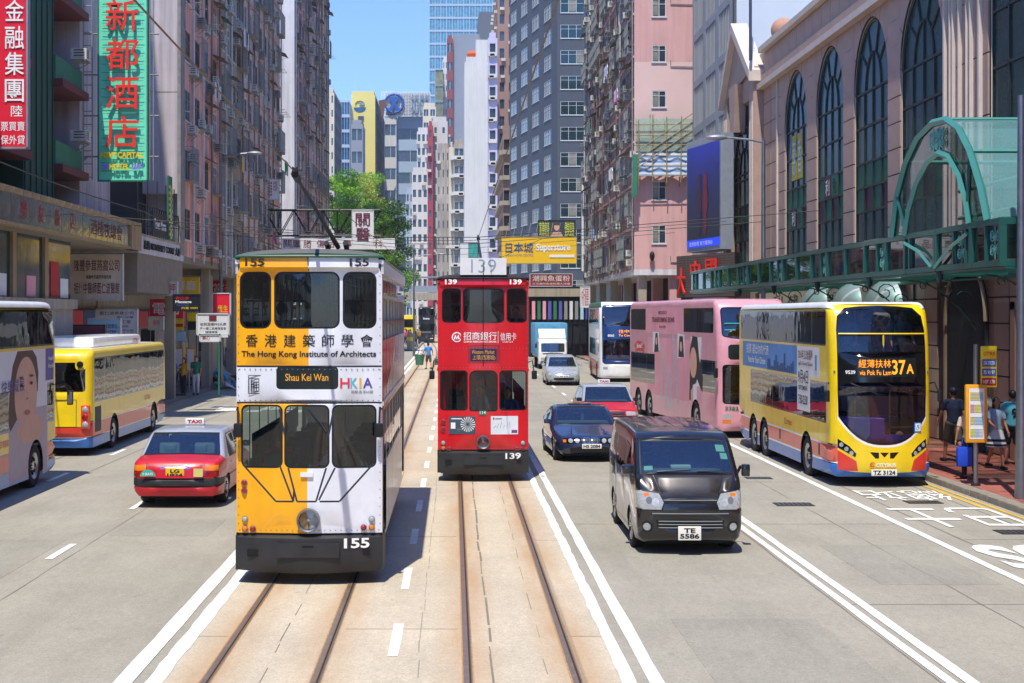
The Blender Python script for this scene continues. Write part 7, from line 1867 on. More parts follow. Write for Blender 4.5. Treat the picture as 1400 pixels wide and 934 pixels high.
# ground floor: brown polished granite tiles, doors, arched niches
b = MB(); b.box(-.16, -.02, 27, 74, .13, 5.7, 'granite_back'); b.build('base_wall', mall)
for y in np.arange(27.2, 52, 1.1):
    for z in np.arange(.15, 5.6, .68):
        if 33.2 <= y < 36.5 and z < 3.7 or 38.4 < y < 41.6: continue
        put('granite_tile', slab(1.1, .68, 'granite_brown'), mall, (-.16, y, z))
b = MB(); b.box(-.19, -.14, 33.3, 36.6, .14, 3.9, 'void'); b.box(-.3, -.12, 33.1, 33.4, .14, 4.1, 'granite_brown'); b.box(-.3, -.12, 36.5, 36.8, .14, 4.1, 'granite_brown'); b.box(-.3, -.12, 33.1, 36.8, 3.9, 4.2, 'granite_brown'); b.build('doorway', mall)
b = MB(); b.prism(arch(40, 1.5, .14, 3.6, 5.2), 'x', -.3, -.15, 'void'); b.tube([(-.32, y, z) for y, z in arch(40, 1.55, .14, 3.6, 5.25)[1:]], .06, 'granite_brown', 5); b.build('arched_niche', mall)
for y in (46.5, 50.5, 55): b = MB(); b.sphere((-.2, y, 4.0), 1.15, mat('awning_silver', 'b8c2c4', .4, .3), 20, (.9, 1, .85)); b.build('dome_awning', mall)
b = MB(); b.box(-.5, -.2, 48, 66, 3.9, 4.7, 'sign_cream'); b.build('sign_fascia', mall); text('R 利 苑 酒 家', (-.51, 65, 4.05), (0, -1, 0), (0, 0, 1), 12, .5, 'ink', mall, bold=.02)
# ------------------------------------------------------------------ green steel canopy
cn = thing('canopy', 'long green steel and glass canopy with scrollwork and a barrel vault', 'canopy', (11, 29.2, 0))
def scroll(b, y, z0, z1, x=-.03, w=.3, m='iron_light'):
    h = z1 - z0; zc_ = (z0 + z1) / 2
    for s in (-1, 1):
        pts = []
        for i in range(15): t = i / 14; a = t * 3.6 * PI; rr_ = .02 + .11 * (1 - t) ; pts.append((x, y + s * (.16 - rr_ * math.cos(a)) , z0 + h * .27 + rr_ * math.sin(a) * 1.1))
        b.tube(pts, .014, m, 4, False)
        pts = [(p[0], p[1], 2 * zc_ - p[2]) for p in pts]; b.tube(pts, .014, m, 4, False)
    b.tube([(x, y, z0), (x, y, z1)], .016, m, 4, False)
mat('iron_light', '6fae9e', .4, .4)
ylen = 38.3
b = MB()
for z in (4.82, 5.66): b.box(-.09, .06, 0, ylen, z - .06, z + .06, 'canopy_green')
b.box(-.094, 3.2, -.006, .12, 4.755, 4.885, 'canopy_green'); b.box(-.094, 3.2, -.006, .12, 5.595, 5.725, 'canopy_green'); b.box(3.0, 3.2, 0, ylen, 4.76, 4.9, 'canopy_green')
ys = list(np.arange(0, ylen, 1.93))
for y in ys: b.box(-.1, .05, y, y + .09, 4.88, 5.6, 'canopy_green'); b.box(0, 3.2, y, y + .08, 4.78, 4.86, 'canopy_green')
b.box(1.4, 1.5, -.01, .1, 4.88, 5.6, 'canopy_green'); b.build('frame', cn)
for i, y in enumerate(ys):
    if i % 3 == 1 or y < .8: 
        q = MB(); scroll(q, y + .42, 4.9, 5.58); q.box(-.02, .0, y + .1, y + .8, 4.9, 5.58, 'iron_green'); q.box(-.09, .05, y + .82, y + .88, 4.88, 5.6, 'canopy_green'); q.build('scroll_panel', cn); a = y + .88
    else: a = y + .09
    q = MB(); q.box(-.03, -.01, a, min(y + 1.93, ylen), 4.9, 5.58, 'canopy_glass'); q.build('glass_panel', cn)
for x0, x1 in ((0, 1.4), (1.5, 3.1)): q = MB(); q.box(x0, x1, .04, .06, 4.9, 5.6, 'canopy_glass'); q.build('glass_panel', cn)
for i in range(19):
    if 0.6 < i * 2 + .1 < 7.4: continue
    q = MB(); q.box(.0, 3.1, i * 2 + .1, i * 2 + 1.98, 5.73, 5.75, 'roof_glass'); q.build('roof_pane', cn)
q = MB(); [q.box(x, x + .22, 0, ylen, 4.70, 4.75, 'canopy_green') for x in (.012, 2.9)]; q.build('soffit_beam', cn)
prof = [(29.9, 5.7), (30.26, 6.4), (30.9, 7.23), (31.6, 7.8), (32.4, 8.1), (33.4, 8.15), (34.4, 7.95), (35.3, 7.45), (36.0, 6.7), (36.4, 5.7)]
prof = [(y - 29.2, z) for y, z in prof]; inn = [(30.9, 5.7), (31.1, 6.2), (31.5, 6.75), (32.2, 7.25), (32.9, 7.42), (33.6, 7.3), (34.4, 6.9), (35.0, 6.3), (35.3, 5.7)]; inn = [(y - 29.2, z) for y, z in inn]
b = MB()
for x, m_ in ((-.08, 'canopy_light'), (3.0, 'canopy_green')): b.tube([(x, y, z) for y, z in prof], .085, m_, 4)
b.tube([(-.1, y, z) for y, z in inn], .075, 'canopy_light', 4)
for i, (y, z) in enumerate(prof):
    if i in (0, 2, 4, 7, 9): b.tube([(-.08, y, z), (3.2, y, z)], .05, 'canopy_light', 4)
b.tube([(-.08, prof[2][0], prof[2][1]), (-.08, 1.9, 5.75)], .05, 'canopy_green', 4); b.tube([(-.08, prof[8][0], prof[8][1]), (-.08, 6.1, 5.75)], .05, 'canopy_green', 4)
for z in (6.1, 6.75): b.tube([(1.2, 1.7, z), (1.2, 6.1, z)], .05, 'canopy_light', 4)
b.tube([(1.2, 3.2, 6.75), (1.2, 3.6, 6.1)], .05, 'canopy_light', 4)
for y in (1.7, 4.0, 6.2): b.box(-.1, .05, y - .07, y + .07, 4.76, 5.7, 'canopy_green')
b.tube([(-.12, 1.8, 5.5), (-.12, 2.9, 5.25), (-.12, 3.9, 4.85)], .045, 'canopy_light', 4); b.tube([(-.12, 6.1, 5.5), (-.12, 5.0, 5.25), (-.12, 4.1, 4.85)], .045, 'canopy_light', 4)
b.build('vault_frame', cn)
for i in range(len(prof) - 1):
    (y0, z0), (y1, z1) = prof[i], prof[i + 1]; q = MB(); q.add([(0, y0, z0), (3.2, y0, z0), (3.2, y1, z1), (0, y1, z1)], [(0, 1, 2, 3)], 'vault_sheet'); q.build('vault_pane', cn)
q = MB(); q.add([(-.05, y, z) for y, z in prof] + [(-.05, y, z) for y, z in inn], [(i, i + 1, 10 + min(8, i), 10 + min(8, i)) if False else (i, i + 1, 10 + min(8, i + 1), 10 + min(8, i)) for i in range(8)] + [(8, 9, 18)], 'canopy_glass'); q.build('gable_glass', cn)
q = MB(); scroll(q, 4.0, 7.45, 8.0, -.1); scroll(q, 3.6, 7.45, 8.0, -.1); q.build('scroll_panel', cn)
for y in (3.9, 9.5, 15, 21, 27): 
    q = MB(); q.lathe([(.03, .1), (.09, .05), (.08, -.1), (.03, -.22), (0, -.24)], (.0, y, 4.7), 'z', 'iron_green', 10); q.build('lantern', cn)
    q = MB()
    pts = [(3.1 - 1.9 * t, y + .5, 4.7 - 1.5 * (1 - t) ** 2) for t in np.linspace(0, 1, 8)]; q.tube(pts, .025, 'iron_green', 5)
    for c_, r_ in (((2.2, 4.45), .3), ((2.65, 4.2), .24), ((1.6, 4.55), .14)): q.tube([(c_[0] + r_ * (1 - i / 18) * math.cos(i * .6), y + .5, c_[1] + r_ * (1 - i / 18) * math.sin(i * .6)) for i in range(15)], .018, 'iron_green', 4)
    q.box(3.05, 3.12, y + .46, y + .54, 2.6, 4.7, 'iron_green'); q.build('scroll_bracket', cn)
# ------------------------------------------------------------------ LED screen and brick sign wall
led = thing('led_screen', 'large blue video screen on a grey box at the corner of the mall', 'screen', (0, 0, 0))
A, B_, C_, D_ = (11.9, 74.6), (12.8, 70.0), (13.45, 70.25), (13.2, 75.2)
q = MB(); q.prism([A, B_, C_, D_][::-1], 'z', 6.9, 12.5, mat('led_case', 'a9b0b8', .5, .3, var=.12)); led.location = (0, 0, 0); q.build('case', led)
U = Vector((B_[0] - A[0], B_[1] - A[1], 0)); wU = U.length; U.normalize(); Nn = Vector((-U.y, U.x, 0)) ; Nn = -Nn if Nn.x > 0 else Nn
def scr(b, u0, u1, z0, z1, m, d=.03): 
    p = [Vector((A[0], A[1], 0)) + U * u + Vector((0, 0, z)) + Nn * d for u, z in ((u0, z0), (u1, z0), (u1, z1), (u0, z1))]; b.add(p, [(0, 1, 2, 3)], m)
m = bpy.data.materials.new('screen_picture'); m.use_nodes = True; nt = m.node_tree; bs = nt.nodes['Principled BSDF']; bs.inputs['Base Color'].default_value = (.01, .01, .02, 1); bs.inputs['Roughness'].default_value = .4
tc = nt.nodes.new('ShaderNodeTexCoord'); sx_ = nt.nodes.new('ShaderNodeSeparateXYZ'); nt.links.new(tc.outputs['Object'], sx_.inputs[0]); nz = nt.nodes.new('ShaderNodeTexNoise'); nz.inputs['Scale'].default_value = .7; nt.links.new(tc.outputs['Object'], nz.inputs[0])
ad = nt.nodes.new('ShaderNodeMath'); ad.operation = 'MULTIPLY_ADD'; nt.links.new(nz.outputs[0], ad.inputs[0]); ad.inputs[1].default_value = 1.6; nt.links.new(sx_.outputs[2], ad.inputs[2])
mr = nt.nodes.new('ShaderNodeMapRange'); mr.inputs[1].default_value = 8; mr.inputs[2].default_value = 13.3; nt.links.new(ad.outputs[0], mr.inputs[0]); cr = nt.nodes.new('ShaderNodeValToRGB'); nt.links.new(mr.outputs[0], cr.inputs[0])
cr.color_ramp.elements[0].color = lin('0d1c18'); cr.color_ramp.elements[1].color = lin('2038c8'); e_ = cr.color_ramp.elements.new(.45); e_.color = lin('101c50'); e_ = cr.color_ramp.elements.new(.75); e_.color = lin('16268c')
nt.links.new(cr.outputs[0], bs.inputs['Emission Color']); bs.inputs['Emission Strength'].default_value = .45; MATS['screen_picture'] = m
q = MB(); scr(q, .12, wU - .12, 7.5, 12.15, 'screen_picture'); q.build('display', led)
q = MB(); scr(q, .12, wU - .12, 7.1, 7.5, mat('screen_blue', '1c3cc8', .4, emit=.7, var=0)); q.build('caption_bar', led)
o = Vector((A[0], A[1], 7.18)) + U * .5 + Nn * .05; text('直播新聞 東方電視台', o, U, (0, 0, 1), 3.2, .22, 'ink_white', led)
q = MB()
for u, c in ((1.9, '2c1430'), (2.7, '5c1428')):
    mm_ = mat('screen_fig' + c, c, .4, emit=.25, var=0); p0 = Vector((A[0], A[1], 0)) + U * u + Nn * .05
    for zc_, rz_, ru in ((10.4, .35, .28), (9.4, .85, .36), (8.3, .6, .22)): q.add([p0 + U * ru * math.cos(2 * PI * i / 12) + Vector((0, 0, zc_ + rz_ * math.sin(2 * PI * i / 12))) for i in range(12)], [tuple(range(12))], mm_); p0 = p0 + Nn * .004
q.build('screen_figure', led, kind='stuff')
bw = thing('sign_wall', 'dark brick tile wall with red neon characters beneath the video screen', 'sign', (0, 0, 0)); q = MB(); A2, B2 = Vector((11.3, 74.0, 0)), Vector((13.2, 68.6, 0)); U2 = (B2 - A2); L2 = U2.length; U2.normalize(); N2 = Vector((U2.y, -U2.x, 0)); N2 = -N2 if N2.x > 0 else N2
mat('tile_brown', '5c504a', .5, var=.3, scale=5); q.prism([(A2.x, A2.y), (B2.x, B2.y), (13.6, 69.5), (12.0, 74.6)][::-1], 'z', 4.6, 6.7, 'void'); q.build('backing', bw)
tm_ = MB(); tm_.box(0, .34, -.03, 0, .01, .115, 'tile_brown'); tme = tm_.mesh('tile'); ang = math.atan2(U2.y, U2.x)
for j in range(17):
    for i in range(16): put('tile', tme, bw, Vector((A2.x, A2.y, 4.62 + j * .122)) + U2 * (i * .355 + .02 + .0 * j) + N2 * .0, (0, 0, ang))
for s, u, z, w_, h_ in (('大', .3, 4.75, .8, 1.35), ('中', 1.7, 5.5, .9, .9), ('國', 3.2, 5.35, 1.0, 1.1)): text(s, Vector((A2.x, A2.y, z)) + U2 * u + N2 * .1, U2, (0, 0, 1), w_, h_, 'neon_red', bw, bold=.05, depth=.08)
# ------------------------------------------------------------------ grey office block with fins
go = thing('office_building', 'grey office block with upright window fins behind the mall roof', 'building', (MX, 74.9, 0)); mat('office_grey', '9ea3a6', .8, var=.12, scale=.5, streak=.2); mat('office_pale', 'c3ccd4', .8, var=.06, scale=.4)
b = MB(); b.box(.2, 16, 0, 12.6, .13, 34, 'office_pale'); b.build('core', go)
f = Face(go, (0, 12.6, 0), -PI / 2); hl = []
for j in range(10):
    for i in range(3): hl.append((.5 + i * 4.05, 3.6 + i * 4.05, 6.6 + j * 2.75, 8.9 + j * 2.75))
b = MB(); f.wall(b, 12.6, .13, 34, hl, 'office_grey', .08); b.build('facade_wall', go)
k = ('finwin',); q = MB(); q.box(-1.55, 1.55, .05, .06, 0, 2.3, 'pane_dark', skip='k')
for i in range(8): x = -1.5 + i * .43; q.box(x - .05, x + .05, .01, .05, 0, 2.3, 'office_grey')
fm_ = q.mesh('window')
for a, c, z, _ in hl: f.put('window', fm_, (a + c) / 2, z)
b = MB()
for i in range(5): b.box(-.3, -.8, 2 + i * .7, 2.5 + i * .7, 12.3, 12.8, 'ac_white')
b.build('air_conditioner_row', go, kind='stuff')
# ------------------------------------------------------------------ pink tenement on the right
mat('pink_right', 'd8a9a2', .85, var=.1, scale=.5, streak=.15); mat('pink_pale', 'e0c0b8', .85, var=.08, scale=.5); mat('pink_tile', 'a88478', .8, var=.3, scale=2.2, streak=.35)
rN = thing('tenement_building', 'pink tenement with a bamboo scaffold on its blank wall, right of the slate tower', 'building', (11, 89, 0))
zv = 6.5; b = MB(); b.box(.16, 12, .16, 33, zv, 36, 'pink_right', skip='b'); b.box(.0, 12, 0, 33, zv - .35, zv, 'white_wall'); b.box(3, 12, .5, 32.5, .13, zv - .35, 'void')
for y in (.4, 8, 16, 24, 32): b.box(.3, .8, y, y + .5, .13, zv - .35, 'concrete'); b.box(2.2, 2.9, y, y + .6, .13, zv - .35, 'pink_right')
b.build('core', rN)
f = Face(rN, (0, 0, 0), 0); hl = []
for px, py0, py1 in ((901, 308, 333), (901, 248, 273), (901, 185, 210), (901, 124, 147), (901, 62, 85), (901, -2, 23)): u = wx(px, 89) - 11; hl.append((u - .42, u + .42, wz(py1, 89), wz(py0, 89)))
b = MB(); f.wall(b, 12, zv, 36, hl, 'pink_right', .15, mf=lambda u, z: 'pink_pale' if 13.2 < z < 18.2 else 'pink_right'); b.build('end_wall', rN)
for a, c, z0, z1 in hl: f.put('window', WINM(.84, round(z1 - z0, 2), 2, 'frame_white', 'pane_dark', 1), (a + c) / 2, z0)
for i, z in enumerate((7.3, 14.8, 19.2, 23)): b = MB(); b.tube([(2.2, -.05, z), (2.2, -.05, z - .35), (4, -.05, z - .4)], .03, 'pipe_grey', 5); b.build('pipe', rN)
b = MB(); b.sphere((1.05, -.25, 7.3), .2, 'trim_black', 10, (.8, .8, 1.5)); b.build('wall_lamp', rN)
ft = tenement(rN, (0, 33, 0), -PI / 2, 33, zv, 36, 15, 2.6, 'pink_tile', 31, ww=1.7, wh=1.35, ac=.6, aw=.2, cage=.3, visz=34, acn=2, band='pink_right')
for p, lab, cols in (((10.3, 93, 18.0), 'white and magenta washing near the corner of the right pink tenement', ('e8e8e4', 'c8408c', 'e0d8e8')), ((10.3, 99, 20.5), 'pale washing high on the right pink tenement', ('e4e4e8', 'b8c4d8')), ((10.3, 96, 13.3), 'white sheets over the street on the right pink tenement', ('ecebe8', 'dcdce0')), ((10.3, 108, 10.0), 'blue and white washing low on the right pink tenement', ('3f6fb0', 'e0e0e4', '50a090')), ((10.3, 112, 18.5), 'green and grey washing on the far part of the right pink tenement', ('3f8a5c', '8c9098'))):
    laundry(p, (0, 1), lab, cols, 5, .8)
# scaffold
sc = thing('scaffold', 'bamboo scaffold with pale netting and a blue striped sheet on the pink wall', 'scaffold', (11, 88.2, 0)); mat('bamboo', '9c8660', .7, var=.25); 
pole = MB(); pole.tube([(0, 0, 0), (0, 0, 4.0)], .035, 'bamboo', 5); pm = pole.mesh('bamboo_pole')
for i in range(5):
    for y in (0, .5): put('bamboo_pole', pm, sc, (.15 + i * .85, y, 11.6 + rr.uniform(-.3, .3)), (rr.uniform(-.02, .02), rr.uniform(-.02, .02), 0))
pole = MB(); pole.tube([(0, 0, 0), (4.1, 0, 0)], .03, 'bamboo', 5); pm = pole.mesh('bamboo_pole')
for j in range(6): put('bamboo_pole', pm, sc, (-.1, 0, 12.1 + j * .62), (0, rr.uniform(-.02, .02), 0))
for j in range(3): put('bamboo_pole', pm, sc, (.1, -.05, 12.6 + j * .5), (0, -.6, 0))
glass('netting', 'dcece0', .0); q = MB(); q.box(0, 3.7, .28, .29, 13.6, 15.6, 'netting'); q.build('netting', sc)
m = mat('netting_solid', 'c4dccc', .8, var=.3, scale=2); nt = m.node_tree; nt.nodes['Principled BSDF'].inputs['Alpha'].default_value = .35
q = MB(); q.box(0, 3.7, .2, .21, 13.5, 15.6, 'netting_solid'); q.build('netting_sheet', sc)
m = mat('sheet_blue', 'c8d8e8', .7, var=.3, scale=3)
nt = m.node_tree; w_ = nt.nodes.new('ShaderNodeTexWave'); w_.bands_direction = 'Z'; w_.inputs['Scale'].default_value = 1.1; w_.inputs['Distortion'].default_value = 1.5; tc = nt.nodes.new('ShaderNodeTexCoord'); nt.links.new(tc.outputs['Object'], w_.inputs[0]); cr = nt.nodes.new('ShaderNodeValToRGB'); cr.color_ramp.elements[0].color = lin('e4ecf2'); cr.color_ramp.elements[1].color = lin('6a9ac8'); nt.links.new(w_.outputs[0], cr.inputs[0]); nt.links.new(cr.outputs[0], nt.nodes['Principled BSDF'].inputs['Base Color'])
q = MB(); n = 16; v = [(3.7 * i / n, .12 - .05 * math.sin(i * 1.3), z + .04 * math.sin(i * 2.1)) for z in (12.1, 12.8, 13.5) for i in range(n + 1)]; q.add(v, [(j * (n + 1) + i, j * (n + 1) + i + 1, (j + 1) * (n + 1) + i + 1, (j + 1) * (n + 1) + i) for j in range(2) for i in range(n)], 'sheet_blue', True); q.build('tarpaulin', sc)
q = MB(); q.add([(-.2, -.1, 13.4), (.1, -.15, 13.4), (.05, -.2, 11.0), (-.25, -.1, 10.7)], [(0, 1, 2, 3)], 'sign_green'); q.build('green_cloth', sc)
# ------------------------------------------------------------------ slate blue tower, turned a little towards the bend
mat('slate', '4e565f', .8, var=.1, scale=.5, streak=.15); mat('slate_light', '6d7787', .8, var=.08); winmat('pane_slate', '24303a', .05, .3)
rO = thing('slate_tower', 'slate blue tower with rows of white framed windows right of centre', 'building', (11.5, 162, 0))
b = MB(); b.box(.2, 14, .2, 22, .1, 62, 'slate', skip='b'); b.build('core', rO)
f = Face(rO, (0, 0, 0), 0); hl = [(.35, 3.0, 6 + j * 2.83, 7.5 + j * 2.83) for j in range(19)]; b = MB(); f.wall(b, 14, .1, 62, hl, 'slate', .1); b.build('end_wall', rO)
for a, c, z, _ in hl: f.put('window', WINM(2.65, 1.5, 3, 'frame_white', 'pane_teal', rr.choice((0, 0, 1, 2, 3))), 1.675, z)
rz = math.atan2(-23, 4.4)   # side wall runs from the far end towards the corner
L_ = math.hypot(23, 4.4); f = Face(rO, (-4.4, 23, 0), rz); hl = [(.8 + i * 5.6, 3.9 + i * 5.6, 6 + j * 2.83, 7.6 + j * 2.83) for i in range(4) for j in range(19)]
b = MB(); f.wall(b, L_, .1, 62, hl, 'slate', .25); b.build('facade_wall', rO)
for a, c, z, _ in hl: f.put('window', WINM(3.1, 1.6, 4, 'frame_white', rr.choice(('pane_blue', 'pane_teal', 'pane_slate')), rr.choice((0, 0, 1, 3, 4))), (a + c) / 2, z)
# signs over the road on the right
r, w, h = hang_sign('yellow superstore sign with blue characters 日本城 over the road', 686, 788, 324, 360, 118, mat('sign_yellow', 'f5c40c', .45, var=.04), 'frame_alu', [('日本城', .05, .42, .22, .6, 'sign_navy', .03, .05), ('JAPAN HOME CENTRE', .05, .42, .66, .78, 'sign_navy', 0, .0), ('Superstore', .46, .92, .25, .6, 'ink_white', .03, .03)], name='yellow_sign')
b = MB(); 
for i in range(9): a = .05 + .1 * i; b.tube([(a * w, -.02, h), (a * w + .3, 1.2, h + 1.2)], .02, 'pipe_grey', 4)
b.box(.64 * w, .97 * w, -.04, -.01, .22 * h, .32 * h, 'ink_white'); b.build('stays', r)
r, w, h = hang_sign('billboard of a bare shouldered man with yellow characters above the yellow sign', 736, 786, 302, 324, 121, mat('sign_slate', '3a4350', .5), 'trim_black', [('富德瘦身', .03, .3, .05, .95, 'poster_lime' if mat('poster_lime', 'd8e02a', .5) else None), ('健美瘦身', .72, .98, .05, .95, 'poster_lime')])
b = MB(); b.add([(w * .5 + .22 * math.cos(2 * PI * i / 12), -.01, h * .62 + .32 * math.sin(2 * PI * i / 12)) for i in range(12)], [tuple(range(12))[::-1]], 'face_print'); b.add([(w * .33, -.012, 0), (w * .68, -.012, 0), (w * .62, -.012, h * .3), (w * .4, -.012, h * .3)], [(0, 1, 2, 3)], 'face_print'); b.add([(w * .5 + .24 * math.cos(PI * i / 8), -.013, h * .72 + .24 * math.sin(PI * i / 8)) for i in range(9)], [tuple(range(9))[::-1]], 'hair_print'); b.build('portrait_print', r)
hang_sign('maroon restaurant sign with cream characters below the yellow sign', 725, 782, 375, 391, 112, mat('sign_maroon', '8a1f33', .5, var=.06), 'frame_white', [('潮興魚蛋粉', .05, .95, .1, .62, 'sign_cream', .02, .03), ('正宗潮州魚蛋粉麵大排檔', .05, .95, .72, .9, 'sign_cream', 0, 0)])
r, w, h = hang_sign('tall white clan association sign with black characters beside the slate tower', 795, 807, 240, 371, 124, 'sign_white', 'trim_black', [(c, .2, .8, .03 + i * .128, .105 + i * .128, 'ink', 0, .03) for i, c in enumerate('世界至德宗親總會')])
hang_sign('small red and white hospital style sign under the clan sign', 794, 806, 392, 420, 110, 'sign_white', 'frame_white', [('9折優惠', .1, .9, .05, .95, 'ink_red')])
# arcade of far shops behind the truck on the right
ar = thing('market_arcade', 'shaded market arcade with hanging clothes behind the white truck', 'building', (wx(724, 128), 128, 0)); Wn = wx(812, 128) - wx(724, 128)
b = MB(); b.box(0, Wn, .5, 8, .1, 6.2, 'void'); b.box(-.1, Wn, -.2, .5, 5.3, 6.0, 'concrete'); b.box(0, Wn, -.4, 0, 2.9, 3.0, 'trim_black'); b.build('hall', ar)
rr = random.Random(12)
for i in range(9): x = i * Wn / 9; b = MB(); b.box(x + .05, x + Wn / 9 - .05, -.3, -.2, 1.2, 2.9, rr.choice(('void', 'sign_black', 'interior'))); b.build('stall_board', ar)
for i in range(12): x = .2 + i * Wn / 12; b = MB(); b.box(x, x + .28, -.25, -.15, 3.3, 4.9, rr.choice(('sign_skyblue', 'sign_white', 'ad_pink', 'sign_green', 'interior_light', 'seat_blue'))); b.build('hanging_garment', ar)
# ================================================================== FAR CITY
mat('city_white', 'd6d4ce', .85, var=.07, scale=.2, streak=.12); mat('city_cream', 'd8d0b8', .85, var=.08, scale=.2, streak=.15); mat('city_yellow', 'e6d77e', .8, var=.04, scale=.1); mat('city_grey', '8d949e', .8, var=.08, scale=.2); mat('city_dark', '5f666e', .8, var=.1, scale=.2)
mat('city_brown', '9c7c6c', .85, var=.12, scale=.2); mat('city_weather', 'b5aba0', .9, var=.3, scale=.35, streak=.4); mat('city_red', 'a84654', .8, var=.1); mat('city_lilac', 'c6c0d8', .85, var=.06, scale=.2); mat('city_blue', 'a9bccc', .8, var=.06); mat('city_rust', '8a4c50', .8, var=.15); winmat('pane_city', '3c4c58', .08, .3); winmat('curtain_glass', '4d94b0', .05, .2); winmat('curtain_navy', '1f5c88', .05, .2); winmat('curtain_gold', '8c8a5a', .08, .2)
def tower(name, label, px0, px1, pyt, Y, depth, wall, cols=4, fh=2.9, ww=.6, wh=.5, pane='pane_city', scols=4, sww=.6, side=None, frames='frame_white', z0=0, sill=.3, blank=False, sblank=False, balc=None, ribs=None, ac=0, cap=True, front=None):
    """far tower: windows are real openings with panes behind, joined because each is only a few pixels"""
    x0, x1 = wx(px0, Y), wx(px1, Y); zt = wz(pyt, Y); W = x1 - x0
    r = thing(name, label, 'building', (x0, Y, z0)); H = zt - z0
    b = MB(); b.box(.1, W - .1, .25, depth, 0, H, side or wall, skip='b'); b.box(.25, W - .25, .3, depth - .3, H, H + .9, wall, skip='b'); b.build('core', r)
    nf = max(1, int((H - 1) / fh)); pn = MB(); wl = MB()
    lft = (px0 + px1) / 2 < CX
    faces = [(Face(r, (0, 0, 0), 0), W, cols, ww, blank, front or wall), (Face(r, (W, 0, 0), PI / 2) if lft else Face(r, (0, depth, 0), -PI / 2), depth, scols, sww, sblank, side or wall)]
    for f, Wd_, nc, rw, bl, wm in faces:
        hl = []
        if not bl:
            bw_ = Wd_ / nc
            for j in range(nf):
                z = H - (j + 1) * fh + sill * fh
                for i in range(nc): hl.append((i * bw_ + bw_ * (1 - rw) / 2, i * bw_ + bw_ * (1 + rw) / 2, z, z + fh * wh))
        f.wall(wl, Wd_, 0, H, hl, wm, .25)
        t = MB()
        for a, c, z, z2 in hl: t.box(a, c, .22, .24, z, z2, pane, skip='kbtlr'); t.box((a + c) / 2 - .05, (a + c) / 2 + .05, .1, .2, z, z2, frames, skip='kbt') if rw * Wd_ / nc > 1 else None
        if balc and not bl:
            for a, c, z, z2 in hl: t.box(a - .2, c + .2, -.5, 0, z - .5, z + .1, balc)
        if ribs:
            for i in range(nc + 1): u = i * Wd_ / nc; t.box(u - .1, u + .1, -.2, 0, 0, H, ribs, skip='k')
        if ac:
            rr_ = random.Random(int(px0))
            for a, c, z, z2 in hl:
                if rr_.random() < ac: u = rr_.uniform(a, c); t.box(u - .35, u + .35, -.5, 0, z - .6, z - .15, 'ac_white')
        if t.f: f.mb(t); pn.add(t.v, t.f, None); pn.m[-len(t.f):] = [pn.mi(t.mats[q]) for q in t.m]
    wl.build('facade_wall', r)
    if pn.f: pn.build('windows', r, kind='stuff')
    return r, W, H
B = 'office_tower'
tower(B, 'cream slab tower half hidden by the red tenement', 440, 457, 127, 300, 20, 'city_cream', 3, ww=.35, scols=5, side='city_dark')
tower(B, 'blue curtain wall tower left of the yellow tower', 460, 478, 142, 330, 12, 'city_blue', 5, 3.4, .85, .8, 'curtain_navy', scols=3, side='city_white', sblank=True)
tower(B, 'low grey tower with banded windows in front of the yellow tower', 480, 496, 170, 290, 8, 'city_grey', 1, 4.5, .86, .5, 'pane_city', scols=1, sww=.9)
r, W, H = tower(B, 'pale yellow tower with a dark glass flank and a round emblem', 480, 513, 130, 340, 50, 'city_yellow', 1, blank=True, side='city_dark', scols=8, fh=3.4, sww=.8, wh=.7, pane='curtain_navy')
b = MB(); cx_ = wx(492, 340) - wx(480, 340); zz = wz(147, 340)
b.add([(cx_ + 1.4 * math.cos(PI + PI * i / 12), -.1, zz + 1.1 * math.sin(PI + PI * i / 12)) for i in range(13)], [tuple(range(13))], 'curtain_navy'); b.tube([(cx_ + 1.0 * math.cos(PI * i / 10), -.15, zz + .7 + .8 * math.sin(PI * i / 10)) for i in range(11)], .13, 'bronze', 5); b.box(cx_ - .1, cx_ + 1.0, -.3, 0, zz + .5, zz + 1.1, 'city_grey'); b.build('emblem', r)
b = MB(); b.add([(W + .6, 2, H - 1), (W + 2.4, 3, H - .5), (W + 1.6, 3, H - 6)], [(0, 1, 2), (2, 1, 0)], 'terracotta'); b.build('golden_fin', r)
for z in (162, 172): b = MB(); b.box(cx_ - .4, cx_ + .9, -.3, 0, wz(z + 2, 340), wz(z - 3, 340), 'pane_city'); b.build('window', r)
tower(B, 'banded grey department store tower with a big blue ring sign on its roof', 526, 542, 158, 352, 12, 'city_white', 1, 5.3, .98, .5, 'pane_city', scols=1, sww=.98, side='city_blue', sill=.1)
tower(B, 'long bluish flank of the banded department store', 542, 580, 164, 354, 12, 'city_blue', 1, 5.3, .98, .5, 'pane_city', scols=1, sww=.98, side='city_blue', sill=.1)
rs = thing('roof_sign', 'white roof frame with a blue ring emblem and the letters SOGO', 'sign', (wx(522, 352), 352, wz(159, 352))); b = MB(); Wf, Hf = wx(562, 352) - wx(522, 352), wz(126, 352) - wz(159, 352)
Wg2 = wx(588, 352) - wx(522, 352)
for i in range(19): b.box(Wg2 * i / 18 - .07, Wg2 * i / 18 + .07, -.1, .1, 0, Hf, 'white_paint')
for j in range(9): b.box(0, Wg2, -.12, .12, Hf * j / 8 - .07, Hf * j / 8 + .07, 'white_paint')
b.build('lattice', rs); b = MB(); b.box(Wf * .15, Wg2, .3, .5, .2, Hf - .2, 'city_white'); b.build('backing', rs)
b = MB(); cxr, czr, rr_ = wx(539, 352) - wx(522, 352), Hf * .52, 2.2; mat('ring_blue', '1f5fb4', .5)
b.tube([(cxr + rr_ * math.cos(2 * PI * i / 28), -.5, czr + rr_ * math.sin(2 * PI * i / 28)) for i in range(29)], .28, 'ring_blue', 6)
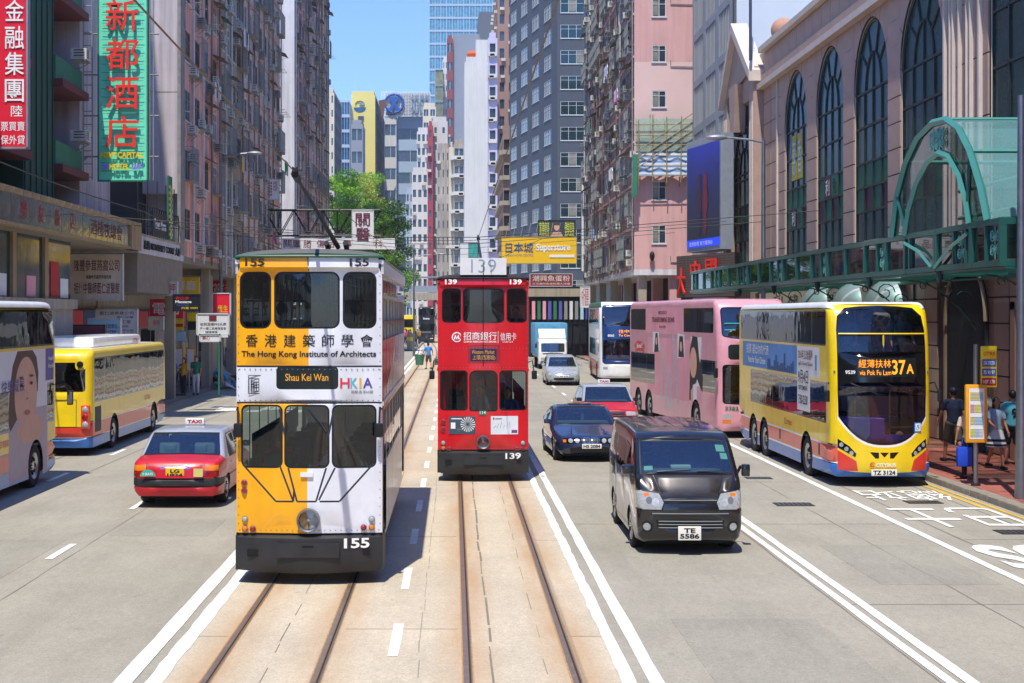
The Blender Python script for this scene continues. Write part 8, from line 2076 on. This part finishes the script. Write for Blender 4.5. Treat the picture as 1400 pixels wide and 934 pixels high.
b.prism([(cxr - 1.5, czr + 1.5), (cxr + 1.5, czr + 1.5), (cxr + .35, czr), (cxr + 1.5, czr - 1.5), (cxr + .5, czr - 1.9), (cxr, czr - .6), (cxr - .5, czr - 1.9), (cxr - 1.5, czr - 1.5), (cxr - .35, czr)], 'y', -.7, -.3, 'ring_blue'); b.build('ring_emblem', rs)
text('SOGO', (Wf, -.4, Hf * .1), (1, 0, 0), (0, 0, 1), 4.4, Hf * .78, mat('letter_grey', '7f98aa', .5), rs, bold=.03, depth=.1)
tower(B, 'tall blue glass skyscraper rising out of the top of the picture', 587, 681, -60, 520, 40, 'city_blue', 12, 4.6, .88, .85, 'curtain_glass', scols=6, sww=.88, side='city_blue')
tower(B, 'dark grey square topped tower beside the glass skyscraper', 654, 690, 20, 420, 20, 'city_dark', 1, blank=True, sblank=True)
tower(B, 'grey tower with a maroon banded strip left of the white slab', 619, 657, 52, 330, 18, 'city_grey', 1, blank=True, sblank=True)
tower(B, 'maroon banded window strip on the edge of the grey tower', 611, 619.5, 53, 329, 10, 'city_rust', 1, 4.2, .8, .45, scols=1, sww=.9)
tower(B, 'gold and blue glass tower squeezed beside the grey tower', 595, 606, 100, 360, 30, 'city_grey', 2, 4, .9, .9, 'curtain_gold', scols=3, sww=.9)
tower(B, 'thin pale tower right of the gold glass tower', 605, 612, 82, 365, 20, 'city_white', 2, ww=.3, scols=3)
r, W, H = tower('tenement_building', 'tall white slab with one lilac strip of windows near the centre', 635, 667, 85, 232, 16, 'city_white', 1, blank=True, sblank=True)
tower('tenement_building', 'lilac window strip block attached to the white slab', 667, 680, 52, 232.3, 14, 'city_lilac', 1, 3.45, .6, .45, scols=2, balc='city_white', ac=.6)
b = MB(); b.sphere((1.4, 2, H + 1.6), .9, mat('umbrella_orange', 'e85a1c', .7), 10, (1.2, 1, .6)); b.build('roof_umbrella', r)
b = MB(); b.box(1.8, W - .02, .27, 8, H + .004, H + 3.6, 'city_white'); b.build('penthouse', r)
tower('tenement_building', 'tall cream upper block of the stepped apartments', 578, 596, 146, 322, 12, 'city_cream', 2, 2.9, .7, .5, scols=4, ac=.3)
tower('tenement_building', 'stepped cream apartment block left of the red striped one', 570, 588, 180, 308, 20, 'city_white', 3, 2.9, .6, .5, scols=8, sww=.5, ac=.4)
tower('tenement_building', 'white apartment block with bay windows at the bend', 563, 585, 235, 285, 40, 'city_white', 3, 2.9, .6, .5, scols=9, sww=.5, ac=.5)
tower('tenement_building', 'pale blue apartment block at the far left of the bend', 555, 565, 262, 300, 40, 'city_blue', 2, 2.9, .5, .5, scols=8, ac=.5)
tower('tenement_building', 'white apartment block above the weathered one, dark edged roof', 590, 612, 166, 268, 22, 'city_white', 2, 3.1, .3, .35, scols=5, ac=.2)
tower('tenement_building', 'narrow red painted strip building beside the stepped apartments', 584.5, 592, 172, 266, 14, 'city_red', 1, 2.9, .4, .4, scols=5, ac=.5)
tower('tenement_building', 'weathered grey apartment block with narrow slit windows', 597, 615, 203, 250, 12, 'city_weather', 3, 2.9, .25, .45, scols=4, ac=.2)
tower('tenement_building', 'blank cream stair shaft between the two weathered blocks', 614, 620.5, 201, 249, 9, 'city_cream', 1, blank=True, sblank=True)
tower('tenement_building', 'weathered apartment block with white balconies beside the white slab', 620, 635, 197, 246, 10, 'city_weather', 1, 3.0, .8, .45, scols=3, balc='city_white', ac=.9)
tower('tenement_building', 'tall brown and pink apartment tower behind the slate tower', 680, 705, -30, 250, 30, 'city_brown', 2, 2.9, .5, .55, scols=8, sww=.6, side='city_brown', ac=.7)
tower('car_park_building', 'brown building with ribbon openings and concrete beams at the bend', 688, 706, 182, 196, 26, 'city_brown', 1, 3.4, .9, .45, 'void', scols=6, sww=.85, balc='concrete')
tower('tenement_building', 'grey block closing the street under the footbridge', 540, 600, 330, 420, 20, 'city_weather', 12, 2.9, .5, .5, ac=.4)
tower('tenement_building', 'pale block behind the red tram at street level', 600, 690, 330, 300, 20, 'city_white', 14, 2.9, .5, .5, ac=.4)
# small far signs
hang_sign('teal and white billboard behind the red tram roof board', 629, 654, 332, 353, 190, 'sign_white', 'trim_black', [])
hang_sign('teal half of the billboard above tram 139', 641, 653, 333, 352, 189.8, mat('sign_teal', '2fa89c', .5, var=.3, scale=1), 'trim_black', [])
# footbridge over the road in the distance
fb = thing('footbridge', 'grey footbridge crossing the road above the black tram', 'footbridge', (wx(540, 235), 235, 0)); Wb = 40
b = MB(); b.box(0, Wb, 0, 3.5, 6.0, 7.2, 'concrete'); b.box(0, Wb, .05, .15, 7.25, 8.3, 'city_grey'); b.build('deck', fb)
for x in (1, 7.5, 30): b = MB(); b.lathe([(.5, 0), (.5, 6)], (x, 1.7, 0), m='concrete', n=14); b.build('pier', fb)
b = MB(); b.box(0, Wb, -.1, 3.6, 9.6, 9.8, 'city_grey'); [b.box(x, x + .1, .1, .2, 8.3, 9.6, 'city_grey') for x in np.arange(0, Wb, 2)]; b.build('roof', fb)
# street walls behind the camera, seen only in reflections
for i, (x0, x1, y0, y1, h, m_) in enumerate(((-26, -13.5, -120, 31, 13, 'shop_grey'), (14.5, 30, -120, 26.8, 22, 'granite_pink'))):
    b = MB(); b.box(x0, x1, y0, y1, .1, h, m_, skip='b')
    for j in range(8):
        for k in range(24): y = y0 + 2 + k * 6; xx = x1 if x0 < 0 else x0; s_ = 1 if x0 < 0 else -1; y < y1 - 4 and b.box(xx, xx + s_ * .05, y, y + 3.5, 2 + j * 3, 3.8 + j * 3, 'pane_dark') if 3.8 + j * 3 < h else None
    struct(b.build('street_wall'))
# ================================================================== PEOPLE
kb_ = .13
def ph(px, py): Y = F * (CAMZ - kb_) / (py - CY); return (wx(px, Y), Y, kb_)
person(ph(1303, 632), PI + .1, 'person in a dark blue T-shirt, cap and camouflage shorts walking away behind the bus stop', shirt='1f2c4a', trousers='55564a', shorts=True, cap='1c2440', hair='short', H=1.78, stride=.28, arms=((-.2, .2), (.3, .2)), sleeve='short')
person(ph(1325, 655), PI, 'person in a cream shirt and dark trousers behind the bus stop, holding a blue bag', shirt='cfc0ac', trousers='22242a', H=1.6, stride=.06, arms=((.1, .12), (-.05, .3)))
person(ph(1362, 641), .15, 'person in a light blue blouse and black and white striped skirt', shirt='9ab8cc', trousers='2a2c30', skirt='e0e4e4', stripes='1c2024', hair='long', woman=True, H=1.62, stride=.16, arms=((.25, .15), (.1, .15)), elbow=(1.0, .4))
person(ph(1384, 636), PI, 'person seen from behind in a turquoise sports shirt with a black 9', shirt='5cc0d0', trousers='16181c', shorts=True, H=1.74, stride=.14, arms=((.3, .25), (.2, .25)), elbow=(.9, .5))
a = ph(1384, 636); t = text('9', (a[0] - .075, a[1] - .155, 1.28), (1, 0, 0), (0, 0, 1), .15, .24, 'ink', bpy.data.objects['person'], bold=.03); t.parent = [o for o in bpy.data.objects if o.get('label', '').endswith('black 9')][0]; t.rotation_euler = (0, 0, PI); t.matrix_parent_inverse = Matrix()
for v in t.data.vertices: pass
_q = t.parent; t.data.transform(Matrix.Translation((-a[0], -a[1], 0))); t.data.transform(Matrix.Translation((0, 0, -kb_))); t.rotation_euler = (0, 0, -PI)
person(ph(1378, 618), .1, 'long haired person in black walking behind the turquoise shirt', shirt='2a2428', trousers='2c2c34', hair='long', woman=True, H=1.62, stride=.1)
person(ph(1343, 622), .0, 'person in a pale grey shirt walking towards the camera behind the pole', shirt='b8c4c0', trousers='2c3444', H=1.72, stride=.2)
bg = thing('shopping_bag', 'bright blue shopping bag hanging from the hand beside the bus stop pole', 'bag', (ph(1315, 655)[0], ph(1325, 655)[1] - .15, .42)); b = MB(); b.bbox(-.17, .17, -.07, .07, 0, .44, mat('bag_blue', '1c4fd0', .45, var=.1), .05); b.build('bag_body', bg); b = MB(); b.tube([(-.08, 0, .42), (-.03, 0, .62), (.03, 0, .62), (.08, 0, .42)], .012, 'bag_blue', 5); b.build('handle', bg)
L = [(238, 541, PI * .6, 'person in a bright blue T-shirt at the left bus stop, hand at the chin', dict(shirt='2f6fc0', trousers='4a4c66', H=1.72, elbow=(1.6, .2), arms=((.5, .1), (.0, .1)))),
     (251, 541, -.4, 'person in a yellow T-shirt with a strap across, at the left bus stop', dict(shirt='d8a81c', trousers='24262c', H=1.64)),
     (268, 540, 0, 'person in a green polo shirt and white trousers at the left bus stop', dict(shirt='1f7a5c', trousers='d0d0d0', H=1.70, hair='short')),
     (256, 533, .3, 'person with short hair standing behind the yellow T-shirt', dict(shirt='6a5a60', trousers='3a4a6a', H=1.68)),
     (232, 536, PI * .8, 'person in dark clothes with a shoulder bag beside the single decker', dict(shirt='26262e', trousers='1c1c22', H=1.62, hair='long', woman=True)),
     (226, 531, PI, 'person in a black jacket at the door of the single decker', dict(shirt='1c1e28', trousers='22222a', H=1.7, sleeve='long'))]
for px, py, rz, lab, k in L: person(ph(px, py), rz, lab, detail=False, stride=.05, group=None, **k)
Y = 100.0; pc = person((wx(586, Y), Y, 0), PI + .4, 'person in a blue shirt carrying buckets across the tram tracks', shirt='3f88d0', trousers='5a5248', shorts=True, H=1.75, stride=.2, arms=((.1, .5), (.1, .5)), detail=False, lean=.1)
for dx, c, s_, lab in ((-.62, '3f7a5c', .34, 'large green bucket carried by the person on the tracks'), (.58, '3f6a80', .2, 'small blue grey bucket carried by the person on the tracks')):
    bk = thing('bucket', lab, 'bucket', (wx(586, Y) + dx, Y - .1, .3)); b = MB(); b.lathe([(0, 0), (s_ * .75, 0), (s_, s_ * 2.1), (s_ * .92, s_ * 2.1), (s_ * .7, .04)], m=mat('bucket_' + c, c, .5), n=18); b.build('tub', bk); b = MB(); b.tube([(-s_, 0, s_ * 2), (0, 0, s_ * 2 + .15), (s_, 0, s_ * 2)], .014, 'ink', 5); b.build('handle', bk)
rr = random.Random(17); cols = ('c83a3a', '1a1c24', 'e0e0e0', '3a5a9c', '4a4a50', '7a8a3a', 'a8acb4', 'd8782a', '2a8a4a', '6a4632')
for i, (px, Y) in enumerate(((556, 172), (559, 168), (562, 176), (566, 160), (568, 158), (571, 178), (554, 180), (574, 182), (561, 186), (567, 190))):
    c = cols[i]; person((wx(px, Y), Y, .15), rr.uniform(0, 6), 'person in a %s shirt in the small crowd on the far tram stop island' % ('red', 'black', 'white', 'blue', 'dark grey', 'olive', 'pale grey', 'orange', 'green', 'brown')[i], shirt=c, trousers='24262c', H=rr.uniform(1.6, 1.78), detail=False, group='people on the far tram stop island', hair=rr.choice(('short', 'long')))
isl = MB(); isl.box(wx(545, 165), wx(574, 165), 150, 200, 0, .15, 'kerb_stone_grey'); struct(isl.build('tram_stop_island'))
bl = thing('bollard', 'white topped traffic bollard at the near end of the tram stop island', 'bollard', (wx(561, 150), 150, .1)); b = MB(); b.lathe([(.35, 0), (.35, 1.5), (.2, 1.75), (0, 1.8)], m='concrete', n=16); b.lathe([(.36, .9), (.36, 1.3)], m='bus_yellow', n=16); b.build('post', bl)
yb = thing('minibus', 'far yellow bus beyond the crowd on the tram stop island', 'bus', (wx(553, 215), 215, 0)); b = MB(); b.bbox(-1.6, 1.6, 0, 8, .4, 3.6, 'bus_yellow', .2); b.build('body', yb); b = MB(); b.box(-1.4, 1.4, -.03, .0, 1.8, 3.0, 'dark_glass'); b.build('windscreen', yb); [wheel(yb, x, y, .45, .25, 'bus') for x in (-1.5, 1.5) for y in (1.5, 6)]
# rubbish heap at the kerb
rb = random.Random(9); hp = thing('rubbish_heap', 'heap of flattened cardboard and plastic sheets on the left pavement', 'rubbish heap', (wx(302, 75), 75, .13))
for i in range(70):
    x, y = rb.gauss(0, .6), rb.gauss(0, 1.4); b = MB(); s = rb.uniform(.12, .4); b.bbox(-s, s, -s * .6, s * .6, 0, s * rb.uniform(.06, .5), rb.choice(('shop_grey', 'bark', 'concrete', 'interior_light', 'awning_grey', 'sign_white', 'brown_wall', 'canvas_blue', 'void')), .02); o = b.build('rubbish', hp, (x, y, max(0, 1.0 - abs(x) * .7 - abs(y) * .3) * rb.random())); o.rotation_euler = (rb.uniform(-1.1, 1.1), rb.uniform(-1.1, 1.1), rb.uniform(0, 6))
for i, (px, Y, rz, lab, c, t) in enumerate(((277, 84, 0, 'person in a white shirt walking under the overhang beyond the rubbish heap', 'dcdcdc', '2c3038'), (284, 90, 3, 'person in a pink top walking away beyond the rubbish heap', 'c87a90', '3c4a6a'), (244, 72, .5, 'person in a grey shirt standing by the left bus stop poles', '8c9098', '26282e'), (262, 74, 2, 'person in a red shirt looking at the shop behind the left bus stop', 'b83030', '30343c'), (313, 96, 0, 'person in an orange shirt far down the left pavement', 'd8843a', '2c3038'))):
    person((wx(px, Y), Y, kb_), rz, lab, shirt=c, trousers=t, detail=False, hair='long' if i % 2 else 'short')
# ================================================================== STREET FURNITURE
def bus_stop(px, py, label):
    x, Y, z = ph(px, py); e = thing('bus_stop', label, 'bus stop', (x, Y, z)); return e, Y
e, Y = bus_stop(1334, 664, 'bus stop pole with route plates and a yellow framed timetable on the red pavement')
b = MB(); b.tube([(0, 0, 0), (0, 0, 3.02)], .05, 'steel', 12); b.lathe([(.1, 0), (.1, .04), (.055, .06)], m='dark_metal', n=14); b.build('pole', e)
b = MB(); b.bbox(.1, .44, -.04, .04, 2.1, 2.98, 'bus_yellow', .02); b.build('flag', e)
for i, (s, c, ink) in enumerate((('CITYBUS', 'bus_yellow', 'ink_red'), ('37A 37B 37X', 'side_blue', 'ink_white'), ('75 90 97', 'side_blue', 'ink_white'), ('107 170', 'ink_red', 'ink_white'))):
    b = MB(); z = 2.82 - i * .2; b.box(.12, .42, -.046, -.04, z - .08, z + .08, c); b.build('route_plate', e); text(s, (.15, -.05, z - .04), (1, 0, 0), (0, 0, 1), .24, .08, ink, e)
b = MB(); b.bbox(-.24, .22, -.09, .02, .92, 2.16, mat('frame_orange', 'e8a21c', .4), .03); b.build('timetable_case', e); b = MB(); b.box(-.17, .15, -.095, -.09, 1.0, 2.08, 'ad_white'); b.build('timetable', e)
rr = random.Random(6)
for k in range(4):
    b = MB()
    for j in range(3): b.box(-.15 + j * .1, -.07 + j * .1, -.098, -.095, 1.04 + k * .26, 1.22 + k * .26, rr.choice(('sign_skyblue', 'ad_pink', 'pale_yellow', 'sign_white', 'poster_lime')))
    for j in range(6): b.box(-.15, .12, -.1, -.098, 1.05 + k * .26 + j * .03, 1.057 + k * .26 + j * .03, 'grey_plastic')
    b.build('timetable_print', e, kind='stuff')
def lamp_post(label, x, y, H, ax, r=.09, head='frame_alu', name='street_lamp', z=.13):
    e = thing(name, label, 'street lamp', (x, y, z)); b = MB(); b.tube([(0, 0, 0), (0, 0, 1.2), (0, 0, H)], [r * 1.4, r * 1.1, r * .7], 'steel', 12); b.build('pole', e)
    if ax:
        b = MB(); b.tube([(0, 0, H - .1), (ax * .3, 0, H), (ax, 0, H + .1)], .04, 'steel', 8); b.build('arm', e); b = MB(); b.sphere((ax * 1.12, 0, H + .08), .3, head, 14, (1.3, .6, .35)); b.build('lamp_head', e)
    return e
lamp_post('tall grey lamp post with stickers at the right picture edge', 11.25, 29.0, 8.0, 0, .09)
lamp_post('slim grey street lamp in front of the mall arches with its arm over the road', 11.1, 52.4, 9.9, -1.5)
lamp_post('grey street lamp on the left in front of the soot grey tenement', -11.6, 73, 11.6, 1.5)
fp = thing('flagpole', 'blue grey flagpole standing against the mall pediment', 'flagpole', (13.6, 67.0, 15.4)); b = MB(); b.tube([(0, 0, 0), (0, 0, 9)], .07, 'sign_slate', 10); b.lathe([(.2, 5.2), (.2, 5.35)], m='sign_slate', n=12); b.build('pole', fp)
lamp_post('grey traffic pole rising beside the far black tram', wx(566, 130), 130, 9.0, 2.2, z=0)
# left bus stop cluster
e = thing('bus_stop', 'left bus stop with coloured route plates over the waiting people', 'bus stop', (wx(248, 69), 69, .13)); b = MB()
for x in (0, .35, .75): b.tube([(x, 0, 0), (x, 0, 4.2 if x else 3.9)], .045, 'steel', 8)
b.build('pole', e)
b = MB(); b.box(-.28, .12, -.06, 0, 2.9, 4.2, 'bus_yellow'); b.build('flag', e)
for i, c in enumerate(('ink_red', 'sign_green', 'sign_green', 'bus_yellow', 'ink_red')): b = MB(); b.box(-.24, .08, -.08, -.06, 3.85 - i * .2, 4.0 - i * .2, c); b.build('route_plate', e)
for x, z, c in ((-.05, 2.4, 'sign_skyblue'), (.5, 3.3, 'bus_yellow'), (.5, 2.9, 'sign_black')): b = MB(); b.box(x - .2, x + .25, -.07, -.02, z, z + .42, c); b.build('plate', e)
for x, c in ((-.1, 'frame_orange'), (.45, 'frame_orange')): b = MB(); b.bbox(x - .22, x + .22, -.1, .0, .9, 2.1, c, .02); b.box(x - .15, x + .15, -.11, -.1, 1.0, 2.0, 'ad_white'); b.build('timetable_case', e)
ns = thing('traffic_sign', 'red no entry disc and yellow blue no stopping plate beside the rubbish heap', 'traffic sign', (wx(325 - 3, 66) - .75, 66, .13)); b = MB(); b.tube([(0, 0, 0), (0, 0, 3.9)], .04, 'sign_green', 8); b.build('pole', ns); b = MB(); b.box(-.42, .42, -.06, -.02, 3.1, 3.6, 'bus_yellow'); b.box(-.42, .42, -.06, -.02, 2.6, 3.1, 'sign_white'); b.build('plate', ns); b = MB(); b.lathe([(0, -.09), (.2, -.09), (.2, -.06)], (0, 0, 3.35), 'y', 'sign_navy', 18); b.lathe([(.14, -.1), (.2, -.1)], (0, 0, 3.35), 'y', 'ink_red', 18); b.build('disc', ns)
# overhead wires
def wire(label, pts, r=.012, sag=.0, m='ink'):
    b = MB(); P_ = []
    for a, c in zip(pts[:-1], pts[1:]):
        a, c = Vector(a), Vector(c); n = 10
        for i in range(n): t = i / n; P_.append(a + (c - a) * t - Vector((0, 0, sag * 4 * t * (1 - t))))
    P_.append(Vector(pts[-1])); b.tube(P_, r, m, 5); o = b.build('overhead_wire'); o['label'] = label; o['category'] = 'wire'; return o
mat('copper', '7d6a5c', .5, .5)
wire('overhead contact wire above the left hand track', [(-1.99, 1, 5.95), (-1.99, 18.35, 5.58), (-1.99, 40, 5.75), (-1.99, 80, 5.8), (-2.2, 130, 5.8)], .008, .02, 'copper')
wire('overhead contact wire above the right hand track', [(.72, 1, 5.95), (.72, 42.5, 6.0), (.72, 80, 5.95), (.5, 130, 5.9)], .008, .0, 'copper')
for lab, y, z, a, c in (('span wire crossing the road in front of the red tram roof', 52.4, 6.5, -12, 11.1), ('span wire crossing the road above the pink bus', 74, 7.3, -12, 11.2), ('span wire crossing the road near the yellow sign', 96, 7.9, -12, 11), ('second thin span wire near the mall canopy', 60, 7.0, -12, 11.2), ('span wire from the left podium in front of the canopy', 44, 6.3, -11.6, 11)):
    wire(lab, [(a, y, z + .5), (-2, y, z - .2), (.7, y, z - .2), (c, y, z + .6)], .012)
wire('cable running along the bronze canopy on the left', [(-11.2, 34, 7.6), (-11.2, 53, 7.5), (-11.2, 63, 7.4)], .02, .1)
wire('cable slanting up over the far red wire hanger', [(.72, 80, 6), (4.5, 74, 7.6)], .012)
# ================================================================== HAZE
hz = MB(); hz.box(-905, 905, -65, 3005, -2.4, 142, 'white_paint'); hm = bpy.data.materials.new('haze_air'); hm.use_nodes = True; nt = hm.node_tree; nt.nodes.clear()
pv = nt.nodes.new('ShaderNodeVolumePrincipled'); pv.inputs['Color'].default_value = (.86, .92, 1, 1); pv.inputs['Density'].default_value = .0003; pv.inputs['Anisotropy'].default_value = .2; om = nt.nodes.new('ShaderNodeOutputMaterial'); nt.links.new(pv.outputs[0], om.inputs['Volume'])
o = hz.build('haze'); o.data.materials.clear(); o.data.materials.append(hm); o['kind'] = 'stuff'
